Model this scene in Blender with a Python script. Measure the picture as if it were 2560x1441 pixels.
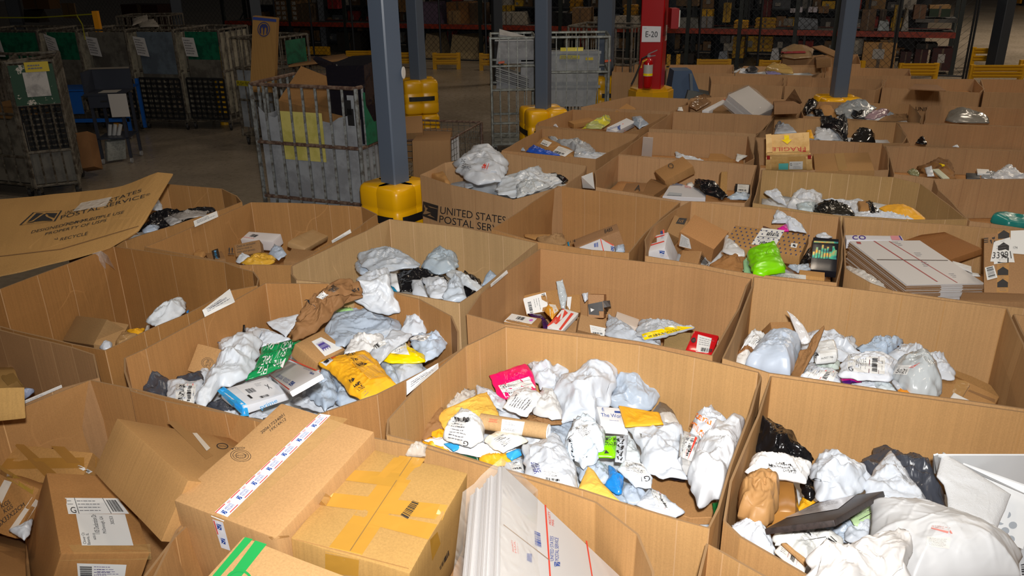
import bpy, bmesh, math, random
import numpy as np
from mathutils import Vector, Matrix, noise
from mathutils.bvhtree import BVHTree
random.seed(7); rng = np.random.default_rng(7)
for o in list(bpy.data.objects): bpy.data.objects.remove(o)
S = bpy.context.scene; COL = S.collection
# ---------------------------------------------------------------- camera, world, lights, exposure
CAMH, FPX, PITCH, ROLL = 2.9, 2050.0, math.radians(22.2), math.radians(-0.9)
_c, _s = math.cos(ROLL), math.sin(ROLL)
_R = np.array([1.0, 0, 0]); _U = np.array([0, math.sin(PITCH), math.cos(PITCH)]); FW = np.array([0, math.cos(PITCH), -math.sin(PITCH)])
CR = _c*_R + _s*_U; CU = _c*_U - _s*_R; EYE = np.array([0, 0, CAMH])
cam = bpy.data.cameras.new('camera'); camo = bpy.data.objects.new('camera', cam); COL.objects.link(camo)
cam.sensor_fit = 'HORIZONTAL'; cam.sensor_width = 36; cam.lens = 36*FPX/2560; cam.clip_end = 200; cam.clip_start = .05
mw = Matrix.Identity(4)
for i in range(3):
    mw[i][0] = CR[i]; mw[i][1] = CU[i]; mw[i][2] = -FW[i]; mw[i][3] = EYE[i]
camo.matrix_world = mw; S.camera = camo
W = bpy.data.worlds.new('warehouse_air'); S.world = W; W.use_nodes = True
W.node_tree.nodes['Background'].inputs[0].default_value = (.50, .46, .42, 1); W.node_tree.nodes['Background'].inputs[1].default_value = .016
S.view_settings.view_transform = 'Standard'; S.view_settings.look = 'None'; S.view_settings.exposure = 0; S.view_settings.gamma = 1
S.view_settings.use_curve_mapping = False
def lamp(name, kind, loc, target, energy, color, **kw):
    l = bpy.data.lights.new(name, kind); l.energy = energy; l.color = color
    for k, v in kw.items(): setattr(l, k, v)
    o = bpy.data.objects.new(name, l); COL.objects.link(o); o.location = loc
    o.rotation_euler = (Vector(target)-Vector(loc)).to_track_quat('-Z', 'Y').to_euler(); return o
lamp('camera_flash', 'SPOT', (.06, -.05, 3.16), (.35, 8.5, 1.0), 1080, (1, .98, .95), spot_size=math.radians(104), spot_blend=1.0, shadow_soft_size=.05)
for i, (x, y, e) in enumerate([(-7, 9, 40), (2, 8, 150), (9, 9, 210), (-6, 20, 22), (2, 21, 130), (12, 17, 260), (21, 25, 1500), (4, 34, 150), (-3, 2, 60), (5, 2, 80)]):
    lamp('ceiling_lamp', 'AREA', (x, y, 8.5), (x, y, 0), e, (1, .84, .66), shape='RECTANGLE', size=1.4, size_y=.6)
# ---------------------------------------------------------------- pixels to world
CX, CY, CS = 0.0, 0.0, 1.0
def crop(x=0, y=0, s=1.0):
    global CX, CY, CS
    CX, CY, CS = x, y, s
def px(p): return (CX+p[0]/CS, CY+p[1]/CS)
def ray(x, y):
    d = (x-1280)/FPX*CR - (y-720.5)/FPX*CU + FW
    return d
def bp(x, y, z):                      # full-frame pixel on the horizontal plane at height z
    d = ray(x, y); return EYE + (z-CAMH)/d[2]*d
def bpy_(x, y, Y):                    # full-frame pixel on the upright plane world y = Y
    d = ray(x, y); return EYE + Y/d[1]*d
def onpl(x, y, p0, n):
    d = ray(x, y); return EYE + np.dot(p0-EYE, n)/np.dot(d, n)*d
def proj(P):
    d = np.atleast_2d(P)-EYE; z = d@FW
    return np.stack([1280+FPX*(d@CR)/z, 720.5-FPX*(d@CU)/z], 1)
# ---------------------------------------------------------------- materials
MATS = {}
def newmat(name):
    m = bpy.data.materials.new(name); m.use_nodes = True; nt = m.node_tree
    return m, nt, nt.nodes['Principled BSDF']
def N(nt, t, **kw):
    n = nt.nodes.new(t)
    for k, v in kw.items():
        if k.startswith('i_'): n.inputs[k[2:].replace('_', ' ')].default_value = v
        else: setattr(n, k, v)
    return n
def mix(nt, fac, a, b, mode='MIX'):
    m = nt.nodes.new('ShaderNodeMix'); m.data_type = 'RGBA'; m.blend_type = mode
    for s_, v in ((0, fac), (6, a), (7, b)):
        if hasattr(v, 'is_output'): nt.links.new(v, m.inputs[s_])
        else: m.inputs[s_].default_value = v if s_ == 0 else (*v[:3], 1)
    return m.outputs[2]
def ramp(nt, src, a, b, ca=(0, 0, 0), cb=(1, 1, 1)):
    r = nt.nodes.new('ShaderNodeValToRGB'); nt.links.new(src, r.inputs[0])
    r.color_ramp.elements[0].position = a; r.color_ramp.elements[1].position = b
    r.color_ramp.elements[0].color = (*ca, 1); r.color_ramp.elements[1].color = (*cb, 1); return r.outputs[0]
def bump(nt, bs, h, strength, dist=.01):
    b = nt.nodes.new('ShaderNodeBump'); b.inputs['Strength'].default_value = strength; b.inputs['Distance'].default_value = dist
    nt.links.new(h, b.inputs['Height']); nt.links.new(b.outputs[0], bs.inputs['Normal'])
def lin(h):
    if isinstance(h, str):
        h = h.lstrip('#'); v = [int(h[i:i+2], 16)/255 for i in (0, 2, 4)]
    else: v = [c/255 for c in h]
    return tuple(c/12.92 if c <= .04045 else ((c+.055)/1.055)**2.4 for c in v)
def plain(hexc, rough=.5, metal=0, spec=.5, emit=0):
    k = ('plain', hexc, rough, metal, spec, emit)
    if k in MATS: return MATS[k]
    m, nt, b = newmat('paint'); b.inputs['Base Color'].default_value = (*lin(hexc), 1)
    b.inputs['Roughness'].default_value = rough; b.inputs['Metallic'].default_value = metal; b.inputs['Specular IOR Level'].default_value = spec
    if emit: b.inputs['Emission Color'].default_value = (*lin(hexc), 1); b.inputs['Emission Strength'].default_value = emit
    MATS[k] = m; return m
def cardboard(hexc='b98d5e', uv=False, cracks=0.0):
    k = ('cb', hexc, uv, cracks)
    if k in MATS: return MATS[k]
    m, nt, b = newmat('cardboard'); tc = N(nt, 'ShaderNodeTexCoord'); L = nt.links.new
    co = tc.outputs['UV'] if uv else tc.outputs['Object']
    c = lin(hexc)
    n1 = N(nt, 'ShaderNodeTexNoise', i_Scale=2.3, i_Detail=4); L(tc.outputs['Object'], n1.inputs['Vector'])
    n2 = N(nt, 'ShaderNodeTexNoise', i_Scale=190, i_Detail=2); L(tc.outputs['Object'], n2.inputs['Vector'])
    col = mix(nt, ramp(nt, n1.outputs[0], .35, .7), tuple(x*.90 for x in c), tuple(min(1, x*1.07) for x in c))
    col = mix(nt, .30, col, ramp(nt, n2.outputs[0], .3, .7, tuple(x*.72 for x in c), tuple(min(1, x*1.25) for x in c)))
    mp = N(nt, 'ShaderNodeMapping'); L(co, mp.inputs[0]); mp.inputs['Scale'].default_value = (120, 120, .6) if not uv else (120, .6, 1)
    w = N(nt, 'ShaderNodeTexNoise', i_Scale=1.0, i_Detail=1); L(mp.outputs[0], w.inputs['Vector'])
    col = mix(nt, .22, col, ramp(nt, w.outputs[0], .35, .65, tuple(x*.78 for x in c), tuple(min(1, x*1.2) for x in c)))
    if cracks:
        n3 = N(nt, 'ShaderNodeTexNoise', i_Scale=2.0, i_Detail=2); L(tc.outputs['Object'], n3.inputs['Vector'])
        vm = N(nt, 'ShaderNodeMixRGB'); vm.inputs[0].default_value = .25; L(tc.outputs['Object'], vm.inputs[1]); L(n3.outputs['Color'], vm.inputs[2])
        v = N(nt, 'ShaderNodeTexVoronoi', feature='DISTANCE_TO_EDGE', i_Scale=2.4); L(vm.outputs[0], v.inputs['Vector'])
        cr = ramp(nt, v.outputs['Distance'], .002, .008, (1, 1, 1), (0, 0, 0))
        n4 = N(nt, 'ShaderNodeTexNoise', i_Scale=3.1, i_Detail=1); L(tc.outputs['Object'], n4.inputs['Vector'])
        mk = mix(nt, 1, cr, ramp(nt, n4.outputs[0], .50, .60), 'MULTIPLY')
        mk = mix(nt, 1, mk, (cracks,)*3, 'MULTIPLY')
        col = mix(nt, mk, col, tuple(min(1, x*1.55+.02) for x in c))
    L(col, b.inputs['Base Color']); b.inputs['Roughness'].default_value = .78; b.inputs['Specular IOR Level'].default_value = .25
    bump(nt, b, w.outputs[0], .12, .002)
    MATS[k] = m; return m
def poly(hexc='dfe6ee', rough=.3, bs=.35, spec=.5, scale=14, hex2=None):
    k = ('poly', hexc, rough, bs, spec, scale, hex2)
    if k in MATS: return MATS[k]
    m, nt, b = newmat('poly_film'); bs *= 1.6; tc = N(nt, 'ShaderNodeTexCoord'); L = nt.links.new
    n0 = N(nt, 'ShaderNodeTexNoise', i_Scale=scale*.35, i_Detail=2); L(tc.outputs['Object'], n0.inputs['Vector'])
    vm = N(nt, 'ShaderNodeMixRGB'); vm.inputs[0].default_value = .35; L(tc.outputs['Object'], vm.inputs[1]); L(n0.outputs['Color'], vm.inputs[2])
    n1 = N(nt, 'ShaderNodeTexNoise', i_Scale=scale, i_Detail=5, i_Roughness=.62); n1.noise_type = 'RIDGED_MULTIFRACTAL'; n1.inputs['Lacunarity'].default_value = 2.6; L(vm.outputs[0], n1.inputs['Vector'])
    c = lin(hexc)
    if hex2:
        n5 = N(nt, 'ShaderNodeTexNoise', i_Scale=6.0, i_Detail=1); L(tc.outputs['Object'], n5.inputs['Vector'])
        L(mix(nt, ramp(nt, n5.outputs[0], .49, .51), c, lin(hex2)), b.inputs['Base Color'])
    else: b.inputs['Base Color'].default_value = (*c, 1)
    b.inputs['Roughness'].default_value = rough; b.inputs['Specular IOR Level'].default_value = spec
    bump(nt, b, n1.outputs[0], bs, .006)
    MATS[k] = m; return m
def clear(alpha=.35, hexc='e8e4dc', rough=.12):
    k = ('clear', alpha, hexc, rough)
    if k in MATS: return MATS[k]
    m, nt, b = newmat('clear_film'); tc = N(nt, 'ShaderNodeTexCoord'); L = nt.links.new
    n1 = N(nt, 'ShaderNodeTexNoise', i_Scale=22, i_Detail=4, i_Roughness=.6); n1.noise_type = 'RIDGED_MULTIFRACTAL'; L(tc.outputs['Object'], n1.inputs['Vector'])
    b.inputs['Base Color'].default_value = (*lin(hexc), 1); b.inputs['Roughness'].default_value = rough
    b.inputs['Alpha'].default_value = alpha
    bump(nt, b, n1.outputs[0], .8, .01); MATS[k] = m; return m
def speck(hexc, hex2, scale=30, rough=.5, lo=.45, hi=.6, metal=0, bs=0):
    k = ('speck', hexc, hex2, scale, rough, lo, hi, metal)
    if k in MATS: return MATS[k]
    m, nt, b = newmat('worn_paint'); tc = N(nt, 'ShaderNodeTexCoord'); L = nt.links.new
    n1 = N(nt, 'ShaderNodeTexNoise', i_Scale=scale, i_Detail=5, i_Roughness=.65); L(tc.outputs['Object'], n1.inputs['Vector'])
    L(mix(nt, ramp(nt, n1.outputs[0], lo, hi), lin(hexc), lin(hex2)), b.inputs['Base Color'])
    b.inputs['Roughness'].default_value = rough; b.inputs['Metallic'].default_value = metal
    if bs: bump(nt, b, n1.outputs[0], bs, .005)
    MATS[k] = m; return m
WHITE = plain('dcdcda', .55); INK = plain('232225', .6); INKL = plain('6c6c70', .6); RED = plain('d8402f', .5); BLUE = plain('2c4f9e', .5); GREEN = plain('1f9a48', .5)
# ---------------------------------------------------------------- objects
def tag(o, label=None, cat=None, group=None, kind=None):
    if label: o['label'] = label
    if cat: o['category'] = cat
    if group: o['group'] = group
    if kind: o['kind'] = kind
    return o
def mkobj(name, V, F, mats, parent=None, mi=None, smooth=False, loc=None, uv=None, mtx=None):
    me = bpy.data.meshes.new(name); V = np.asarray(V, float)
    if mtx is None:
        if loc is None: loc = V.mean(0) if len(V) else np.zeros(3)
        me.from_pydata((V-np.asarray(loc)).tolist(), [], F)
    else: me.from_pydata(V.tolist(), [], F)
    if not isinstance(mats, (list, tuple)): mats = [mats]
    for m in mats: me.materials.append(m)
    if mi is not None: me.polygons.foreach_set('material_index', mi)
    if smooth: me.polygons.foreach_set('use_smooth', [True]*len(me.polygons))
    if uv is not None:
        ul = me.uv_layers.new(name='UVMap'); li = [0]*len(me.loops); me.loops.foreach_get('vertex_index', li)
        uvv = np.asarray(uv)[li]; ul.data.foreach_set('uv', uvv.ravel())
    me.update()
    o = bpy.data.objects.new(name, me); COL.objects.link(o)
    if mtx is None: o.location = loc
    else: o.matrix_world = mtx
    if parent is not None: adopt(o, parent)
    return o
MW = {}
def world(o):
    m = o.matrix_basis.copy(); p = o.parent
    while p: m = p.matrix_basis @ m; p = p.parent
    return m
def adopt(o, parent):
    w = o.matrix_basis.copy(); o.parent = parent; o.matrix_basis = world(parent).inverted() @ w
def empty(name, loc, label, cat, group=None):
    o = bpy.data.objects.new(name, None); COL.objects.link(o); o.location = loc; o.empty_display_size = .1
    return tag(o, label, cat, group)
class MB:
    def __init__(s): s.V = []; s.F = []; s.M = []
    def add(s, V, F, m=0):
        b = len(s.V); s.V += [tuple(map(float, v)) for v in V]; s.F += [tuple(i+b for i in f) for f in F]; s.M += [m]*len(F); return s
    def hexa(s, c, m=0):               # 8 corners: bottom 4 then top 4, same winding
        return s.add(c, [(3, 2, 1, 0), (4, 5, 6, 7), (0, 1, 5, 4), (1, 2, 6, 5), (2, 3, 7, 6), (3, 0, 4, 7)], m)
    def box(s, x0, y0, z0, x1, y1, z1, m=0):
        return s.hexa([(x0, y0, z0), (x1, y0, z0), (x1, y1, z0), (x0, y1, z0), (x0, y0, z1), (x1, y0, z1), (x1, y1, z1), (x0, y1, z1)], m)
    def obox(s, o, u, v, w, m=0):      # corner + three edge vectors
        o, u, v, w = map(np.asarray, (o, u, v, w)); return s.hexa([o, o+u, o+u+v, o+v, o+w, o+u+w, o+u+v+w, o+v+w], m)
    def tube(s, pts, r, n=6, m=0, closed=False):
        pts = [np.asarray(p, float) for p in pts]; k = len(pts); V = []
        for i, p in enumerate(pts):
            a = pts[i-1] if (i or closed) else pts[0]; b = pts[(i+1) % k] if (i < k-1 or closed) else pts[-1]
            d = (b-a)/(np.linalg.norm(b-a)+1e-9); up = np.array([0, 0, 1.]) if abs(d[2]) < .9 else np.array([1., 0, 0])
            e = np.cross(d, up); e = e/np.linalg.norm(e); f = np.cross(e, d)
            for j in range(n):
                t = 2*math.pi*(j+.5)/n; V.append(p+r*(math.cos(t)*e+math.sin(t)*f))
        F = []
        for i in range(k if closed else k-1):
            for j in range(n):
                a0, b0 = i*n+j, i*n+(j+1) % n; a1, b1 = ((i+1) % k)*n+j, ((i+1) % k)*n+(j+1) % n; F.append((a0, b0, b1, a1))
        if not closed: F += [tuple(range(n))[::-1], tuple((k-1)*n+j for j in range(n))]
        return s.add(V, F, m)
    def lathe(s, c, prof, n=16, m=0, ax=(0, 0, 1)):   # prof: (radius, height) list
        ax = np.array(ax, float); ax = ax/ np.linalg.norm(ax); e = np.cross(ax, (0, 1, 0) if abs(ax[1]) < .9 else (1, 0, 0)).astype(float); e = e/np.linalg.norm(e); f = np.cross(ax, e)
        V = [np.asarray(c)+h*ax+r*(math.cos(2*math.pi*j/n)*e+math.sin(2*math.pi*j/n)*f) for r, h in prof for j in range(n)]
        F = [(i*n+j, i*n+(j+1) % n, (i+1)*n+(j+1) % n, (i+1)*n+j) for i in range(len(prof)-1) for j in range(n)]
        F += [tuple(range(n))[::-1], tuple((len(prof)-1)*n+j for j in range(n))]; return s.add(V, F, m)
    def prism(s, poly, z0, z1, m=0):
        n = len(poly); V = [(x, y, z0) for x, y in poly]+[(x, y, z1) for x, y in poly]
        return s.add(V, [tuple(range(n))[::-1], tuple(range(n, 2*n))]+[(i, (i+1) % n, n+(i+1) % n, n+i) for i in range(n)], m)
    def build(s, name, mats, parent=None, smooth=False, loc=None):
        return mkobj(name, s.V, s.F, mats, parent, s.M, smooth, loc)
# numpy gradient noise
_perm = rng.permutation(512); _ang = rng.random(512)*2*math.pi
def pn(x, y, seed=0):
    x = x+seed*17.13; y = y+seed*5.71; xi = np.floor(x).astype(int); yi = np.floor(y).astype(int); xf = x-xi; yf = y-yi
    def g(ix, iy, dx, dy):
        a = _ang[_perm[(_perm[ix & 511]+iy) & 511]]; return np.cos(a)*dx+np.sin(a)*dy
    u = xf*xf*xf*(xf*(xf*6-15)+10); v = yf*yf*yf*(yf*(yf*6-15)+10)
    a = g(xi, yi, xf, yf)*(1-u)+g(xi+1, yi, xf-1, yf)*u; b = g(xi, yi+1, xf, yf-1)*(1-u)+g(xi+1, yi+1, xf-1, yf-1)*u
    return (a*(1-v)+b*v)*1.4
def cell(x, y, seed=0):                # distance to the nearest scattered point: crumpled-sheet facets
    x = x+seed*13.7; y = y+seed*7.3; xi = np.floor(x).astype(int); yi = np.floor(y).astype(int); b = np.full(x.shape, 9.)
    for dx in (-1, 0, 1):
        for dy in (-1, 0, 1):
            k = _perm[(_perm[(xi+dx) & 511]+yi+dy) & 511]; a = _ang[k]; px_ = xi+dx+.5+.48*np.cos(a); py_ = yi+dy+.5+.48*np.sin(a*1.7+k); b = np.minimum(b, np.hypot(px_-x, py_-y))
    return b
# ---------------------------------------------------------------- text and flat print laid on a surface
_TX = {}
def text_mesh(t):
    if t in _TX: return _TX[t]
    cu = bpy.data.curves.new('t', 'FONT'); cu.body = t; cu.resolution_u = 3; ob = bpy.data.objects.new('t', cu); COL.objects.link(ob)
    me = bpy.data.meshes.new_from_object(ob); V = np.array([v.co[:2] for v in me.vertices]) if len(me.vertices) else np.zeros((3, 2)); F = [tuple(p.vertices) for p in me.polygons]
    lo = V.min(0); hi = V.max(0); V = (V-lo)/(hi-lo+1e-9); r = (V, F, (hi-lo)[0]/((hi-lo)[1]+1e-9))
    bpy.data.objects.remove(ob); bpy.data.curves.remove(cu); bpy.data.meshes.remove(me); _TX[t] = r; return r
class Surf:
    """rays from the lens dropped on a thing's own mesh: where a pixel of the photograph lies on it"""
    def __init__(s, objs):
        s.root = objs[0]; s.tr = []
        for o in objs:
            m = world(o); V = [m @ v.co for v in o.data.vertices]; s.tr.append(BVHTree.FromPolygons(V, [tuple(p.vertices) for p in o.data.polygons]))
        s.last = None
    def hit(s, x, y, off):
        d = ray(x, y); d = Vector(d/np.linalg.norm(d)); best = None
        for t in s.tr:
            h = t.ray_cast(Vector(EYE), d)
            if h[0] is not None and (best is None or h[3] < best[3]): best = h
        if best is None:
            if s.last is None: return None
            p, n = s.last; k = (p-Vector(EYE)).dot(n)/d.dot(n); return Vector(EYE)+k*d+off*n
        n = best[1] if best[1].dot(d) < 0 else -best[1]
        s.last = (best[0], n); return best[0]+off*n
def quad_px(q, u, v):                 # q: four pixels, (0,0) (1,0) (1,1) (0,1); v runs downwards
    q = np.asarray(q, float); return (q[0]*(1-u)+q[1]*u)*(1-v)+(q[3]*(1-u)+q[2]*u)*v
class Decal:
    def __init__(s, surf, quad, off=.0012): s.S = surf; s.q = [px(p) for p in quad]; s.off = off; s.parts = {}; x, y = quad_px(s.q, .5, .5); s.S.hit(x, y, 0)
    def pt(s, u, v, k=0):
        x, y = quad_px(s.q, u, v); h = s.S.hit(x, y, s.off*(1+k)); return h if h is not None else Vector(bp(x, y, 1))
    def size(s):
        a, b, c = s.pt(.05, .5), s.pt(.95, .5), None; w = (b-a).length/.9; a, b = s.pt(.5, .05), s.pt(.5, .95); return max(w, 1e-3), max((b-a).length/.9, 1e-3)
    def sheet(s, name, mat, n=6, m=6, parent=None, jag=0):
        V = []; 
        for j in range(m+1):
            for i in range(n+1):
                u, v = i/n, j/m
                if jag and (i in (0, n) or j in (0, m)): u += random.uniform(-jag, jag); v += random.uniform(-jag, jag)
                V.append(s.pt(u, v))
        F = [(j*(n+1)+i, (j+1)*(n+1)+i, (j+1)*(n+1)+i+1, j*(n+1)+i+1) for j in range(m) for i in range(n)]
        s.o = mkobj(name, V, F, mat, parent or s.S.root); return s.o
    def rect(s, u0, v0, u1, v1, mat=0, k=1, n=1):
        L = s.parts.setdefault(mat, MB()); V = []
        for i in range(n+1):
            u = u0+(u1-u0)*i/n; V += [s.pt(u, v0, k), s.pt(u, v1, k)]
        L.add(V, [(2*i, 2*i+1, 2*i+3, 2*i+2) for i in range(n)])
    def text(s, t, u0, v0, u1, v1, mat=0, k=1, rot=0, fit=False):
        V, F, asp = text_mesh(t); L = s.parts.setdefault(mat, MB()); V = V.copy()
        if rot == 90: V = np.stack([1-V[:, 1], V[:, 0]], 1)
        if rot == 180: V = 1-V
        if rot == 270: V = np.stack([V[:, 1], 1-V[:, 0]], 1)
        L.add([s.pt(u0+(u1-u0)*a, v1+(v0-v1)*b, k) for a, b in V], F)
    def poly(s, pts, mat=0, k=1): s.parts.setdefault(mat, MB()).add([s.pt(u, v, k) for u, v in pts], [tuple(range(len(pts)))])
    def barcode(s, u0, v0, u1, v1, n=16, vert=True, mat=0):
        r = random.Random(n+int(u0*100)); t = 0; seg = []
        while t < 1: w = r.choice([.5, 1, 1, 2, 2.6])/n/2.4; seg.append((t, min(1, t+w))); t += w+r.choice([.5, 1, 1.5])/n/2.4
        for a, b in seg:
            if vert: s.rect(u0+(u1-u0)*a, v0, u0+(u1-u0)*b, v1, mat)
            else: s.rect(u0, v0+(v1-v0)*a, u1, v0+(v1-v0)*b, mat)
    def lines(s, u0, v0, u1, v1, n=4, th=.2, mat=5, vert=False):
        r = random.Random(int(u0*1000+v0*77+n))
        for i in range(n):
            t = 0; a = (i+.5-th/2)/n; b = (i+.5+th/2)/n; end = r.uniform(.55, 1)
            while t < end:
                w = r.uniform(.06, .2)
                if vert: s.rect(u0+(u1-u0)*a, v0+(v1-v0)*t, u0+(u1-u0)*b, v0+(v1-v0)*min(end, t+w), mat)
                else: s.rect(u0+(u1-u0)*t, v0+(v1-v0)*a, u0+(u1-u0)*min(end, t+w), v0+(v1-v0)*b, mat)
                t += w+.03
    def eagle(s, u0, v0, u1, v1, mat=0, bg=None):
        f = lambda pts: [(u0+(u1-u0)*a, v0+(v1-v0)*b) for a, b in pts]
        s.poly(f([(0, .0), (.03, .0), (.12, .28), (.0, .28)]), mat)
        s.poly(f([(.10, 0), (1, 0), (.93, .36), (.80, .26), (.55, .22), (.22, .14)]), mat)
        s.poly(f([(.05, .22), (.30, .26), (.62, .34), (.84, .40), (.86, .50), (.70, .50), (.50, .62), (.18, .90), (.02, 1), (-.06, 1), (.06, .6)]), mat)
        s.poly(f([(.93, .42), (.90, .60), (.60, .66), (.30, .96), (.26, 1), (.82, 1)]), mat)
    def done(s, parent=None, name='print'):
        P = parent or getattr(s, 'o', None) or s.S.root
        if not s.parts: return
        ks = list(s.parts); M = MB()
        for i, k in enumerate(ks): M.add(s.parts[k].V, s.parts[k].F, i)
        mt = {5: INKL, 0: INK, 1: RED, 2: BLUE, 3: WHITE, 4: GREEN}
        o = M.build(name, [mt.get(k, k) if not isinstance(k, int) else mt[k] for k in ks], None)
        # two levels at most below the thing
        d = 0; q = P
        while q.parent: q = q.parent; d += 1
        adopt(o, P if d < 2 else P.parent); return o
def shiplabel(surf, quad, letter='G', off=.0012, style=0, n=5, mat=None, name='shipping_label'):
    d = Decal(surf, quad, off); d.sheet(name, mat or WHITE, n, n)
    if style == 0:      # landscape: letter top left
        if letter: d.text(letter, .03, .04, .17, .26)
        d.rect(.0, .29, 1, .305, n=4); d.rect(.19, 0, .2, .29); d.lines(.24, .03, .9, .26, 3); d.lines(.04, .34, .6, .6, 4); d.rect(0, .62, 1, .64, n=4)
        d.barcode(.15, .7, .75, .86, 20); d.lines(.2, .91, .8, .98, 1)
    elif style == 1:    # rotated: letter at lower left, bars at right
        if letter: d.text(letter, .02, .72, .16, .95, rot=90)
        d.lines(.03, .05, .14, .6, 2, vert=True); d.rect(.17, 0, .18, 1); d.lines(.2, .1, .5, .9, 6, vert=True); d.rect(.56, 0, .575, 1, 1); d.rect(.83, 0, .845, 1, 1)
        d.barcode(.62, .1, .78, .9, 18, vert=False); d.lines(.87, .2, .95, .8, 1, vert=True)
    elif style == 2:    # plain address label
        d.lines(.08, .12, .75, .55, 4); d.barcode(.1, .68, .8, .88, 16)
    elif style == 3:
        d.lines(.06, .1, .94, .9, 7, th=.3)
    d.done(); return d
def tape(surf, quad, mat, n=8, m=2, off=.0008, name='tape_strip'):
    d = Decal(surf, quad, off); return d.sheet(name, mat, n, m)
# ---------------------------------------------------------------- generic shapes of this scene
def poly_r(P, pts):                   # radius fraction of each point inside the star-shaped polygon round the origin
    x, y = pts[:, 0], pts[:, 1]; rr = np.hypot(x, y)+1e-9; dx, dy = x/rr, y/rr; R = np.full(len(pts), 1e9)
    n = len(P)
    for i in range(n):
        a, b = P[i], P[(i+1) % n]; e = b-a; den = dx*e[1]-dy*e[0]; den = np.where(abs(den) < 1e-12, 1e-12, den)
        t = (a[0]*e[1]-a[1]*e[0])/den; u = (a[0]*dy-a[1]*dx)/den
        ok = (t > 0) & (u >= -1e-6) & (u <= 1+1e-6); R = np.where(ok & (t < R), t, R)
    return np.clip(rr/R, 0, 1)
def outline(P, K):
    n = len(P); L = [np.linalg.norm(P[(i+1) % n]-P[i]) for i in range(n)]; T = sum(L); out = []
    for i in range(n):
        k = max(1, int(round(K*L[i]/T)))
        for j in range(k): out.append(P[i]+(P[(i+1) % n]-P[i])*j/k)
    return np.array(out)
def bag(pts, z, h, mat, label, cat='parcel', name='poly_mailer', tilt=(0, 0), wr=1.0, fr=1.0, p=2.2, q=.75, seed=None, group=None, flange=.0, mats=None, ani=None, ed=1.0):
    """soft parcel: outline from the photograph, its own plane, real thickness, folds in geometry"""
    seed = seed if seed is not None else (hash(label) % 97); seed = sum(map(ord, label)) % 97 if label else seed
    pts = [px(a) for a in pts]; A = np.array(pts); x, y = A[:, 0], A[:, 1]; x2, y2 = np.roll(x, -1), np.roll(y, -1); cr = x*y2-x2*y; ar = cr.sum()/2
    cxp = ((x+x2)*cr).sum()/6/ar; cyp = ((y+y2)*cr).sum()/6/ar
    c = bp(cxp, cyp, z); n = np.array([-tilt[0], -tilt[1], 1.0]); n /= np.linalg.norm(n)
    if np.dot(n, EYE-c) < 0: n = -n
    e1 = np.array([1., 0, tilt[0]]); e1 /= np.linalg.norm(e1); e2 = np.cross(n, e1)
    W3 = np.array([onpl(a, b, c, n) for a, b in pts])-c; P = np.stack([W3@e1, W3@e2], 1)
    span_px = max(x.max()-x.min(), y.max()-y.min()); Rg = int(np.clip(span_px/5, 5, 44)); K = int(np.clip(span_px/2.1, 20, 180))
    B = outline(P, K); K = len(B); rs = np.linspace(0, 1, Rg+1)[1:]**.85
    G = (B[None]*rs[:, None, None]).reshape(-1, 2); G = np.vstack([[0, 0], G]); r = np.concatenate([[0], np.repeat(rs, K)])
    sz = math.sqrt(abs(ar))*np.linalg.norm(c-EYE)/FPX
    a0 = (seed*1.7) % math.pi if ani is None else ani; ca, sa = math.cos(a0), math.sin(a0)
    X = (G[:, 0]*ca+G[:, 1]*sa); Y = (-G[:, 0]*sa+G[:, 1]*ca)
    f = fr*3.2/max(sz, .05)*.62
    wx = pn(X*f*.7, Y*f*.7, seed+3)*.5; wy = pn(X*f*.7, Y*f*.7, seed+9)*.5
    rid = 1-np.abs(pn(X*f+wx, Y*f*.45+wy, seed))*2.4; rid2 = cell(X*f*1.35+wy, Y*f*.85+wx, seed+5)*1.9; rid3 = cell(X*f*3.1+wy*2, Y*f*2.3+wx*2, seed+15)*1.6
    RS = random.Random(seed); fold = np.zeros(len(G)); S0 = max(sz, .05)
    for _ in range(7):                 # straight sharp folds, each fading along its length
        a1 = RS.uniform(0, math.pi); o1 = RS.uniform(-.4, .4)*S0; dd = G[:, 0]*math.cos(a1)+G[:, 1]*math.sin(a1)-o1+.02*S0*pn(G[:, 0]*8, G[:, 1]*8, seed+11); tt = -G[:, 0]*math.sin(a1)+G[:, 1]*math.cos(a1)-RS.uniform(-.3, .3)*S0
        fold += RS.choice([-1, 1, 1])*np.maximum(0, 1-np.abs(dd)/(RS.uniform(.08, .2)*S0))*np.maximum(0, 1-np.abs(tt)/(RS.uniform(.3, .6)*S0))
    soft = pn(X*f*.5, Y*f*.5, seed+7)
    thin = np.maximum(0, 1-np.abs(pn(X*f*1.7+wx*3, Y*f*1.1+wy*3, seed+21))*7)+.6*np.maximum(0, 1-np.abs(pn(X*f*4+wy*3, Y*f*2.6+wx*3, seed+27))*6)
    amp = wr*min(.115*sz, .022)
    H = .82*h*np.maximum(0, 1-r**p)**q; fade = np.clip((1-r)*5+.25, 0, 1)
    z_ = H*(1+.35*soft) + (amp*(rid*.28+rid2*.62+rid3*.2-.75+fold*.7)+min(amp, .012)*.45*thin)*fade
    # rim sways, the outline frays a little
    jig = ed*amp*.55*pn(X*f*2+9, Y*f*2, seed+2)*(r > .8)
    G2 = G*(1+jig[:, None]/(sz*.5+1e-6)); top = c+G2@np.stack([e1, e2])+z_[:, None]*n
    bot = c+(G2*.985)@np.stack([e1, e2])+(np.minimum(z_-.003, -.35*H)-.002)[:, None]*n
    nt_ = len(G); V = np.vstack([top, bot]); F = []
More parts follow.
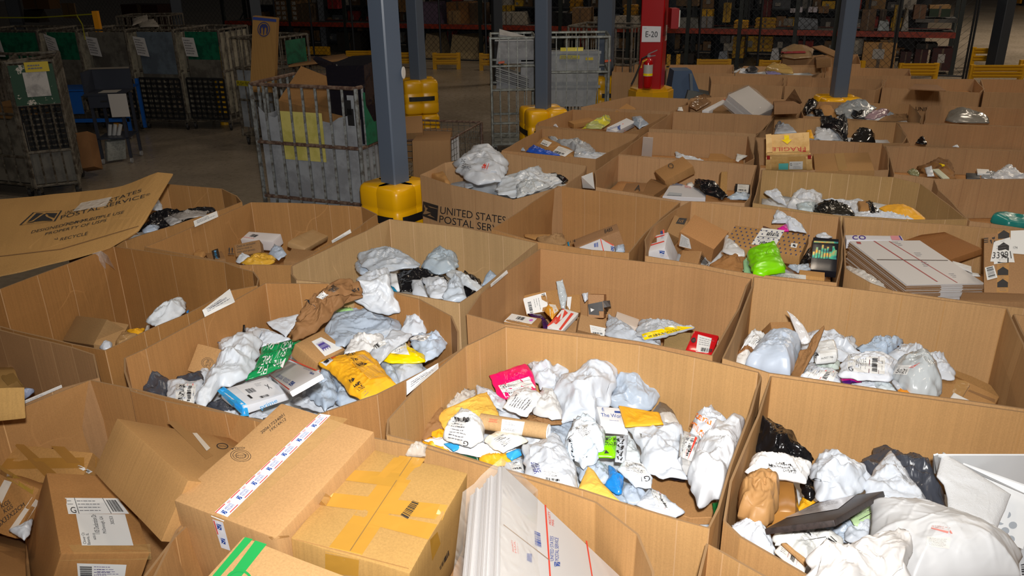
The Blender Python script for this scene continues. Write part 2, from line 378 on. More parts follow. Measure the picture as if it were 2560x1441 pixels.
    for j in range(K):
        j2 = (j+1) % K; F.append((0, 1+j, 1+j2)); F.append((nt_, nt_+1+j2, nt_+1+j))
        for i in range(Rg-1):
            a, b, c2, d = 1+i*K+j, 1+i*K+j2, 1+(i+1)*K+j2, 1+(i+1)*K+j; F.append((a, d, c2, b)); F.append((nt_+a, nt_+b, nt_+c2, nt_+d))
        a, b = 1+(Rg-1)*K+j, 1+(Rg-1)*K+j2; F.append((a, nt_+a, nt_+b, b))
    o = mkobj(name, V, F, mats or mat, smooth=True); tag(o, label, cat, group); o.data.update(); return o
def slab(pts, z, th, mat, label, cat='box', name='cardboard_box', tilt=(0, 0), group=None):
    P_ = [px(a) for a in pts]; c = bp(*np.mean(P_, 0), z); n = np.array([-tilt[0], -tilt[1], 1.0]); n /= np.linalg.norm(n)
    T = [onpl(a, b, c, n) for a, b in P_]; k = len(T); V = [t+((t-np.mean(T, 0))*-.02) for t in T]+T+[t-n*th for t in T]; V = [v+n*.003 for v in V[:k]]+V[k:]
    F = [tuple(range(k))]+[(i, k+i, k+(i+1) % k, (i+1) % k) for i in range(k)]+[(k+i, 2*k+i, 2*k+(i+1) % k, k+(i+1) % k) for i in range(k)]+[tuple(range(3*k-1, 2*k-1, -1))]
    return tag(mkobj(name, V, F, mat), label, cat, group)
def rotv(w):
    t = np.linalg.norm(w)
    if t < 1e-9: return np.eye(3)
    k = w/t; Kx = np.array([[0, -k[2], k[1]], [k[2], 0, -k[0]], [-k[1], k[0], 0]]); return np.eye(3)+math.sin(t)*Kx+(1-math.cos(t))*Kx@Kx
UNIT = dict(a=(-1, 1, 1), b=(1, 1, 1), c=(1, -1, 1), d=(-1, -1, 1), e=(-1, 1, -1), f=(1, 1, -1), g=(1, -1, -1), h=(-1, -1, -1))
def fitbox(obs, z, tilt0=(0, 0), h=None, hw=150, rz=None, it=60, tw=22., anchor='m'):
    """rigid box whose corners fall on the photographed ones. a b c d: upper face (far-left, far-right, near-right, near-left), e f g h under them"""
    obs = {k: px(v) for k, v in obs.items()}; ks = list(obs); O = np.array([obs[k] for k in ks]); Uk = np.array([UNIT[k] for k in ks], float)
    c0 = np.mean([bp(*obs[k], z) for k in ks if k in 'abcd'], 0)
    def g(k):
        if k in obs: return bp(*obs[k], z)
    A, B, C, D = g('a'), g('b'), g('c'), g('d')
    ex = (B-A) if A is not None and B is not None else (C-D); ey = (A-D) if A is not None and D is not None else (B-C)
    w0, l0 = np.linalg.norm(ex), np.linalg.norm(ey); yaw = math.atan2(ex[1], ex[0]) if rz is None else rz
    h0 = h or min(w0, l0)*.5
    pr = np.array([*c0[:2], z, tilt0[0], tilt0[1], yaw, w0/2, l0/2, h0/2])
    def rot(q): 
        cz, sz_ = math.cos(q[5]), math.sin(q[5]); Rz = np.array([[cz, -sz_, 0], [sz_, cz, 0], [0, 0, 1]]); return rotv(np.array([q[3], q[4], 0.]))@Rz
    def res(q):
        R = rot(q); P = q[:3]+((Uk*q[6:9])-np.array([0, 0, q[8]]))@R.T
        r = list((proj(P)-O).ravel()); r.append((q[2]-z)*400); r += [(q[3]-tilt0[0])*tw, (q[4]-tilt0[1])*tw]
        r += [(q[8]*2-h0)*(hw if h else 8)]; r += [min(0, q[6]-.01)*2000, min(0, q[7]-.01)*2000, min(0, q[8]-.004)*2000]; return np.array(r)
    lam = 1.; r0 = res(pr); q = pr.copy()
    for _ in range(it):
        J = np.array([(res(q+np.eye(9)[i]*1e-5)-r0)/1e-5 for i in range(9)]).T
        A_ = J.T@J; st = np.linalg.solve(A_+lam*np.diag(np.diag(A_)+1e-3), -J.T@r0); rn = res(q+st)
        if rn@rn < r0@r0: q = q+st; r0 = rn; lam = max(lam*.4, 1e-6)
        else: lam *= 3
        if lam > 1e8: break
    q[6:9] = np.maximum(abs(q[6:9]), .003); R = rot(q); ctr = q[:3]-R@np.array([0, 0, q[8]])
    err = float(np.sqrt(np.mean((proj(q[:3]+((Uk*q[6:9])-np.array([0, 0, q[8]]))@R.T)-O)**2)))
    return ctr, R, q[6:9], err
def roundbox(hx, hy, hz, bev, cuts=3, wob=.0, seed=0):
    bm = bmesh.new(); bmesh.ops.create_cube(bm, size=2)
    for v in bm.verts: v.co = Vector((v.co.x*hx, v.co.y*hy, v.co.z*hz))
    bmesh.ops.bevel(bm, geom=bm.edges[:], offset=min(bev, .45*min(hx, hy, hz)), segments=2, affect='EDGES', profile=.6)
    if cuts:
        bmesh.ops.subdivide_edges(bm, edges=[e for e in bm.edges if e.calc_length() > .06], cuts=cuts, use_grid_fill=True)
        if wob:
            bm.normal_update()
            for v in bm.verts:
                v.co += v.normal*wob*noise.noise(v.co*5+Vector((seed, 0, 0)))*1.6
                v.co += Vector((noise.noise(v.co*9+Vector((seed, 3, 0))), noise.noise(v.co*9+Vector((0, seed, 3))), noise.noise(v.co*9+Vector((3, 0, seed)))))*wob*.6
    bmesh.ops.recalc_face_normals(bm, faces=bm.faces[:])
    me = bpy.data.meshes.new('b'); bm.to_mesh(me); bm.free(); return me
def box(obs, z, mat, label, cat='box', name='cardboard_box', tilt=(0, 0), h=None, bev=.004, wob=.0015, group=None, cuts=3, smooth=True, **kw):
    ctr, R, s, err = fitbox(obs, z, tilt, h, **kw)
    if err > 9: print('FIT', name, label[:40], round(err, 1), 'half', s.round(3))
    me = roundbox(*s, bev, cuts, wob, len(label)); me.name = name; me.materials.append(mat)
    if smooth: me.polygons.foreach_set('use_smooth', [True]*len(me.polygons)); me.set_sharp_from_angle(angle=.6)
    o = bpy.data.objects.new(name, me); COL.objects.link(o)
    M = Matrix.Identity(4)
    for i in range(3):
        for j in range(3): M[i][j] = R[i, j]
        M[i][3] = ctr[i]
    o.matrix_world = M; tag(o, label, cat, group); o.matrix_basis = M; return o
# ---- big cardboard bin: a corrugated sleeve, creased, on the photographed rim
BINS = {}
def bin_(key, rim, label, mat, zr=1.2, crease=None, z0=.0, seed=1, fill=None, heap=None, wall_in=None, group='open cardboard bulk bins', gap=(.11, .26), extra=()):
    full = [px(p) for p in rim]; Wp = [bp(*p, zr)[:2] for p in full]+[np.array(e) for e in extra]; R_ = random.Random(seed*13+5)
    # ring of creased columns
    P = []; cre = []; n = len(Wp)
    ctr = np.mean(Wp, 0); area = sum(Wp[i][0]*Wp[(i+1) % n][1]-Wp[(i+1) % n][0]*Wp[i][1] for i in range(n))/2
    sg = 1 if area > 0 else -1
    for i in range(n):
        a, b = Wp[i], Wp[(i+1) % n]; L = np.linalg.norm(b-a); t = 0
        P.append(a); cre.append(True)
        if L < .02: continue
        nd = np.array([b[1]-a[1], -(b[0]-a[0])])/L*sg
        while True:
            t += R_.uniform(*gap)
            if t > L-.07: break
            P.append(a+(b-a)*t/L+nd*R_.uniform(-.006, .006)); cre.append(R_.random() < .8)
    P = np.array(P); n = len(P); nx = np.roll(P, -1, 0); pv = np.roll(P, 1, 0)
    d = nx-pv; nrm = np.stack([d[:, 1], -d[:, 0]], 1)*sg; nrm /= np.linalg.norm(nrm, axis=1)[:, None]+1e-9
    dir_ = d/(np.linalg.norm(d, axis=1)[:, None]+1e-9)
    cols = []; U = 0; ucol = []; kind = []
    for i in range(n):
        if i: U += np.linalg.norm(P[i]-P[i-1])
        w = .0022 if cre[i] else .0004
        cols.append((P[i]-dir_[i]*w, nrm[i])); ucol.append(U-w); kind.append(cre[i])
        cols.append((P[i]+dir_[i]*w, nrm[i])); ucol.append(U+w); kind.append(False)
    m = len(cols); zs = [z0, .45, .8, 1.0, zr]; th = .0085; V = []; UVs = []
    for side in (0, 1):
        for zi, zz in enumerate(zs):
            for j, (q, nn) in enumerate(cols):
                wobz = .004*noise.noise(Vector((ucol[j]*7, seed, 0))) if zi == len(zs)-1 else 0
                k = .5*(zz-z0)/(zr-z0); bulge = .018*noise.noise(Vector((ucol[j]*1.7, zz*1.3, seed*3.1)))*(1 if zi < len(zs)-1 else .0)
                off = (0 if side == 0 else -th)+bulge
                V.append((q[0]+nn[0]*off, q[1]+nn[1]*off, zz+wobz)); UVs.append((ucol[j]+side*.31, zz))
    F = []; MI = []; nz = len(zs); st = nz*m
    for j in range(m):
        j2 = (j+1) % m; cz = 1 if (j % 2 == 0 and kind[j]) else 0
        for i in range(nz-1):
            a, b, c, e = i*m+j, i*m+j2, (i+1)*m+j2, (i+1)*m+j
            F.append((a, b, c, e) if sg > 0 else (e, c, b, a)); MI.append(cz); a, b, c, e = a+st, b+st, c+st, e+st; F.append((e, c, b, a) if sg > 0 else (a, b, c, e)); MI.append(cz)
        a, b = (nz-1)*m+j, (nz-1)*m+j2; F.append((a, b, b+st, a+st)); MI.append(2); F.append((j, j+st, j2+st, j2)); MI.append(0)
    c3 = np.array([*ctr, 0]); o = mkobj('bulk_bin', V, F, mat, mi=MI, loc=c3, uv=UVs); tag(o, label, 'bulk bin', group)
    inner = np.array([q+nn*(-.03) for q, nn in cols[::2]])
    BINS[key] = dict(o=o, poly=inner, ctr=ctr, seed=seed)
    if fill is not None: heapfill(key, fill, heap or 'white')
    return o
def heapfill(key, z, kind):
    b = BINS[key]; P = b['poly']; ctr = P.mean(0); n = len(P); Rg = 14; V = [(*ctr, z)]
    amp = dict(white=.05, brown=.0, grey=.05, mixed=.04)[kind]
    for i in range(1, Rg+1):
        for p in P:
            q = ctr+(p-ctr)*i/Rg; e = 1.0 if i < Rg else 0
            V.append((q[0], q[1], z+amp*(1-abs(noise.noise(Vector((q[0]*7, q[1]*7, b['seed']))))*3)*e*.6 - (.02 if i == Rg else 0)))
    F = [(0, 1+j, 1+(j+1) % n) for j in range(n)]
    for i in range(Rg-1):
        for j in range(n): F.append((1+i*n+j, 1+(i+1)*n+j, 1+(i+1)*n+(j+1) % n, 1+i*n+(j+1) % n))
    ms = dict(white=poly('cfd7e0', .45, .5, scale=9), brown=cardboard('a97c4e'), grey=poly('a9b2bd', .4, .5, scale=9), mixed=poly('cfd7e0', .45, .5, scale=9, hex2='a97c4e'))[kind]
    o = mkobj('bin_liner' if kind == 'brown' else 'buried_mailers', V, F, ms, parent=b['o'], smooth=True)
    if kind != 'brown': o['kind'] = 'stuff'
    return o
# ================================================================ the setting: floor
def floor():
    m, nt, b = newmat('polished_concrete'); tc = N(nt, 'ShaderNodeTexCoord'); L = nt.links.new
    n1 = N(nt, 'ShaderNodeTexNoise', i_Scale=.5, i_Detail=6, i_Roughness=.65); L(tc.outputs['Object'], n1.inputs['Vector'])
    n2 = N(nt, 'ShaderNodeTexNoise', i_Scale=14, i_Detail=5); L(tc.outputs['Object'], n2.inputs['Vector'])
    c = mix(nt, ramp(nt, n1.outputs[0], .35, .65), lin('7d7262'), lin('95897a')); c = mix(nt, .1, c, ramp(nt, n2.outputs[0], .3, .7, lin('5c5246'), lin('a89c8c')))
    L(c, b.inputs['Base Color']); L(ramp(nt, n2.outputs[0], .3, .7, (.22,)*3, (.42,)*3), b.inputs['Roughness'])
    o = mkobj('floor', [(-40, -3, 0), (45, -3, 0), (45, 70, 0), (-40, 70, 0)], [(0, 1, 2, 3)], m, loc=(0, 0, 0)); o['kind'] = 'structure'
floor()
EDGE = plain('8f6f4b', .9); 
def cbm(h, cr, crease, edge=EDGE): return [cardboard(h, True, cr), plain(crease, .8), edge]
NEAR = cbm('b58c5a', 0, 'bb9468'); MID = cbm('b0885c', .25, 'b9916a'); OLD = cbm('9a6d3c', .45, 'b28a60'); GREYB = cbm('ae8e64', .35, 'bd9b74'); FAR = cbm('b28c64', .0, 'a07854')
crop()
bin_('M', [(1264, 817), (1161, 866), (1050, 958), (1005, 1008), (968, 1050), (966, 1088), (1080, 1118), (1242, 1170), (1314, 1190), (1456, 1227), (1565, 1263), (1693, 1301), (1773, 1322), (1800, 1270), (1847, 1118), (1880, 1030), (1905, 945), (1896, 930), (1600, 862)],
     'open cardboard bulk bin heaped with white mailers and one pink mailer', NEAR, seed=1, fill=.78, heap='white', gap=(.16, .33))
bin_('C2', [(1350, 622), (1261, 680), (1200, 734), (1166, 786), (1262, 812), (1600, 856), (1781, 890), (1850, 770), (1879, 697), (1734, 669)],
     'open cardboard bulk bin with a red parcel at its right end', cbm('ad8256', 0, 'a87c4f'), seed=2, fill=.66, heap='brown', gap=(.3, .55))
bin_('R2', [(1885, 692), (2257, 736), (2518, 772), (2562, 862), (2610, 1030), (2560, 1024), (2194, 974), (1922, 934), (1806, 896), (1862, 760)],
     'open cardboard bulk bin holding a round taped bag marked 5021', cbm('b68e60', 0, 'b0844f'), seed=3, fill=.72, heap='white', gap=(.2, .4))
bin_('R1', [(1926, 941), (2208, 981), (2562, 1030), (2800, 1068), (2860, 1441), (2900, 1800), (2016, 1441), (1850, 1345), (1808, 1303), (1824, 1204), (1893, 1041)],
     'nearest right cardboard bulk bin with black bag and big white pillow mailers', cbm('b38958', 0, 'ae824e'), seed=4, fill=.8, heap='white', gap=(.3, .5))
bin_('B2', [(760, 1052), (940, 1094), (1065, 1119), (1244, 1173), (1492, 1255), (1597, 1336), (1636, 1430), (1640, 1600), (560, 1560), (370, 1470), (440, 1325), (600, 1180)],
     'front middle cardboard bulk bin topped by big taped cartons', cbm('b38958', 0, 'b48853'), seed=5, fill=.8, heap='brown', gap=(.2, .4))
bin_('B1', [(225, 950), (345, 974), (500, 1012), (640, 1050), (755, 1085), (590, 1200), (440, 1345), (352, 1460), (200, 1640), (-400, 1500), (-260, 1170), (0, 1040)],
     'front left cardboard bulk bin full of plain brown cartons', cbm('a67a4a', .2, 'c79a66'), seed=6, fill=.72, heap='brown', gap=(.3, .5))
bin_('L0', [(0, 824), (-330, 740), (-480, 900), (-330, 1010), (-60, 1055), (130, 980), (248, 945), (236, 886), (182, 868)],
     'cardboard bulk bin at the left edge with torn taped boxes', cbm('9b754f', .3, 'b08a60'), seed=7, fill=.7, heap='brown')
bin_('L1', [(285, 616), (563, 656), (635, 680), (648, 697), (643, 715), (577, 727), (469, 785), (361, 831), (263, 877), (180, 862), (0, 818), (-150, 780), (-110, 720), (0, 722)],
     'nearly empty worn cardboard bulk bin with hanging clear tape', OLD, seed=8, fill=.45, heap='brown')
bin_('L2', [(310, 896), (361, 872), (505, 795), (663, 708), (829, 708), (989, 733), (1050, 748), (1130, 790), (1147, 830), (1147, 878), (1096, 912), (943, 988), (821, 1030), (745, 1060), (646, 1052), (563, 1035), (413, 1005), (326, 978), (310, 930)],
     'cardboard bulk bin with brown paper bag and big yellow padded envelope', cbm('a37545', .4, 'b28a60'), seed=9, fill=.84, heap='white')
bin_('L3', [(418, 460), (556, 472), (592, 489), (605, 505), (545, 528), (314, 602), (250, 600), (150, 560), (240, 480)],
     'cardboard bulk bin behind the propped sheet holding a black bag', cbm('a07545', .4, 'b28a60'), seed=10, fill=.9, heap='mixed')
bin_('L4', [(627, 506), (720, 507), (905, 517), (943, 536), (901, 567), (734, 663), (600, 663), (361, 618)],
     'cardboard bulk bin with smashed boxes in front of the grey wheeled cage', cbm('a07545', .4, 'b28a60'), seed=11, fill=.78, heap='brown')
bin_('C3', [(974, 548), (1157, 569), (1344, 608), (1276, 664), (1200, 726), (1148, 758), (989, 733), (800, 706), (741, 702), (727, 685), (728, 666)],
     'cardboard bulk bin of grey mailers in front of the nearest yellow column guard', GREYB, seed=12, fill=.85, heap='white')
bin_('C4', [(1395, 465), (1500, 478), (1700, 507), (1655, 545), (1615, 583), (1572, 634), (1480, 626), (1344, 606), (1228, 573)],
     'nearly empty cardboard bulk bin with a long box leaning inside', cbm('aa7e4e', .3, 'b48c62'), seed=13, fill=.72, heap='brown', zr=1.2)
bin_('C5', [(1727, 503), (1900, 520), (2099, 542), (2106, 580), (2107, 650), (2092, 708), (1885, 687), (1700, 655), (1613, 640), (1611, 600), (1633, 565), (1690, 522)],
     'cardboard bulk bin with a bright green parcel and polka dot box', cbm('b48a5c', .2, 'b99168'), seed=14, fill=.88, heap='mixed')
bin_('R3', [(2109, 543), (2350, 560), (2562, 575), (2660, 590), (2700, 800), (2560, 772), (2356, 745), (2234, 728), (2176, 709), (2112, 672), (2108, 600)],
     'cardboard bulk bin holding the wide bundle of flat white cartons', cbm('b58e60', .2, 'b99168'), seed=15, fill=.9, heap='brown')
bin_('C6', [(1240, 379), (1467, 415), (1460, 432), (1416, 463), (1283, 500), (1125, 462), (1050, 438), (1110, 408)],
     'cardboard bulk bin printed with black postal lettering and eagle emblem', FAR, seed=16, fill=1.0, heap='white')
bin_('C7', [(1546, 388), (1700, 400), (1893, 413), (1876, 495), (1862, 508), (1702, 503), (1489, 468), (1486, 430)],
     'cardboard bulk bin with leaning long carton and black mailer', FAR, seed=17, fill=.98, heap='brown')
bin_('R4', [(1904, 425), (2080, 433), (2234, 443), (2302, 459), (2419, 549), (2270, 550), (2104, 540), (2027, 530), (1882, 508)],
     'cardboard bulk bin with black sacks and a yellow padded envelope', cbm('ac8a5a', .2, 'c9a67c'), seed=18, fill=.98, heap='white')
bin_('R5', [(2335, 449), (2562, 447), (2680, 455), (2700, 590), (2560, 572), (2424, 553), (2345, 475)],
     'cardboard bulk bin at right edge with a teal parcel', FAR, seed=19, fill=.9, heap='brown')
bin_('C10', [(1355, 321), (1597, 336), (1583, 350), (1489, 398), (1254, 377)],
     'cardboard bulk bin with a blue mailer and silver film', cbm('aa8258', 0, '9a724c'), seed=20, fill=1.0, heap='mixed')
bin_('C9', [(1619, 330), (1871, 341), (1886, 397), (1860, 410), (1546, 386), (1580, 358)],
     'cardboard bulk bin with a white carton standing at its left', FAR, seed=21, fill=.98, heap='brown')
bin_('C11', [(1431, 274), (1668, 286), (1600, 324), (1560, 333), (1339, 314), (1345, 306)],
     'cardboard bulk bin with a green padded bag in front of the low yellow column guard', cbm('aa8258', 0, '966e4a'), seed=22, fill=1.0, heap='brown')
bin_('C12', [(1682, 280), (1938, 290), (1914, 325), (1890, 335), (1622, 322)],
     'empty cardboard bulk bin beside the one with green bag', FAR, seed=23, fill=.6, heap='brown')
bin_('C13', [(1575, 241), (1721, 247), (1722, 262), (1676, 279), (1453, 268)],
     'empty cardboard bulk bin in front of the red column', FAR, seed=24, fill=.6, heap='brown')
bin_('C14', [(1727, 246), (1850, 240), (2008, 252), (2004, 276), (1990, 292), (1684, 279)],
     'cardboard bulk bin with an upright bundle of flat cartons', FAR, seed=25, fill=.98, heap='brown')
bin_('R7', [(1936, 292), (2242, 307), (2268, 340), (2258, 358), (2206, 359), (1888, 343)],
     'cardboard bulk bin with shiny black bags behind the wooden crate', cbm('b0885c', 0, '9f7650'), seed=26, fill=1.0, heap='white')
bin_('C8', [(1890, 345), (2206, 358), (2222, 380), (2222, 425), (2130, 430), (1900, 420)],
     'cardboard bulk bin holding the wooden crate', FAR, seed=27, fill=.95, heap='brown')
bin_('R8', [(2246, 309), (2562, 318), (2640, 322), (2600, 378), (2214, 365), (2272, 357)],
     'cardboard bulk bin with one black scrap showing', FAR, seed=28, fill=.98, heap='brown')
bin_('R6', [(2214, 367), (2562, 378), (2600, 380), (2620, 452), (2340, 448), (2235, 435)],
     'cardboard bulk bin at right with torn paper and books', FAR, seed=29, fill=.98, heap='brown')
bin_('R9', [(2016, 253), (2275, 261), (2305, 292), (2300, 308), (2008, 290), (2004, 276)],
     'cardboard bulk bin with translucent sacks behind black bags', cbm('aa8258', 0, '966e4a'), seed=30, fill=1.05, heap='white')
bin_('R10', [(2318, 264), (2562, 271), (2600, 275), (2590, 318), (2310, 308)],
     'cardboard bulk bin at right with a grey plastic bottle', FAR, seed=31, fill=1.0, heap='brown')
bin_('T1', [(2215, 197), (2437, 198), (2462, 222), (2450, 232), (2206, 219)],
     'far cardboard bulk bin with one open brown flap', FAR, seed=32, fill=1.05, heap='brown')
bin_('T2', [(2452, 198), (2562, 199), (2610, 202), (2600, 234), (2460, 230)],
     'far cardboard bulk bin at the right edge beneath yellow rails', FAR, seed=33, fill=1.0, heap='brown')
bin_('T3', [(1968, 192), (2208, 198), (2204, 218), (2190, 225), (1962, 215)],
     'far cardboard bulk bin left of the leaning grey column', FAR, seed=34, fill=.8, heap='brown')
bin_('T4', [(1774, 190), (1960, 191), (1958, 215), (1778, 210)],
     'far cardboard bulk bin right of the blue plastic hopper', FAR, seed=35, fill=.8, heap='brown')
bin_('T5', [(1860, 165), (2053, 169), (2056, 182), (2030, 189), (1838, 184)],
     'far cardboard bulk bin with yellow bubble parcel', FAR, seed=36, fill=1.1, heap='white')
bin_('T6', [(2064, 168), (2275, 172), (2278, 190), (2062, 190)],
     'farthest cardboard bulk bin beside the yellow rail', FAR, seed=37, fill=.8, heap='brown')
bin_('T7', [(1674, 162), (1834, 162), (1836, 184), (1668, 183)],
     'far cardboard bulk bin right of the red column', FAR, seed=38, fill=.8, heap='brown')
bin_('T8', [(1540, 160), (1666, 162), (1660, 183), (1530, 180)],
     'far cardboard bulk bin behind the red column', FAR, seed=39, fill=.8, heap='brown')
bin_('T9', [(1955, 141), (2145, 136), (2152, 160), (1948, 164)],
     'farthest cardboard bulk bin with red trimmed carton and open flaps', FAR, seed=40, fill=.9, heap='brown')
bin_('B4', [(1765, 1360), (1811, 1380), (1853, 1405), (1930, 1448), (2050, 1530), (1980, 1800), (1700, 1760), (1735, 1480)],
     'cardboard bulk bin corner at the bottom edge in front of the nearest right bin', NEAR, seed=41, fill=.7, heap='brown')
bin_('R2b', [(2534, 786), (2640, 800), (2900, 850), (2950, 1100), (2660, 1030), (2585, 900)],
     'cardboard bulk bin corner at the right edge beside the 5021 bin', MID, seed=42, fill=.7, heap='brown')
# ================================================================ things in the bins
CB1, CB2, CB3 = cardboard('ba9060'), cardboard('a57a48'), cardboard('c09866')
WH, WH2, GY, GY2, BLK, DGY = poly('c7cdd6'), poly('c0c6cf', .35, .35), poly('abb7c6'), poly('95a3b3'), poly('141315', .22, .5), poly('3d4049', .3, .4)
PAPW = poly('eae6e0', .6, .25, scale=8); YEL = poly('eaaa1c', .5, .25, scale=20); YEL2 = poly('e6b84e', .6, .3, scale=26); YBR = poly('f0cf00', .25, .3)
PINK = poly('e5005f', .3, .3); LIME = poly('7ed400', .3, .3); KRAFT = poly('8c6640', .7, .5, .2, 10); BLU = poly('1c7fcf', .3, .4); CLR = clear(.38); TAPEC = clear(.22, 'd9b878', .15); TAPEB = plain('a8783c', .25)
TAPEY = plain('c4923a', .22); SKY = poly('35a3e0', .35, .3); DBL = plain('1d2545', .4)
def B(label, pts, z, h, mat, **kw): return bag(pts, z, h, mat, label, **kw)
# ---- big cartons in front -------------------------------------------------
crop()
vb = box(dict(a=(703, 1007), b=(937, 1080), c=(690, 1346), d=(432, 1251), h=(492, 1440)), 1.33, CB1, 'big tan carton with red white and blue postal tape down its middle', h=.3, wob=.004, bev=.007)
s = Surf([vb]); crop(500, 900, 2.664)
tape(s, [(60, 1035), (790, 355), (985, 395), (215, 1085)], TAPEC, 20, 3)
d = Decal(s, [(75, 1040), (800, 362), (870, 372), (160, 1075)], .0016); t_ = d.sheet('postal_tape', poly('dfe2ea', .3, .3), 24, 3)
for i in range(7):
    u = .03+i*.139
    d.rect(u, .06, u+.085, .14, 1, n=2); d.eagle(u+.015, .35, u+.04, .75, 2); d.text('UNITED STATES', u+.048, .34, u+.105, .5, 2, rot=0); d.text('POSTAL SERVICE', u+.048, .56, u+.105, .72, 2); d.text('PRIORITY', u+.098, .12, u+.125, .3, 1)
    d.rect(u+.04, .86, u+.115, .93, 1, n=2)
d.done()
d = Decal(s, [(85, 1060), (155, 1080), (205, 1270), (145, 1250)], .002); d.sheet('postal_tape', poly('dfe2ea', .3, .3), 3, 8); d.rect(.1, .02, .22, .5, 1); d.eagle(.3, .1, .8, .3, 2); d.eagle(.3, .6, .8, .8, 2); d.done()
d = Decal(s, [(400, 480), (555, 355), (580, 405), (430, 520)], .001); d.text('200617234001', 0, .05, 1, .42, 0); d.text('19X14X12', .30, .58, .98, .92, 0); d.done(vb, 'stamped_lettering')
d = Decal(s, [(185, 590), (320, 585), (360, 680), (215, 690)], .001)
R1_ = [(.5+.48*math.cos(t/24*2*math.pi), .55+.42*math.sin(t/24*2*math.pi)) for t in range(24)]
for k in (1, .78, .5):
    for i in range(24):
        a, b = R1_[i], R1_[(i+1) % 24]; f = lambda p, q: (.5+(p[0]-.5)*q, .55+(p[1]-.55)*q); d.poly([f(a, k), f(b, k), f(b, k-.05), f(a, k-.05)])
d.text('CORRUGATED', .2, .48, .8, .58); d.text('EDGE CRUSH TEST', .25, .63, .75, .70); d.text('Veritiv', .32, -.06, .85, .1); d.poly([(.12, 0), (.22, .14), (.34, -.02), (.22, .06)]); d.done(vb, 'stamped_lettering')
# edge-on seam and staples
tape(s, [(455, 1180), (590, 1170), (595, 1180), (480, 1200)], CB2, 6, 1, name='torn_flap')
crop()
yb = box(dict(a=(909, 1117), b=(1170, 1183), c=(1025, 1436), d=(725, 1345)), 1.25, cardboard('b48d52'), 'big carton criss-crossed with wide yellow-brown packing tape', h=.34, wob=.005, bev=.008)
s = Surf([yb]); crop(500, 900, 2.664)
T1 = poly('c18f3a', .2, .15); T2 = poly('b98a38', .2, .15)
tape(s, [(835, 1280), (1330, 640), (1500, 660), (1060, 1330)], T1, 20, 3, .001); tape(s, [(840, 885), (1650, 970), (1610, 1070), (790, 970)], T1, 16, 3, .0014)
tape(s, [(1000, 735), (1340, 760), (1300, 850), (930, 800)], T2, 8, 3, .0016); tape(s, [(1120, 1010), (1580, 1100), (1520, 1200), (1100, 1090)], T1, 8, 3, .0016); tape(s, [(1290, 655), (1390, 650), (1230, 790), (1180, 780)], T1, 5, 3, .0018)
tape(s, [(1580, 1145), (1600, 1225), (1545, 1340), (1530, 1200)], T2, 3, 3, .001); tape(s, [(835, 1290), (1060, 1335), (1055, 1441), (835, 1420)], T2, 5, 3, .001)
tape(s, [(640, 1195), (1390, 1390), (1390, 1396), (640, 1201)], CB2, 12, 1, .001, 'lid_seam'); tape(s, [(960, 1330), (1410, 650), (1414, 652), (966, 1332)], plain('8a6a3c'), 12, 1, .002, 'flap_joint')
d = Decal(s, [(1335, 1040), (1415, 945), (1460, 960), (1385, 1068)], .0022); d.barcode(0, 0, 1, 1, 15, True); d.done(yb, 'barcode')
d = Decal(s, [(1590, 1380), (1650, 1265), (1655, 1300), (1595, 1400)], .0016); d.barcode(0, 0, 1, 1, 13, True); d.done(yb, 'barcode')
B('loose end of clear packing tape standing up behind the yellow taped carton', [(1370, 630), (1400, 570), (1450, 540), (1510, 570), (1500, 640), (1420, 650)], 1.27, .03, clear(.3), cat='tape', name='crumpled_tape', tilt=(0, .5), wr=1.6, fr=2)
crop()
gb = box(dict(a=(609, 1343), b=(905, 1459), d=(440, 1530), c=(760, 1668)), 1.40, CB3, 'tan carton with two green stripes at the bottom of the picture', h=.2, bev=.003)
s = Surf([gb]); crop(500, 900, 2.664)
GRN = plain('1f9c4c', .5)
for k, q in enumerate([[(300, 1183), (352, 1196), (130, 1450), (75, 1450)], [(368, 1205), (445, 1230), (255, 1470), (170, 1470)]]): tape(s, q, GRN, 8, 1, .0006, 'green_stripe')
d = Decal(s, [(170, 1400), (350, 1400), (350, 1560), (170, 1560)], .0012)
for i in range(26):
    t0, t1 = 2*math.pi*i/26, 2*math.pi*(i+1)/26; d.poly([(.5+.5*math.cos(t0), .5+.5*math.sin(t0)), (.5+.5*math.cos(t1), .5+.5*math.sin(t1)), (.5+.4*math.cos(t1), .5+.4*math.sin(t1)), (.5+.4*math.cos(t0), .5+.4*math.sin(t0))], 4)
d.done(gb, 'green_emblem')
# plain tilted carton, label carton, crushed ones in the left bin
crop()
tb = box(dict(a=(293, 1046), d=(469, 1202), e=(233, 1181), h=(403, 1356), b=(598, 1100)), 1.2, cardboard('ac8250'), 'tilted plain brown carton with one clear tape strip, above the address label carton', tilt=(-.25, .5), wob=.002)
s = Surf([tb]); crop(0, 900, 2.664)
tape(s, [(1110, 410), (1180, 412), (1420, 640), (1370, 665)], plain('a17a4c', .3), 8, 2); tape(s, [(1280, 490), (1310, 490), (1400, 590), (1375, 610)], plain('d9cfc0', .5), 4, 2, .0016, 'torn_tape')
d = Decal(s, [(1440, 555), (1520, 560), (1520, 600), (1440, 595)], .001)
for i in range(20):
    t0, t1 = 2*math.pi*i/20, 2*math.pi*(i+1)/20; d.poly([(.5+.5*math.cos(t0), .5+.5*math.sin(t0)), (.5+.5*math.cos(t1), .5+.5*math.sin(t1)), (.5+.4*math.cos(t1), .5+.4*math.sin(t1)), (.5+.4*math.cos(t0), .5+.4*math.sin(t0))])
d.text('EDGE CRUSH', .2, .4, .8, .6); d.done(tb, 'stamped_emblem')
crop()
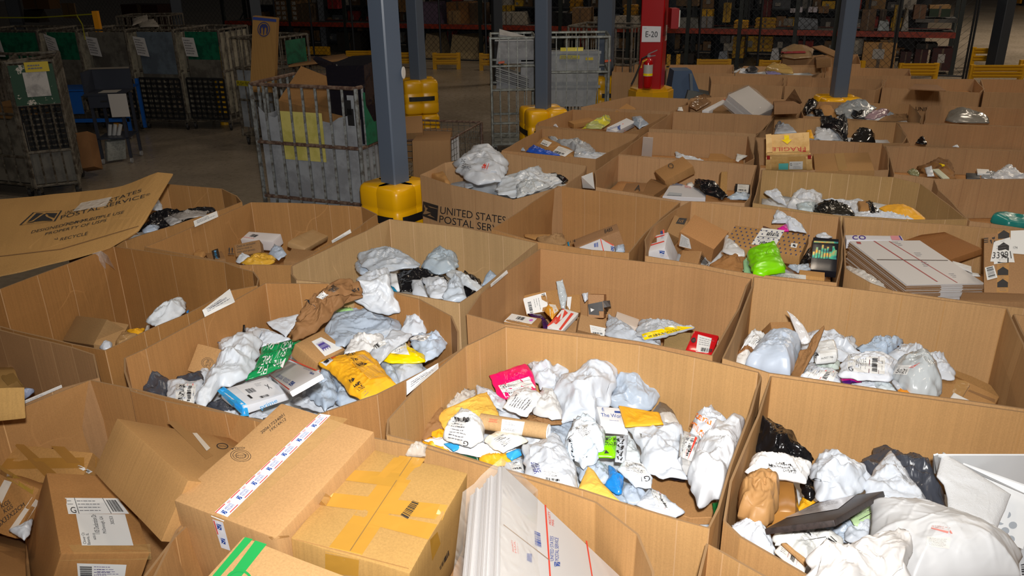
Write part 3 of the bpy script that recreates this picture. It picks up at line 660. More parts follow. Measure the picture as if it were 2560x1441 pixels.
lb = box(dict(a=(120, 1187), b=(312, 1190), c=(377, 1384), d=(150, 1384), e=(62, 1352)), 1.06, cardboard('a37544'), 'brown carton with a handwritten white address label, lower left', h=.3, wob=.003, bev=.007)
s = Surf([lb]); crop(0, 900, 2.664)
d = Decal(s, [(432, 922), (785, 925), (860, 1028), (455, 1030)], .0012); d.sheet('shipping_label', WHITE, 5, 3); d.text('G', .05, .58, .14, .95); d.rect(.17, 0, .18, 1); d.lines(.2, .1, .62, .9, 4); d.barcode(.75, .12, .93, .88, 13, True); d.rect(.7, 0, .71, 1); d.lines(.02, .1, .12, .5, 2); d.done()
d = Decal(s, [(505, 1030), (832, 1032), (888, 1240), (545, 1240)], .0014); d.sheet('address_label', WHITE, 5, 5)
d.text('1105 Declaration Dr', .30, .02, .40, .64, rot=90); d.text('McDonough, GA', .46, .08, .55, .62, rot=90); d.text('30253', .66, .08, .73, .33, rot=90); d.text('Clover Ct', .03, .60, .09, .96, rot=90); d.text('Batavia, IL', .11, .62, .18, .98, rot=90); d.text('60510', .25, .62, .30, .82, rot=90); d.done(name='handwriting')
d = Decal(s, [(512, 1355), (842, 1365), (830, 1450), (520, 1450)], .0012); d.sheet('defaced_label', WHITE, 5, 3); PUR = plain('3a2a70'); d.barcode(.05, .2, .3, .9, 12, False); d.lines(.34, .1, .7, .9, 4, mat=PUR); d.lines(.4, .3, .95, .8, 3, mat=PUR); d.done()
tape(s, [(400, 1285), (1005, 1282), (1005, 1290), (400, 1294)], CB2, 6, 1, .001, 'lid_seam'); tape(s, [(400, 1235), (1000, 1230), (1008, 1330), (402, 1340)], TAPEC, 6, 2, .0009)
T3 = cardboard('a57a45')
o = box(dict(a=(-120, 560), b=(635, 600), c=(515, 860), d=(-190, 780)), 1.0, T3, 'crushed taped brown carton left of the tilted plain carton', h=.2, wob=.01, bev=.01)
s = Surf([o]); tape(s, [(90, 560), (160, 565), (380, 760), (310, 790)], poly('8d6430', .2, .2), 6, 2); tape(s, [(0, 660), (640, 650), (640, 720), (0, 730)], poly('94692f', .2, .2), 8, 2, .0012); tape(s, [(340, 575), (430, 580), (540, 690), (450, 690)], poly('8d6430', .2, .2), 4, 2, .0014)
shiplabel(s, [(495, 704), (530, 703), (615, 745), (590, 760)], None, style=2)
o = box(dict(a=(-60, 700), b=(265, 905), c=(95, 1165), d=(-200, 1120)), 1.02, cardboard('a07240'), 'brown carton stencilled with weight and size at the left edge', h=.2, wob=.006)
s = Surf([o]); d = Decal(s, [(-60, 1000), (110, 905), (160, 1000), (-10, 1150)], .001); d.text('KGS', .38, .0, .72, .22); d.text('KGS', .40, .28, .74, .50); d.text('56X33X22CM', .0, .62, 1.1, .86); d.done(o, 'stencilled_lettering')
tape(s, [(60, 1135), (215, 915), (262, 945), (120, 1165)], poly('cfc4b6', .3, .2), 6, 2); tape(s, [(-20, 890), (30, 800), (80, 815), (10, 960)], poly('cfc4b6', .3, .2), 4, 2); tape(s, [(0, 700), (270, 880), (262, 925), (0, 760)], poly('9a7a35', .2, .2), 6, 2, .0016)
B('clear wrapped white paper label lying beside the stencilled carton', [(60, 1140), (220, 1060), (200, 1160), (160, 1200)], 1.0, .02, WH, wr=.5)
o = box(dict(a=(-120, 1150), b=(165, 1200), c=(180, 1520), d=(-200, 1500)), .98, cardboard('9c7244'), 'plain brown carton in the bottom left corner of the picture', h=.2)
# far left bin L0
o = box(dict(a=(-90, 0), b=(55, 20), c=(165, 170), d=(-60, 200)), 1.1, cardboard('a9844c'), 'torn brown taped box at the left edge', h=.12, wob=.006); s = Surf([o]); tape(s, [(-40, 60), (60, 50), (160, 180), (100, 230)], poly('9a7a3c', .2, .2), 6, 3)
B('white folded paper card beside the torn taped box', [(-20, 215), (45, 235), (80, 275), (50, 295), (-20, 320)], 1.12, .006, WHITE, wr=.2, cat='paper', name='paper_card')
B('crumpled blue and white mailer wedged behind the torn taped box', [(110, 270), (185, 200), (235, 205), (180, 250), (130, 280)], 1.05, .03, poly('8f9bb8', .3, .5))
# ---- bundle of flat white cartons in front --------------------------------
crop(1000, 860, 2.48)
def bundle(obs, z, label, nsheet, tilt, h, fan=.004, frame=None, brown=False, **kw):
    if frame:
        A, B_, D = frame; u, v = B_-A, D-A; v = v-u*(u@v)/(u@u); n = np.cross(v, u); n /= np.linalg.norm(n); R = np.stack([u/np.linalg.norm(u), -v/np.linalg.norm(v), n], 1); sz = np.array([np.linalg.norm(u)/2, np.linalg.norm(v)/2, h/2]); ctr = A+u/2+v/2-n*h/2
    else: ctr, R, sz, err = fitbox(obs, z, tilt, h, **kw)
    root = empty('flat_carton_bundle', ctr, label, 'carton bundle'); R_ = random.Random(5); t = 2*sz[2]/nsheet
    for i in range(nsheet):
        dx, dy = R_.uniform(-fan, fan), R_.uniform(-fan, fan); zz = -sz[2]+i*t
        M = MB(); hx, hy = sz[0], sz[1]
        nseg = 3; 
        if brown and i < nsheet-1:
            M.box(-hx+dx, -hy+dy, zz+t*.1, hx+dx, hy+dy, zz+t*.85, 1); M.box(-hx*.1+dx, -hy+dy-.003, zz+t*.1, hx*.45+dx, -hy+dy, zz+t*.85, 0); M.box(-hx+dx+.002, -hy+dy+.002, zz+t*.85, hx+dx-.002, hy+dy-.002, zz+t, 0)
            V = np.array(M.V)@R.T+ctr; mkobj('flat_carton', V, M.F, [plain('c6c3c2', .5), cardboard('8a6848')], root, M.M, loc=ctr); continue
        M.box(-hx+dx, -hy+dy, zz+t*.12, hx+dx, hy+dy, zz+t*.5, 0); M.box(-hx+dx+.004, -hy+dy+.004, zz+t*.5, hx+dx-.002, hy+dy-.004, zz+t*.62, 1); M.box(-hx+dx, -hy+dy, zz+t*.62, hx+dx, hy+dy, zz+t*1.0, 0)
        V = np.array(M.V)@R.T+ctr; mkobj('flat_carton', V, M.F, [plain('c6c3c2', .5), cardboard('8a6848')], root, M.M, loc=ctr)
    top = np.array([(-sz[0], sz[1], sz[2]), (sz[0], sz[1], sz[2]), (sz[0], -sz[1], sz[2]), (-sz[0], -sz[1], sz[2])])@R.T+ctr
    return root, ctr, R, sz, [o for o in root.children]
crop()
rt, ctr, R, sz, ch = bundle(None, 0, 'plastic-wrapped bundle of flat white postal cartons in front', 15, None, .15, fan=.006, frame=(bp(1258, 1166, 1.4), bp(1590, 1478, .95), bp(1268, 1600, 1.5)))
top = ch[-1]; s = Surf([top]); crop(1000, 860, 2.48)
for q in ([(895, 1000), (905, 1000), (935, 1445), (925, 1445)], [(1150, 1220), (1160, 1225), (1195, 1445), (1187, 1445)]): tape(s, q, RED, 8, 1, .0006, 'red_line')
d = Decal(s, [(640, 1120), (925, 1340), (925, 1346), (640, 1126)], .001); d.sheet('carton_fold', plain('8f7256'), 10, 1)
d = Decal(s, [(925, 1390), (925, 1170), (985, 1190), (990, 1380)], .001); d.eagle(.0, .45, .15, 1, 2); d.text('UNITED STATES', .18, .05, .9, .40, 2); d.text('POSTAL SERVICE', .18, .52, .9, .9, 2); d.done(top, 'printed_lettering')
d = Decal(s, [(920, 1120), (912, 1040), (950, 1050), (955, 1135)], .001); d.text('PRIORITY', 0, .05, 1, .45, 1); d.text('MAIL', 0, .55, .5, .95, 1); d.done(top, 'printed_lettering')
d = Decal(s, [(825, 1150), (870, 1170), (880, 1280), (830, 1260)], .001); d.barcode(.1, .1, .9, .9, 14, False, 2); d.done(top, 'barcode')
d = Decal(s, [(780, 1295), (820, 1300), (820, 1370), (780, 1350)], .001); d.barcode(.1, .1, .9, .9, 10, True, 2); d.done(top, 'barcode')
d = Decal(s, [(690, 1290), (680, 1210), (730, 1220), (740, 1310)], .001); d.text('PRIORITY', 0, .1, .9, .3, 1); d.text('MAIL', 0, .4, .9, .6, 1); d.lines(0, .7, .9, .9, 2, mat=1); d.done(top, 'printed_lettering')
# clear wrap over the left end of the bundle
def wrapfilm(ctr, R, sz, x0, x1, parent, off=.012, mat=None):
    V = []; F = []; nx, nr = 14, 16
    for i in range(nx+1):
        x = x0+(x1-x0)*i/nx
        for j in range(nr):
            t = 2*math.pi*j/nr; cx_, cy_ = math.cos(t), math.sin(t); k = 1/max(abs(cx_), abs(cy_)); y, z = cx_*k*(sz[1]+off), cy_*k*(sz[2]+off)
            nn = .010*noise.noise(Vector((x*9, t*3, 1.7))); V.append((x+nn, y+nn*np.sign(y), z+nn*np.sign(z)))
    for i in range(nx):
        for j in range(nr): F.append((i*nr+j, i*nr+(j+1) % nr, (i+1)*nr+(j+1) % nr, (i+1)*nr+j))
    V = np.array(V)@R.T+ctr; return mkobj('plastic_wrap', V, F, mat or clear(.2), parent, smooth=True)
wrapfilm(ctr, R, sz, -sz[0]-.02, -sz[0]+.14, rt)
# ---- bin M: heap of white mailers -----------------------------------------
crop(1000, 860, 2.48)
bx = slab([(1540, 800), (1800, 820), (1960, 960), (1935, 1080), (1800, 1085), (1560, 1000)], .84, .03, cardboard('a87c4e'), 'brown flat carton lying bare at the bottom right of the pink mailer bin')
bins_M = [
 ('translucent white plastic wrap behind the yellow padded envelope', [(270, 400), (320, 350), (420, 285), (475, 300), (430, 360), (300, 420)], .97, .03, clear(.5), dict(wr=2, fr=2)),
 ('white mailer corner between the yellow envelope and the pink mailer', [(470, 255), (620, 310), (660, 355), (640, 420), (560, 380), (480, 320)], .96, .02, WH, {}),
 ('brown kraft envelope under the small black and white parcel', [(740, 450), (850, 440), (1010, 470), (1000, 500), (850, 500), (770, 480)], .95, .02, KRAFT, dict(name='kraft_envelope', cat='envelope')),
 ('flat pale blue mailer under the cardboard tube', [(600, 450), (760, 440), (900, 480), (1090, 480), (1060, 560), (1040, 650), (960, 600), (820, 620), (720, 560)], .90, .025, GY, dict(wr=.6)),
 ('white mailer with thin printed label left of the pale one', [(600, 350), (700, 400), (760, 450), (700, 480), (600, 460)], .93, .02, WH2, {}),
 ('bright pink mailer with a white shipping label', [(555, 200), (775, 122), (820, 170), (850, 290), (862, 362), (650, 347), (600, 310)], 1.0, .035, PINK, dict(tilt=(0, .35), wr=.5)),
 ('crumpled white mailer right behind the pink mailer', [(790, 130), (862, 100), (900, 125), (1035, 125), (1042, 180), (1000, 220), (960, 300), (880, 290), (840, 250)], 1.0, .05, WH, dict(wr=1.5, tilt=(0, .3))),
 ('pale blue grey bag against the back wall beside the biggest white mailer', [(1335, 155), (1540, 155), (1590, 180), (1635, 255), (1600, 340), (1570, 420), (1400, 400), (1270, 395), (1320, 280)], .98, .07, GY, dict(wr=1.1, tilt=(0, .4), name='poly_bag')),
 ('biggest crumpled white mailer at the back of the pink mailer bin', [(950, 250), (1000, 190), (1060, 175), (1150, 150), (1190, 110), (1250, 98), (1320, 120), (1362, 200), (1340, 280), (1290, 385), (1230, 400), (1215, 470), (1130, 495), (1010, 480), (990, 370), (960, 300)], 1.0, .10, WH, dict(wr=1.7, tilt=(0, .35))),
 ('brown and grey camouflage patterned mailer behind the flat yellow envelope', [(1610, 360), (1650, 375), (1700, 430), (1737, 505), (1640, 500), (1560, 430)], .95, .03, poly('6b5d4e', .4, .3, hex2='b3aca4'), dict(tilt=(0, .3), wr=.5)),
 ('flat plain yellow envelope over the white book box', [(1355, 385), (1610, 430), (1632, 500), (1395, 517)], 1.02, .012, YEL, dict(wr=.25, name='padded_envelope', cat='envelope', p=6)),
 ('clear bag with a G label leaning on the big white sack', [(1750, 550), (1868, 590), (1850, 710), (1800, 825), (1715, 790), (1735, 640)], .96, .06, clear(.6, 'dcdcdc'), dict(wr=1)),
 ('white bag printed with orange web address', [(1790, 565), (1830, 450), (1890, 425), (1925, 406), (1950, 430), (2000, 460), (2040, 515), (1970, 600), (1890, 600), (1850, 600)], .98, .09, WH, dict(wr=1, tilt=(0, .2))),
 ('big white stuffed sack against the right wall of the pink mailer bin', [(1880, 590), (1960, 520), (2080, 480), (2135, 512), (2110, 640), (2060, 800), (2000, 950), (1860, 1003), (1790, 920), (1775, 850), (1810, 740)], 1.0, .13, poly('d8dce2', .35, .25, scale=7), dict(wr=1.4, p=2.6, q=.6)),
 ('pale grey translucent bag between green bag and wide white mailer', [(1395, 545), (1450, 600), (1510, 750), (1440, 740), (1350, 735)], .93, .03, poly('c5ccd0', .3, .4), {}),
 ('wide white mailer with curved barcode label in the centre right', [(1400, 515), (1560, 498), (1755, 500), (1762, 560), (1735, 720), (1768, 830), (1700, 845), (1560, 810), (1500, 760), (1480, 640), (1440, 570)], .98, .06, WH, dict(wr=1.3)),
 ('white mailer with torn dark lining under the wide white mailer', [(1560, 780), (1680, 770), (1790, 830), (1760, 850), (1600, 830)], .90, .03, poly('c9cdd6', .4, .5, hex2='20284a'), {}),
 ('lime green bag with black recycling lettering', [(1255, 575), (1345, 573), (1340, 706), (1208, 702), (1225, 670), (1265, 620)], .965, .03, LIME, dict(wr=.6)),
 ('white strip bag printed with a column of black arrows', [(1340, 572), (1415, 568), (1398, 738), (1332, 732)], .97, .02, WH2, dict(wr=.5)),
 ('white crumpled bag with faint blue lines left of the lime green bag', [(1040, 560), (1080, 490), (1130, 463), (1200, 480), (1262, 560), (1284, 640), (1215, 680), (1235, 725), (1140, 768), (1060, 720), (1028, 640)], .985, .08, poly('d4dbe3', .3, .6, hex2='d5e3f0'), dict(wr=1.8, fr=1.3)),
 ('yellow padded envelope with a quilted surface at the left', [(232, 430), (500, 306), (542, 298), (628, 462), (500, 480), (380, 470), (290, 555), (245, 480)], .995, .02, YEL2, dict(wr=.4, name='padded_envelope', cat='envelope')),
 ('brown folded kraft mailer against the left wall of the pink mailer bin', [(103, 580), (228, 373), (266, 400), (285, 515), (210, 560), (150, 605)], .97, .025, KRAFT, dict(tilt=(.2, .3), wr=.6, name='kraft_mailer')),
 ('white mailer of fine grey text lying over the pink one', [(635, 395), (700, 300), (780, 263), (885, 320), (870, 350), (785, 455), (700, 425)], 1.03, .03, poly('e2e5e8', .3, .3), dict(wr=.7)),
 ('small black and white parcel with barcode in clear tape', [(818, 400), (850, 360), (880, 280), (945, 290), (1002, 400), (1002, 468), (940, 468), (830, 435)], 1.0, .05, poly('cfcfcf', .2, .5), dict(wr=1.2)),
 ('bright yellow mailer edge along the front left rim', [(133, 610), (165, 588), (225, 605), (335, 662), (320, 690), (200, 665)], .93, .03, YEL, {}),
 ('yellow wrapper sticking out under the bubble parcel', [(180, 560), (270, 535), (310, 560), (230, 600)], .95, .02, YEL, {}),
 ('white and sky blue mailer under the bubble parcel', [(150, 600), (200, 575), (290, 600), (420, 620), (530, 640), (740, 655), (750, 690), (680, 720), (480, 700), (330, 670)], .95, .03, poly('e6eaf0', .35, .4), dict(wr=.6)),
 ('sky blue padded sleeve end at the front rim', [(650, 690), (750, 655), (755, 690), (690, 722)], .965, .022, SKY, dict(wr=.4)),
 ('sky blue patch mailer left of the front rim', [(270, 620), (330, 612), (400, 640), (330, 665)], .965, .012, SKY, dict(wr=.4)),
 ('dark green plastic mailer just inside the front rim', [(325, 668), (400, 660), (480, 690), (500, 735), (330, 700)], .92, .03, poly('0f4a34', .3, .4), {}),
 ('golden yellow mailer at the front rim beneath the blue sleeve', [(485, 690), (545, 663), (640, 725), (755, 690), (755, 720), (650, 755), (590, 765), (490, 725)], .94, .03, YEL, dict(wr=.8)),
 ('round white bubble parcel taped with a G label', [(258, 585), (300, 520), (378, 423), (450, 460), (528, 520), (518, 600), (440, 640), (330, 612)], 1.02, .085, poly('dfe5e8', .2, .4), dict(wr=.7, p=2.6, q=.6)),
 ('clear-front yellow mailer with a paper slip', [(518, 600), (610, 543), (700, 558), (797, 605), (640, 672), (580, 652)], 1.0, .04, poly('e3dccb', .2, .4, hex2='f0e9dc'), dict(wr=.5)),
 ('white mailer with blue handwriting and a label at the front rim', [(765, 640), (850, 620), (950, 563), (990, 578), (1040, 680), (1095, 780), (1110, 905), (1110, 960), (800, 860), (762, 740)], .99, .07, WH, dict(wr=.9)),
 ('white mailer with a label left of the handwritten one', [(630, 750), (755, 700), (775, 800), (770, 850), (700, 830)], .93, .03, WH2, {}),
 ('orange-yellow padded envelope point at the front rim', [(1165, 763), (1200, 785), (1250, 860), (1365, 980), (1100, 905)], .985, .02, YEL2, dict(wr=.3, name='padded_envelope', cat='envelope')),
 ('bright blue mailer in front of the lime green bag', [(1290, 753), (1330, 780), (1388, 840), (1375, 930), (1340, 935), (1268, 880), (1295, 820)], .985, .035, BLU, dict(wr=1)),
 ('white mailer with printed label and black letter G near the blue mailer', [(1345, 780), (1390, 730), (1500, 755), (1565, 835), (1558, 895), (1460, 888)], .98, .035, poly('dbe2ea', .3, .3), dict(wr=.6)),
 ('pale wrinkled mailer beneath the blue mailer', [(1370, 930), (1385, 855), (1460, 885), (1525, 930), (1490, 1000), (1400, 990)], .93, .03, GY, dict(wr=1)),
 ('grey wrinkled film scrap at the front rim right of the orange envelope', [(1300, 880), (1380, 920), (1410, 985), (1350, 975), (1290, 930)], .95, .02, GY2, dict(wr=1.6)),
 ('white barcode mailer lying lowest in the pink mailer bin', [(1545, 890), (1620, 930), (1765, 1045), (1712, 1078), (1590, 1050), (1460, 1000), (1500, 950)], .93, .03, WH, dict(wr=.5)),
 ('pale mailer corner between the two yellow pieces', [(1085, 770), (1170, 770), (1240, 740), (1300, 760), (1310, 860), (1230, 870), (1120, 850)], .93, .04, GY, dict(wr=1)),
 ('dark green scrap in the near right corner', [(1935, 990), (1990, 972), (1965, 1075), (1945, 1060)], .87, .01, poly('0c6a30', .3, .2), dict(wr=.3)),
 ('white wrinkled mailer under the cardboard tube', [(720, 540), (900, 590), (1030, 640), (1050, 720), (960, 660), (800, 650), (740, 620)], .93, .04, WH2, dict(wr=1)),
]
OM = {}
for L_, q, z, h, m, kw in bins_M: OM[L_] = B(L_, q, z, h, m, **kw)
g = lambda k: Surf([[o for l, o in OM.items() if k in l][0]])
shiplabel(g('bright pink'), [(610, 262), (800, 205), (838, 275), (655, 333)], 'G', style=0, off=.003)
s = g('orange web'); d = Decal(s, [(1850, 430), (1985, 500), (1965, 540), (1835, 470)], .004); ORG = plain('f07818'); d.text('temu.co', 0, 0, 1, .8, ORG); d.done(name='orange_lettering')
d = Decal(s, [(1820, 480), (1890, 550), (1870, 590), (1800, 520)], .004); d.text('emu.co', 0, 0, 1, .8, ORG); d.done(name='orange_lettering')
shiplabel(g('clear bag with a G'), [(1735, 560), (1850, 590), (1800, 730), (1722, 700)], 'G', style=1, off=.004)
shiplabel(g('wide white mailer'), [(1478, 535), (1570, 520), (1620, 620), (1530, 690)], None, style=2, off=.003)
s = g('wide white'); d = Decal(s, [(1480, 530), (1560, 525), (1570, 585), (1495, 590)], .005); d.barcode(0, 0, 1, 1, 16, True); d.done(name='barcode')
s = g('lime green'); d = Decal(s, [(1340, 640), (1275, 640), (1275, 582), (1340, 582)], .003); d.text('RECYC', 0, .1, 1, .45); d.text('NK CAN', 0, .6, 1, .95); d.done(name='black_lettering')
d = Decal(s, [(1215, 640), (1260, 640), (1300, 690), (1240, 690)], .003); d.poly([(0, .6), (.4, .2), (.8, .6), (.6, .6), (.4, .4), (.2, .8)]); d.poly([(.5, .9), (1, .4), (1, .9)]); d.done(name='recycling_mark')
s = g('column of black arrows'); d = Decal(s, [(1350, 580), (1395, 580), (1385, 730), (1340, 725)], .003)
for i in range(4):
    for a in (0, 2.1, 4.2):
        c_ = lambda r, t: (.5+r*math.cos(a+t), .13+i*.25+r*.32*math.sin(a+t)); d.poly([c_(.4, 0), c_(.4, .9), c_(.5, 1.1), c_(.3, 1.5), c_(.15, 1.0), c_(.25, .9), c_(.25, 0)])
d.done(name='recycling_mark')
shiplabel(g('fine grey text'), [(655, 385), (715, 300), (850, 345), (785, 430)], None, style=3, off=.003, mat=poly('e6e8ea', .4, .2))
shiplabel(g('round white bubble'), [(320, 460), (440, 462), (420, 632), (290, 600)], None, style=3, off=.003)
s = g('round white bubble'); d = Decal(s, [(385, 600), (440, 605), (435, 632), (380, 628)], .005); d.text('G', .3, 0, .9, 1, rot=180); d.done(name='black_letter')
d = Decal(s, [(335, 460), (440, 470), (440, 490), (345, 485)], .005); d.barcode(0, 0, 1, 1, 22, True); d.done(name='barcode')
shiplabel(g('clear-front yellow'), [(570, 590), (640, 560), (720, 600), (650, 650)], None, style=3, off=.003)
s = g('blue handwriting'); d = Decal(s, [(805, 740), (860, 735), (885, 805), (835, 810)], .003); d.text('Sarah', .1, .0, .6, .95, plain('2b2f7a'), rot=270); d.text('4285', .5, .1, .95, .9, plain('2b2f7a'), rot=270); d.done(name='handwriting')
shiplabel(g('blue handwriting'), [(880, 770), (1010, 810), (1015, 870), (890, 850)], None, style=2, off=.003)
shiplabel(g('letter G near the blue'), [(1395, 730), (1505, 750), (1540, 830), (1400, 790)], None, style=3, off=.003); s = g('letter G near'); d = Decal(s, [(1495, 830), (1540, 825), (1545, 860), (1500, 860)], .004); d.text('G1', 0, 0, 1, 1, rot=180); d.done(name='black_letter')
shiplabel(g('lowest in the pink'), [(1550, 900), (1620, 935), (1690, 1040), (1590, 1010)], None, style=1, off=.003)
shiplabel(g('small black and white'), [(880, 375), (970, 385), (985, 420), (890, 405)], None, style=2, off=.003)
shiplabel(g('left of the handwritten'), [(680, 745), (750, 720), (765, 790), (700, 790)], None, style=2, off=.003)
s = g('crumpled bag with faint'); d = Decal(s, [(1040, 600), (1080, 590), (1110, 740), (1070, 720)], .004); d.text('Recyclable', .1, 0, .5, 1, rot=270); d.done(name='black_lettering')
shiplabel(g('crumpled bag with faint'), [(1090, 520), (1160, 500), (1200, 560), (1130, 590)], None, style=3, off=.004)
s = g('quilted surface'); 
# book box
o = box(dict(a=(1213, 390), b=(1392, 398), c=(1418, 510), d=(1250, 487)), 1.0, plain('e6e8ec', .45), 'white book box printed The Wor in blue', h=.05, wob=.001, name='printed_box'); s = Surf([o])
d = Decal(s, [(1235, 395), (1400, 405), (1415, 495), (1250, 480)], .001); d.text('The Wor', .02, .42, .78, .68, 2); d.text('fi', .08, .02, .16, .3, 2); d.rect(.55, .2, .8, .34, 2); d.lines(.3, .85, .9, .95, 1, mat=2); d.done(o, 'blue_lettering')
# tube
crop(1030, 880, 4.238)
pa, pb = [bp(*px(q), z) for q, z in (((725, 735), 1.035), ((1440, 845), 1.035))]; ax = (pb-pa)/np.linalg.norm(pb-pa); L_ = np.linalg.norm(pb-pa); r_ = .034
tr = MB().lathe(pa, [(.001, .004), (r_*.9, .004), (r_*.9, 0), (r_, 0), (r_, L_), (r_*.92, L_), (r_*.92, L_-.01), (.001, L_-.01)], 28, 0, ax).build('mailing_tube', cardboard('b9966a'), smooth=False); tag(tr, 'brown cardboard mailing tube with white end cap and label', 'tube')
for p_ in tr.data.polygons: p_.use_smooth = True
tr.data.set_sharp_from_angle(angle=.7)
MB().lathe(pa+ax*(L_-.02), [(.001, 0), (r_*.9, 0), (r_*.9, .024), (r_*.6, .018), (.001, .018)], 24, 0, ax).build('end_cap', plain('f0f0f0', .4), tr, smooth=False)
s = Surf([tr]); d = Decal(s, [(955, 715), (1195, 745), (1165, 885), (940, 850)], .0012); d.sheet('shipping_label', WHITE, 6, 8); d.lines(.1, .15, .6, .4, 3); d.lines(.1, .6, .9, .8, 2); d.done()
d = Decal(s, [(815, 712), (910, 722), (905, 752), (810, 742)], .0012); d.rect(0, 0, 1, .12, 1); d.text('DO NOT BEND', .1, .25, .9, .75, 1); d.rect(0, .88, 1, 1, 1); d.done(tr, 'red_stamp')
# ---- bin L2 ----------------------------------------------------------------
def items(T):
    out = {}
    for L_, q, z, h, m, kw in T: out[L_] = B(L_, q, z, h, m, **kw)
    return out
def pick(D, k): return Surf([[o for l, o in D.items() if k in l][0]])
crop(300, 690, 4.002)
bo = box(dict(d=(680, 980), c=(905, 985), b=(1010, 775), a=(772, 638)), 1.03, cardboard('ab8355'), 'small brown carton stamped with a round black seal, left in the paper bag bin', tilt=(.7, 0), h=.12)
s = Surf([bo]); d = Decal(s, [(795, 900), (845, 800), (960, 850), (930, 960)], .001)
for k in (1, .78):
    for i in range(24):
        t0, t1 = 2*math.pi*i/24, 2*math.pi*(i+1)/24; f = lambda t, r: (.5+r*.5*math.cos(t), .5+r*.5*math.sin(t)); d.poly([f(t0, k), f(t1, k), f(t1, k-.05), f(t0, k-.05)])
d.text('ALTER', .18, .34, .82, .52, rot=0); d.text('EGO', .3, .58, .7, .72); d.done(bo, 'stamped_seal')
T = [
 ('black plastic strip poking up against the left wall of the paper bag bin', [(1230, 490), (1250, 490), (1260, 590), (1225, 560)], 1.08, .01, BLK, dict(wr=.3, tilt=(0, .6))),
 ('dark blue film edge behind the small seal carton', [(850, 636), (1005, 645), (990, 672), (900, 660)], 1.03, .01, poly('39425a', .3, .4), dict(wr=.4)),
 ('white wedge shaped mailer behind the green bag', [(1250, 520), (1380, 528), (1500, 545), (1700, 635), (1420, 715), (1380, 700), (1260, 600)], 1.0, .03, WH2, dict(wr=.8, tilt=(0, .2))),
 ('white triangular mailer corner beside the brown paper bag', [(1460, 465), (1560, 430), (1790, 385), (1760, 500), (1700, 560), (1660, 610), (1590, 560), (1520, 520)], 1.03, .015, WH, dict(wr=.4, tilt=(0, .2))),
 ('tall white crumpled mailer left of the green bag', [(975, 680), (1010, 640), (1090, 600), (1170, 615), (1230, 565), (1385, 555), (1410, 640), (1400, 780), (1330, 960), (1240, 1050), (1100, 1110), (1000, 1130), (860, 1300), (740, 1330), (740, 1240), (830, 1100), (900, 930), (1010, 790)], 1.02, .07, poly('cfd6df', .35, .3, scale=8), dict(wr=1.6, fr=1.1)),
 ('green bag with white cursive lettering', [(1420, 720), (1600, 665), (1760, 632), (1845, 650), (1740, 700), (1710, 780), (1650, 890), (1480, 985), (1240, 1055), (1330, 960), (1400, 800)], 1.055, .02, poly('0e8a4c', .3, .3), dict(wr=.7)),
 ('dark slate mailer with torn end at the left of the paper bag bin', [(75, 1010), (150, 940), (300, 980), (455, 1040), (520, 1060), (440, 1250), (330, 1230), (260, 1200), (170, 1060), (90, 1060)], 1.0, .05, DGY, dict(wr=1.2)),
 ('dark slate flap above the white QR label mailer', [(560, 1025), (690, 985), (825, 955), (838, 1060), (700, 1050)], 1.0, .02, DGY, dict(wr=.8)),
 ('white crumple between the seal carton and the tall white mailer', [(800, 930), (830, 908), (905, 940), (880, 1010), (830, 1100), (790, 1000)], .98, .03, WH, dict(wr=1)),
 ('white mailer with a tall black printed label, left front', [(465, 1050), (560, 1028), (700, 1060), (840, 1050), (800, 1150), (730, 1300), (600, 1290), (470, 1245)], 1.015, .03, WH, dict(wr=.6)),
 ('white mailer edge under the dark slate mailer', [(170, 1090), (250, 1120), (300, 1215), (160, 1160)], .96, .02, WH2, {}),
 ('dark slate mailer under the sky blue and white parcel', [(820, 1320), (1050, 1230), (1180, 1280), (1210, 1370), (1000, 1370)], .96, .03, DGY, dict(wr=1)),
 ('white mailer strip at the front rim under the blue and white parcel', [(1000, 1370), (1300, 1340), (1500, 1400), (1420, 1430), (1200, 1400)], .96, .02, WH2, {}),
]
O1 = items(T)
s = pick(O1, 'green bag with'); d = Decal(s, [(1330, 1030), (1430, 690), (1770, 650), (1650, 930)], .004)
for t_, r_ in (('Piz', (.02, .1, .28, .4)), ('PRE', (.32, .15, .6, .45)), ('Rina', (.1, .55, .4, .85)), ('BLV', (.45, .52, .75, .8)), ('Lou', (.68, .1, .98, .5)), ('MOD', (.72, .6, .96, .9))): d.text(t_, *r_, WHITE, rot=90)
d.done(name='white_lettering')
shiplabel(pick(O1, 'tall black printed'), [(560, 1085), (760, 1090), (740, 1290), (560, 1270)], None, style=1, off=.003)
s = pick(O1, 'tall black printed'); d = Decal(s, [(600, 1100), (650, 1100), (640, 1270), (590, 1262)], .005); d.text('1ZG 12F1 G12F1 NGZ', 0, 0, 1, 1, rot=270); d.done(name='black_lettering')
wb = box(dict(a=(980, 1140), b=(1480, 1010), c=(1690, 1170), d=(1230, 1300), h=(1270, 1400), g=(1700, 1240)), 1.09, poly('d8dbe2', .4, .2), 'white parcel with a sky blue left end and taped label', h=.07, bev=.012, wob=.004, name='wrapped_parcel')
s = Surf([wb]); tape(s, [(975, 1150), (1040, 1110), (1265, 1290), (1215, 1390)], SKY, 3, 8, .002, name='sky_blue_end'); tape(s, [(1215, 1290), (1265, 1290), (1290, 1400), (1200, 1400)], SKY, 3, 3, .003, name='sky_blue_end')
d = Decal(s, [(1150, 1110), (1460, 1040), (1620, 1180), (1330, 1260)], .0015); d.sheet('shipping_label', poly('dfe0e4', .35, .1), 5, 5); d.barcode(.15, .3, .4, .55, 14); d.text('X', .78, .3, .9, .6); d.rect(.02, .62, .1, .85); d.barcode(.3, .85, .6, .97, 16); d.lines(.55, .1, .8, .3, 3); d.done()
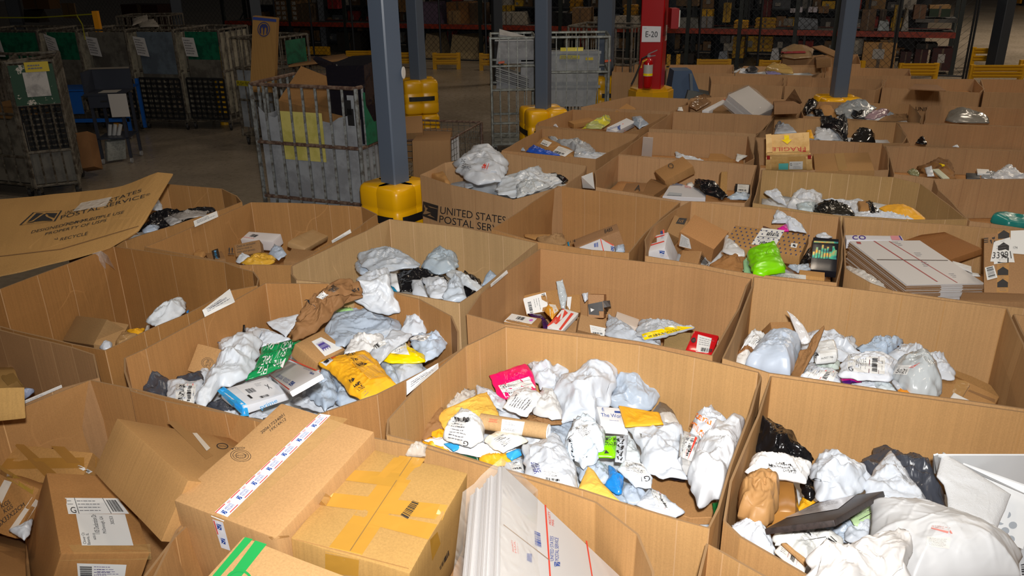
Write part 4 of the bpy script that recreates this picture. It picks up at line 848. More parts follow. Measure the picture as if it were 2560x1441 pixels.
d = Decal(s, [(1390, 1300), (1560, 1230), (1580, 1270), (1420, 1350)], .0015); d.text('prime', 0, 0, 1, 1, plain('3fa0dc')); d.done(wb, 'blue_lettering')
wp = box(dict(a=(1465, 985), b=(1650, 820), c=(2030, 980), d=(1700, 1160), g=(2050, 1040), h=(1715, 1210)), 1.06, plain('e4e2e4', .45), 'white flat postal carton with red edges and blue eagle lettering', h=.06, name='printed_box')
s = Surf([wp]); tape(s, [(1680, 835), (1690, 828), (2025, 965), (2010, 970)], RED, 8, 1, .0006, 'red_line'); tape(s, [(1475, 990), (1490, 985), (1700, 1135), (1690, 1145)], RED, 8, 1, .0006, 'red_line')
d = Decal(s, [(1720, 1110), (1560, 1010), (1600, 985), (1760, 1065)], .001); d.text('UNITED STATES', .28, .5, 1, .9, 2); d.text('POSTAL SERVICE', .28, .0, 1, .4, 2); d.eagle(.0, .0, .22, .9, 2); d.done(wp, 'blue_lettering')
d = Decal(s, [(1520, 980), (1470, 975), (1500, 940), (1560, 960)], .001); d.text('PRIORITY MAIL', 0, 0, 1, 1, 1); d.done(wp, 'red_lettering')
d = Decal(s, [(1850, 900), (1980, 955), (1950, 1000), (1820, 950)], .001); d.lines(0, 0, 1, .6, 3, mat=2); d.barcode(.6, .65, .9, 1, 8, mat=2); d.done(wp, 'blue_print')
crop(700, 690, 4.002)
T = [
 ('big white crumpled mailer standing up at the back, right of the brown paper bag', [(770, 45), (900, 30), (1080, -10), (1100, 60), (1130, 170), (1180, 260), (1195, 375), (1050, 390), (900, 350), (760, 270), (690, 210), (780, 180), (840, 200)], 1.2, .07, poly('d0d5dc', .3, .35, scale=9), dict(wr=1.2, tilt=(0, 1.4))),
 ('very wide pale blue mailer across the middle of the paper bag bin', [(560, 350), (720, 250), (860, 290), (980, 350), (1140, 430), (1220, 500), (1190, 560), (1040, 630), (830, 610), (720, 650), (640, 720), (520, 680), (400, 640), (470, 500)], 1.04, .05, GY, dict(wr=1.0)),
 ('white mailer with a turned up corner behind the pale blue one', [(1200, 560), (1260, 430), (1340, 335), (1390, 400), (1440, 440), (1475, 500), (1465, 585), (1300, 600)], 1.05, .05, WH, dict(wr=1.2, tilt=(0, .2))),
 ('pale folded mailer edge along the back, right of the white upright mailer', [(900, 345), (1060, 375), (1280, 380), (1270, 430), (1200, 470), (1060, 420)], 1.03, .03, poly('c8d3e0', .35, .3), dict(wr=.8)),
 ('white bubble lined mailer behind the yellow padded envelope', [(640, 790), (660, 730), (760, 598), (1035, 600), (1030, 690), (960, 760), (900, 820), (760, 790)], 1.05, .04, poly('dcdcdc', .3, .5), dict(wr=1.2)),
 ('light blue mailer with a label at the right wall', [(1290, 640), (1380, 590), (1560, 590), (1600, 560), (1700, 540), (1728, 560), (1700, 640), (1640, 740), (1560, 820), (1450, 860), (1400, 780), (1330, 720)], 1.03, .045, poly('bac8da', .35, .4), dict(wr=1.2)),
 ('bright yellow mailer with a white label right of centre', [(1020, 850), (1080, 780), (1160, 720), (1240, 655), (1300, 720), (1400, 780), (1455, 800), (1455, 860), (1330, 875), (1100, 872)], 1.05, .035, YBR, dict(wr=.5)),
 ('long narrow white mailer lying over the yellow one', [(890, 770), (1000, 690), (1080, 600), (1130, 535), (1320, 590), (1270, 650), (1130, 740), (1040, 840), (990, 890), (960, 840)], 1.085, .03, WH, dict(wr=.7)),
 ('white thick mailer at the front right under the yellow mailer', [(1100, 880), (1300, 875), (1430, 868), (1435, 950), (1310, 1020), (1200, 1090), (1140, 1000)], 1.0, .04, WH2, dict(wr=.5)),
 ('pale blue mailer corner between the yellow envelope and the white one', [(990, 860), (1080, 860), (1150, 940), (1200, 1080), (1150, 1110), (1040, 980)], 1.02, .03, GY, dict(wr=.8)),
 ('crumpled blue grey mailer left of the yellow padded envelope', [(240, 1110), (330, 1050), (430, 940), (490, 960), (560, 1100), (580, 1200), (560, 1280), (450, 1345), (330, 1250), (260, 1180)], 1.02, .05, poly('a5b4c6', .35, .45), dict(wr=1.4)),
 ('light blue mailer under the left edge of the yellow padded envelope', [(500, 990), (580, 1050), (700, 1180), (800, 1260), (620, 1325), (560, 1270), (570, 1150)], 1.0, .04, poly('a9b8ca', .35, .3), dict(wr=.7)),
 ('white film mailer at the front rim above the big carton', [(230, 1110), (260, 1200), (400, 1330), (600, 1300), (560, 1370), (400, 1365), (150, 1290), (100, 1260), (230, 1200)], .97, .03, WH2, dict(wr=1)),
 ('white scrap beside the postal carton', [(310, 960), (400, 950), (430, 990), (340, 1060)], .99, .02, WH, {}),
 ('kraft brown crumpled paper bag with a black smile mark and recycling mark', [(60, 600), (130, 560), (170, 440), (260, 280), (400, 160), (520, 80), (600, 48), (700, 60), (780, 60), (840, 205), (700, 200), (640, 280), (540, 380), (420, 500), (300, 590), (190, 645), (90, 625)], 1.22, .06, poly('8a6440', .7, .6, .2, 12), dict(wr=1.5, fr=1.5, tilt=(0, .6), name='paper_bag', cat='paper bag')),
 ('big golden yellow padded envelope with handwriting', [(370, 880), (500, 830), (650, 790), (850, 748), (930, 820), (1020, 920), (1100, 1020), (1172, 1105), (1000, 1180), (820, 1250), (700, 1190), (600, 1060), (480, 945), (400, 910)], 1.12, .045, YEL, dict(wr=.5, name='padded_envelope', cat='envelope', p=3.5)),
]
bo2 = box(dict(a=(150, 680), b=(440, 545), c=(640, 735), d=(385, 905), e=(95, 800), h=(345, 990)), 1.06, cardboard('ab8355'), 'brown carton with purple scribbled label under the pale blue mailer', h=.14, tilt=(0, .1))
s = Surf([bo2]); d = Decal(s, [(315, 660), (410, 615), (625, 725), (450, 808)], .0012); d.sheet('scribbled_label', WHITE, 4, 4)
for i in range(16): d.rect(.15+i*.035, .2+(i % 3)*.05, .175+i*.035, .75-(i % 4)*.04, plain('4a3a8c'))
d.rect(.2, .3, .65, .4, plain('4a3a8c')); d.rect(.2, .55, .6, .62, plain('4a3a8c')); d.done(name='purple_scribble')
O2 = items(T)
s = pick(O2, 'smile mark'); d = Decal(s, [(260, 265), (360, 265), (360, 375), (260, 375)], .009)
for i in range(10):
    f = lambda t, w: (.05+.85*t, .02+.95*t**2.2*.9+w*math.sin(math.pi*t)); d.poly([f(i/10, 0), f((i+1)/10, 0), f((i+1)/10, -.17), f(i/10, -.17)])
d.done(name='smile_mark')
shiplabel(s, [(365, 215), (430, 160), (490, 190), (420, 238)], None, style=2, off=.004); d = Decal(s, [(480, 150), (530, 90), (590, 130), (540, 165)], .004); d.sheet('dark_label', plain('55402c'), 3, 3); d.lines(.1, .1, .9, .9, 4, mat=0); d.done()
d = Decal(s, [(700, 145), (790, 125), (800, 160), (720, 175)], .004)
for a in (0, 2.1, 4.2):
    c_ = lambda r, t: (.35+r*.5*math.cos(a+t), .5+r*math.sin(a+t)); d.poly([c_(.45, 0), c_(.45, .9), c_(.6, 1.1), c_(.4, 1.5), c_(.15, 1.0), c_(.25, .9), c_(.25, 0)])
d.rect(.75, .0, .95, 1); d.done(name='recycling_mark')
s = pick(O2, 'very wide pale'); d = Decal(s, [(560, 370), (620, 300), (670, 270), (735, 350)], .004); d.sheet('green_sticker', plain('a9dc8c'), 4, 4); d.barcode(.35, .35, .95, .75, 18); d.lines(.1, .8, .9, .95, 1); d.done()
s = pick(O2, 'long narrow white'); d = Decal(s, [(930, 700), (1040, 650), (1070, 690), (960, 745)], .004); d.sheet('shipping_label', WHITE, 3, 3); d.barcode(.1, .1, .5, .95, 12); d.lines(.6, .1, .9, .9, 3); d.done()
s = pick(O2, 'bright yellow mailer with'); d = Decal(s, [(1085, 780), (1150, 720), (1250, 670), (1295, 795)], .004); d.sheet('shipping_label', WHITE, 4, 4); d.text('G', .78, .62, .95, .85, rot=180); d.lines(.2, .2, .7, .6, 3); d.done()
s = pick(O2, 'golden yellow padded'); YT = poly('dfa53c', .25, .2)
tape(s, [(660, 815), (850, 790), (1060, 1010), (900, 1040)], YT, 8, 4, .003)
d = Decal(s, [(640, 790), (740, 775), (900, 900), (820, 935)], .005); d.text('Laverne Taylor', 0, 0, .95, .22); d.text('209 Little', 0, .35, .6, .55); d.text('Business Ctr', 0, .7, .8, .9); d.done(name='handwriting')
d = Decal(s, [(700, 1050), (760, 1010), (910, 1180), (830, 1250)], .005); d.text('Hannah', .02, 0, .5, .16); d.text('Lane Court', .1, .25, .8, .42); d.text('Ga 30253', .2, .5, .8, .66); d.lines(.3, .75, 1, .95, 2, th=.2); d.done(name='handwriting')
d = Decal(s, [(410, 870), (500, 832), (535, 850), (470, 905)], .005); d.sheet('postage_label', WHITE, 3, 3); d.barcode(.3, .2, .9, .8, 9); d.done()
d = Decal(s, [(505, 828), (560, 812), (565, 818), (515, 836)], .005); d.sheet('red_mark', RED, 2, 1)
s = pick(O2, 'label at the right wall'); d = Decal(s, [(1290, 640), (1370, 600), (1520, 590), (1440, 660)], .004); d.sheet('shipping_label', plain('d8d6d4'), 4, 4); d.text('G', .1, .5, .3, .9); d.lines(.4, .2, .9, .5, 1); d.done()
# ---- bin R1 ---------------------------------------------------------------
crop(1800, 1000, 3.268)
T = [
 ('shiny black stuffed bag leaning in the back left corner of the nearest right bin', [(315, 155), (380, 158), (500, 220), (600, 310), (700, 440), (780, 500), (740, 545), (600, 540), (430, 510), (330, 500), (282, 400), (290, 250)], 1.02, .10, BLK, dict(wr=1.6, tilt=(0, .6), name='poly_bag')),
 ('black glossy bag neck below the white printed mailer', [(640, 640), (740, 560), (770, 640), (765, 730), (780, 800), (750, 830), (690, 800), (660, 730)], .97, .05, BLK, dict(wr=1.4, name='poly_bag')),
 ('white long mailer printed with a black address over the tan parcel', [(215, 590), (240, 540), (265, 485), (400, 495), (550, 510), (700, 520), (750, 550), (720, 620), (700, 680), (560, 655), (400, 630), (260, 615)], 1.1, .06, poly('e0e0e0', .3, .3), dict(wr=.7, p=3, q=.6)),
 ('white crumpled sack with a black tear in the middle of the nearest right bin', [(735, 560), (790, 480), (850, 450), (920, 480), (980, 540), (1100, 550), (1200, 590), (1240, 640), (1150, 760), (1040, 800), (850, 830), (780, 790), (740, 680)], 1.06, .10, WH, dict(wr=1.7)),
 ('dark grey slate stuffed bag behind the white triangular mailer', [(1110, 545), (1200, 480), (1260, 410), (1340, 395), (1420, 430), (1520, 460), (1620, 480), (1700, 540), (1760, 620), (1800, 680), (1830, 800), (1835, 920), (1800, 990), (1600, 940), (1400, 700), (1200, 620)], .99, .08, DGY, dict(wr=1.6, name='poly_bag')),
 ('white triangular mailer pointing up in front of the dark grey bag', [(1170, 720), (1230, 620), (1300, 520), (1395, 435), (1470, 520), (1560, 650), (1640, 740), (1700, 860), (1690, 920), (1500, 900), (1300, 860), (1200, 800)], 1.06, .05, WH, dict(wr=1.1)),
 ('yellow mailer scrap below the tan parcel', [(630, 900), (670, 800), (780, 830), (800, 860), (640, 910)], .93, .02, YEL, {}),
 ('yellow scrap under the black board', [(380, 1000), (450, 945), (540, 940), (430, 1100)], .92, .02, YEL, {}),
 ('pale green paper form sticking out behind the black board', [(1040, 930), (1200, 850), (1340, 715), (1400, 760), (1438, 850), (1300, 870), (1225, 930), (1240, 980), (1120, 1030), (1090, 1020)], 1.03, .01, plain('b9d6a0', .6), dict(wr=.15, name='paper_form', cat='paper form', p=8)),
 ('light blue wrinkled mailer under the black board', [(700, 1030), (920, 1000), (1040, 950), (1200, 1000), (1260, 1080), (1100, 1180), (940, 1160), (800, 1080)], .97, .03, GY, dict(wr=1.3)),
 ('white crumpled mailer at the front left corner of the nearest right bin', [(80, 1025), (140, 1000), (240, 980), (330, 1040), (410, 1100), (440, 1200), (445, 1290), (330, 1230), (200, 1130), (120, 1080)], 1.08, .05, poly('d4dae3', .35, .4), dict(wr=1.5)),
 ('white label mailer with letter P under the black board', [(430, 1110), (500, 1060), (700, 1025), (850, 1060), (940, 1130), (1020, 1170), (1000, 1200), (820, 1240), (700, 1320), (560, 1200), (440, 1190)], 1.05, .05, poly('dcdcd8', .3, .3), dict(wr=.9)),
 ('white soft mailer low between the black board and the pillow mailers', [(1000, 1090), (1150, 1010), (1250, 980), (1300, 1080), (1200, 1170), (1050, 1170)], 1.0, .04, WH, dict(wr=1.1)),
]
tn = box(dict(a=(215, 640), b=(600, 650), c=(655, 900), d=(200, 900)), 1.05, poly('a47238', .2, .25, scale=7), 'tan taped block parcel behind the crumpled kraft parcel', h=.14, bev=.04, wob=.008, name='taped_parcel', cat='parcel')
kp = B('crumpled kraft paper wrapped parcel in the left corner of the nearest right bin', [(155, 780), (200, 700), (290, 665), (400, 680), (490, 740), (470, 870), (440, 980), (350, 1045), (250, 1020), (150, 950), (142, 860)], 1.1, .11, poly('ab8050', .5, .6, .3, 12), wr=1.2, p=4, q=.5, name='kraft_parcel')
O3 = items(T)
bb = box(dict(a=(820, 830), b=(1335, 738), c=(930, 985), d=(362, 1050)), 1.14, speck('3a302e', '2c2524', 60), 'dark brown ribbed board lying across the nearest right bin', h=.02, bev=.003, wob=.001, name='padded_board', cat='board')
s = Surf([bb]); d = Decal(s, [(820, 835), (1105, 785), (965, 895), (520, 972)], .0015); d.sheet('clear_window_label', poly('b9b2b0', .2, .2), 5, 4); d.lines(.15, .15, .8, .8, 6, th=.2, mat=plain('8a8280')); d.done()
s = pick(O3, 'black address over'); d = Decal(s, [(370, 510), (620, 530), (620, 600), (400, 580)], .004); d.text('Lukea', .35, .02, .9, .25); d.text('8200 Madison St', .05, .36, 1, .6); d.text('CA 95928', .5, .7, 1, .96); d.done(name='address_lettering')
s = pick(O3, 'crumpled sack with a black'); d = Decal(s, [(740, 650), (800, 640), (905, 680), (800, 660)], .004); d.sheet('torn_slit', INK, 5, 1); 
s = pick(O3, 'letter P under'); d = Decal(s, [(560, 1080), (800, 1060), (950, 1160), (700, 1220)], .004); d.text('P', .45, .2, .55, .5); d.rect(.0, .62, .9, .63); d.barcode(.85, .7, 1, .98, 8); d.done(name='label_print')
s = pick(O3, 'pale green paper'); d = Decal(s, [(1060, 950), (1330, 760), (1430, 850), (1110, 1020)], .003); d.lines(.1, .1, .9, .6, 6, th=.25); d.rect(.1, .85, .6, .9); d.done(name='form_print')
sl = B('small white label sleeve with barcode at the front rim of the nearest right bin', [(440, 1240), (500, 1178), (715, 1340), (690, 1418), (560, 1350)], 1.13, .012, plain('e6e2dc', .5), wr=.1, p=8, name='label_sleeve')
s = Surf([sl]); d = Decal(s, [(500, 1190), (690, 1330), (680, 1400), (480, 1250)], .003); d.barcode(.45, .35, .62, .95, 9); d.rect(.35, .1, .36, .95, plain('8a2030')); d.rect(.72, .1, .73, .95, plain('8a2030')); d.lines(.05, .3, .3, .9, 3, th=.2); d.done(name='label_print')
B('thin tan carton edge above the white label sleeve', [(498, 1178), (530, 1172), (720, 1335), (700, 1362)], 1.15, .012, CB1, wr=.1, name='flat_carton', cat='box', p=8)
crop(2140, 1040, 3.593)
def plank(pts, z, zb, mat, label, cat, name):   # upright plastic tray side: quad with thickness
    P4 = [np.array(bp(*px(p), zz)) for p, zz in pts]; n = np.cross(P4[1]-P4[0], P4[3]-P4[0]); n /= np.linalg.norm(n); n = n if n@(EYE-P4[0]) > 0 else -n
    M = MB(); M.hexa([*[p-n*.006 for p in P4], *P4]); return tag(M.build(name, mat), label, cat)
PLS = poly('dcdee0', .3, .15, scale=10)
# translucent corrugated plastic mail tray: back wall, slanted lid
root = empty('plastic_tray', bp(*px((1100, 600)), 1.0), 'translucent corrugated plastic mail tray at the right end of the nearest right bin', 'mail tray')
for nm, q in (('tray_wall', [((700, 358), 1.16), ((1560, 358), 1.16), ((1560, 640), .98), ((700, 520), .98)]), ('tray_side', [((700, 362), 1.16), ((740, 350), 1.17), ((735, 560), .97), ((690, 480), .99)]),
              ('tray_lid', [((960, 440), 1.1), ((1650, 690), 1.1), ((1500, 1200), .96), ((1060, 1000), .96)]), ('tray_rim', [((960, 436), 1.125), ((1650, 680), 1.125), ((1650, 760), 1.1), ((960, 470), 1.1)])):
    P4 = [np.array(bp(*px(p), zz)) for p, zz in q]; n = np.cross(P4[1]-P4[0], P4[3]-P4[0]); n /= np.linalg.norm(n); n = n if n@(EYE-P4[0]) > 0 else -n
    mkobj(nm, [*[p-n*.006 for p in P4], *P4], [(3, 2, 1, 0), (4, 5, 6, 7), (0, 1, 5, 4), (1, 2, 6, 5), (2, 3, 7, 6), (3, 0, 4, 7)], PLS, root)
ld = [c for c in root.children if c.name.startswith('tray_lid')][0]; s = Surf([ld])
for cx_, cy_ in ((1355, 890), (1300, 950), (1410, 985), (1340, 1035), (1390, 1110), (1270, 1050)):
    d = Decal(s, [(cx_-38, cy_-30), (cx_+38, cy_-30), (cx_+38, cy_+35), (cx_-38, cy_+35)], .002); d.poly([(.5+.5*math.cos(2*math.pi*i/16), .5+.5*math.sin(2*math.pi*i/16)) for i in range(16)], plain('9aa0a8')); d.done(ld, 'round_hole')
T = [
 ('white quilted bubble mailer standing against the plastic tray', [(725, 545), (750, 430), (780, 328), (900, 400), (1050, 500), (1250, 620), (1390, 710), (1340, 850), (1290, 960), (1250, 1055), (1100, 1020), (830, 900), (820, 740), (790, 620)], 1.1, .02, poly('d4d6d9', .45, .2, scale=55), dict(wr=.1, tilt=(0, .3), p=6, name='bubble_mailer')),
 ('giant white pillow mailer with pink stamp at the bottom right', [(120, 790), (300, 800), (560, 815), (820, 885), (1000, 950), (1250, 1060), (1430, 1160), (1500, 1270), (1470, 1330), (1480, 1460), (500, 1500), (100, 1130), (140, 960)], 1.13, .15, poly('d2d3d5', .42, .3, scale=9), dict(wr=.35, p=2.4, q=.7)),
 ('white crumpled mailer overlapping the giant pillow mailer at the bottom', [(-420, 1290), (-380, 1230), (-100, 1150), (0, 1130), (160, 1110), (310, 1080), (470, 1025), (530, 1080), (520, 1240), (470, 1300), (500, 1500), (-500, 1560), (-440, 1400)], 1.26, .07, poly('d2cfcd', .4, .35, scale=9), dict(wr=1.3)),
]
O4 = items(T)
s = pick(O4, 'giant white pillow'); d = Decal(s, [(685, 990), (890, 1010), (860, 1075), (680, 1030)], .003); PK = plain('e08a80'); d.lines(0, .1, 1, .6, 2, mat=PK); d.rect(.0, .7, .75, .95, PK); d.poly([(.8, .5), (.98, .9), (.9, .95), (.78, .7)], PK); d.done(name='pink_stamp')
d = Decal(s, [(640, 1090), (850, 1095), (835, 1200), (630, 1170)], .002); d.sheet('paper_slip', poly('d8d6d2', .5, .1), 5, 5); d.lines(.1, .15, .95, .9, 7, th=.18, mat=plain('8a8a88')); d.done()
d = Decal(s, [(1470, 1340), (1510, 1330), (1515, 1440), (1480, 1440)], .003); d.barcode(0, 0, 1, 1, 9, False); d.done(name='barcode')
# ---- bin R2 ---------------------------------------------------------------
crop(1820, 760, 5.543)
gx = box(dict(a=(588, 268), b=(885, 232), d=(640, 500), c=(1010, 570)), 1.02, cardboard('9f7549'), 'small brown box with green ticks on two white labels', tilt=(1.0, 0), h=.12)
s = Surf([gx]); 
for q, sty in (([(622, 390), (725, 378), (740, 455), (640, 470)], 0), ([(822, 422), (940, 410), (972, 485), (835, 502)], 1)):
    d = Decal(s, q, .001); d.sheet('white_sticker', WHITE, 2, 2); d.poly([(.68, .55), (.9, -.05), (1.0, .0), (.8, .65)], 4)
    if sty: d.poly([(.7, .1), (.75, .05), (1.1, .5), (1.05, .6)], 4)
    d.done()
T = [
 ('small white crinkled parcel in the back left corner, R label up', [(180, 640), (215, 540), (290, 430), (370, 398), (480, 440), (545, 500), (480, 560), (400, 640), (280, 600)], 1.03, .06, poly('d6d8da', .4, .6), dict(wr=1.3)),
 ('torn brown and white paper wrap at the left front', [(80, 800), (95, 750), (150, 640), (300, 610), (400, 650), (380, 700), (260, 840), (215, 860)], 1.0, .05, poly('8f6238', .6, .6, hex2='d5d2ce'), dict(wr=1.8, fr=1.4)),
 ('fat pale blue pillow mailer at the left, smoothly ribbed', [(225, 865), (330, 720), (440, 580), (560, 500), (700, 505), (880, 515), (990, 570), (1010, 680), (960, 800), (880, 980), (860, 1020), (600, 970), (400, 910)], 1.03, .12, poly('b9c5d6', .3, .5, scale=9), dict(wr=.5, p=3, q=.55, ani=.6)),
 ('wide white mailer in the middle behind the P parcel', [(1010, 590), (1080, 430), (1120, 400), (1240, 405), (1400, 450), (1540, 510), (1700, 520), (1735, 490), (1780, 610), (1760, 680), (1900, 720), (2050, 800), (1600, 800), (1100, 820)], .97, .06, WH, dict(wr=1.4)),
 ('pale blue crumpled mailer behind the label mailer, right of centre', [(1780, 620), (1850, 640), (1960, 550), (2100, 510), (2230, 465), (2300, 540), (2410, 500), (2430, 540), (2300, 640), (2200, 720), (2000, 740)], 1.0, .05, poly('a9b9cc', .3, .5), dict(wr=1.6)),
 ('clear greenish film bag below the P parcel', [(1180, 850), (1300, 810), (1560, 795), (1530, 900), (1300, 930), (1120, 920)], .99, .03, poly('c3cfc8', .2, .5), dict(wr=1)),
 ('white mailer with an angled barcode label at the front rim', [(1000, 1020), (1060, 920), (1120, 830), (1300, 920), (1500, 930), (1560, 1020), (1580, 1130), (1340, 1090)], 1.02, .04, WH, dict(wr=.8)),
 ('white mailer with big G label in the middle', [(1530, 980), (1540, 860), (1650, 720), (1800, 730), (2000, 720), (2180, 730), (2300, 790), (2380, 830), (2300, 990), (2250, 1080), (2000, 1060), (1800, 1050), (1560, 1020)], 1.06, .06, poly('d8dde6', .35, .3), dict(wr=.9)),
 ('magenta and purple holographic wrapper', [(1558, 1020), (1640, 1020), (1860, 1080), (1700, 1090), (1710, 1135), (1620, 1130), (1590, 1100)], 1.03, .015, poly('c0187a', .15, .6, hex2='4a1a70'), dict(wr=.5)),
 ('white mailer strip in front of the magenta wrapper', [(1700, 1080), (1860, 1080), (2000, 1050), (2100, 1100), (2280, 1200), (2200, 1220), (1950, 1180), (1700, 1140)], 1.0, .03, WH2, dict(wr=1)),
 ('clear bag with scraps inside left of the 5021 bag', [(2040, 1020), (2200, 1060), (2340, 1220), (2250, 1235), (2100, 1190), (2000, 1100)], 1.02, .03, poly('c9d2d6', .2, .5), dict(wr=1.2)),
 ('orange paper scrap beside the 5021 bag', [(2350, 1160), (2420, 1200), (2520, 1200), (2540, 1260), (2350, 1245)], 1.07, .008, plain('e89010'), dict(wr=.2, cat='paper', name='paper_scrap')),
 ('white narrow strip mailer left of the 5021 bag', [(2290, 1040), (2400, 1130), (2450, 1230), (2380, 1230), (2270, 1080)], 1.07, .01, WH, dict(wr=.4)),
]
O5 = items(T)
B('thin white and clear mailer standing up beside the green tick box', [(812, 95), (900, 150), (1030, 280), (1100, 390), (1160, 510), (1100, 560), (1020, 560), (960, 430), (900, 290), (850, 170)], 1.12, .012, poly('c8c4c2', .2, .4), wr=.5, tilt=(.6, 1.2))
bf = B('torn brown kraft sheet standing on edge left of the P parcel', [(865, 1000), (920, 860), (1010, 650), (1100, 620), (1200, 440), (1330, 295), (1310, 400), (1230, 600), (1130, 790), (1000, 1030)], 1.1, .008, KRAFT, wr=.5, tilt=(1.4, .4), cat='paper sheet', name='kraft_sheet', p=8)
pp = B('small white wrapped parcel with a letter P label', [(1190, 640), (1220, 600), (1350, 590), (1465, 590), (1500, 640), (1525, 760), (1490, 800), (1215, 825), (1200, 740)], 1.06, .055, poly('dcdddd', .25, .3), p=6, q=.5, wr=.4, name='wrapped_parcel')
s = Surf([pp]); d = Decal(s, [(1200, 670), (1480, 640), (1515, 770), (1215, 815)], .003); d.sheet('shipping_label', WHITE, 4, 4); d.text('P', .05, .12, .17, .6); d.text('PRIORITY MAIL', .25, .6, .85, .75); d.done()
s = pick(O5, 'big G label'); d = Decal(s, [(1670, 725), (2180, 745), (2170, 985), (1655, 940)], .003); d.sheet('shipping_label', WHITE, 6, 5); DR = plain('5e2030')
d.text('G', .02, .72, .14, .97, rot=0); d.lines(.03, .05, .12, .65, 2, vert=True); d.lines(.2, .1, .5, .9, 6, th=.25, vert=True); d.rect(.57, 0, .58, 1, DR); d.rect(.82, 0, .83, 1, DR); d.barcode(.64, .08, .78, .92, 18, False); d.lines(.88, .25, .94, .8, 1, vert=True); d.done()
shiplabel(pick(O5, 'angled barcode'), [(1130, 900), (1520, 950), (1450, 1085), (1040, 1000)], None, style=1, off=.003)
shiplabel(pick(O5, 'R label'), [(240, 530), (360, 430), (500, 480), (420, 600)], None, style=3, off=.003)
crop(2200, 800, 6.006)
o = B('white long mailer reaching to the right behind the 5021 bag', [(100, 560), (250, 450), (350, 370), (450, 410), (560, 470), (720, 530), (880, 530), (980, 590), (1020, 700), (1090, 750), (1135, 820), (1080, 885), (950, 880), (860, 890), (600, 700), (300, 660)], 1.0, .06, WH, wr=1.3)
rb = B('round grey translucent taped bag marked 5021', [(170, 870), (260, 700), (300, 670), (480, 665), (630, 660), (760, 720), (830, 820), (880, 960), (925, 1060), (920, 1130), (830, 1195), (600, 1170), (420, 1130), (280, 1010)], 1.06, .14, poly('b7bdc0', .15, .5, scale=9), wr=1.1, p=3, q=.55, name='taped_bag')
s = Surf([rb]); d = Decal(s, [(290, 685), (480, 690), (410, 835), (205, 815)], .004); d.sheet('number_label', WHITE, 4, 4); d.text('5021', .2, .45, .92, .88); d.rect(.0, .25, .95, .27); d.done()
d = Decal(s, [(450, 740), (600, 665), (630, 665), (500, 745)], .005); d.rect(0, 0, 1, .2, 1); d.text('PRIORITY', .1, .3, .9, .95, 1); d.done(name='red_lettering')
fb = slab([(850, 900), (1130, 850), (1790, 1165), (1700, 1330), (1500, 1300), (860, 1190)], .98, .12, cardboard('ad8250'), 'taped brown carton lying at the right end beside the 5021 bag')
slab([(1130, 850), (1110, 755), (1370, 850), (1660, 985), (1790, 1165)], .98, .02, cardboard('8f6a3e'), 'side flap of the taped brown carton against the back wall', name='carton_flap', cat='carton flap', tilt=(0, .8))
s = Surf([fb]); tape(s, [(1160, 880), (1350, 960), (1260, 1160), (1080, 1090)], TAPEC, 4, 4); tape(s, [(1345, 985), (1352, 990), (1245, 1160), (1238, 1158)], plain('6a4a2c'), 3, 1, .0014, 'flap_joint'); tape(s, [(1340, 1050), (1730, 1200), (1720, 1245), (1320, 1070)], cardboard('8f6a44'), 5, 1, .001, 'flap_joint')
B('white paper card on the taped brown carton', [(1035, 1200), (1105, 1095), (1520, 1300), (1300, 1300)], 1.02, .004, WHITE, wr=.1, cat='paper', name='paper_card', p=8)
# ---- bin C2 ---------------------------------------------------------------
crop(1200, 460, 2.771)
def bx_(obs, z, mat, label, **kw): return box(obs, z, mat, label, **kw)
o = bx_(dict(a=(288, 785), b=(452, 735), c=(480, 885), d=(325, 905)), .93, CB2, 'brown box with a white label lettered P, back left of the red parcel bin', tilt=(.9, 0), h=.2)
s = Surf([o]); d = Decal(s, [(298, 795), (455, 752), (475, 880), (325, 905)], .001); d.sheet('shipping_label', WHITE, 3, 3); d.text('P', .8, .05, .95, .2, rot=270); d.barcode(.15, .3, .3, .95, 12, False); d.lines(.4, .2, .7, .9, 3, vert=True); d.done()
o = bx_(dict(a=(452, 745), b=(565, 725), c=(580, 860), d=(470, 890)), .93, CB2, 'brown box half hidden behind the P label box', tilt=(.9, 0), h=.2)
o = bx_(dict(a=(215, 895), b=(425, 935), c=(405, 990), d=(160, 955), h=(160, 990), g=(400, 1030)), .92, CB2, 'small brown carton topped by a white label with a pink dot', h=.1)
s = Surf([o]); d = Decal(s, [(220, 900), (395, 935), (340, 990), (165, 955)], .001); d.sheet('shipping_label', WHITE, 3, 3); d.barcode(.3, .15, .6, .5, 12); d.lines(.1, .6, .8, .9, 2); d.poly([(.86+.07*math.cos(i*.6), .3+.14*math.sin(i*.6)) for i in range(10)], plain('c86ac8')); d.done()
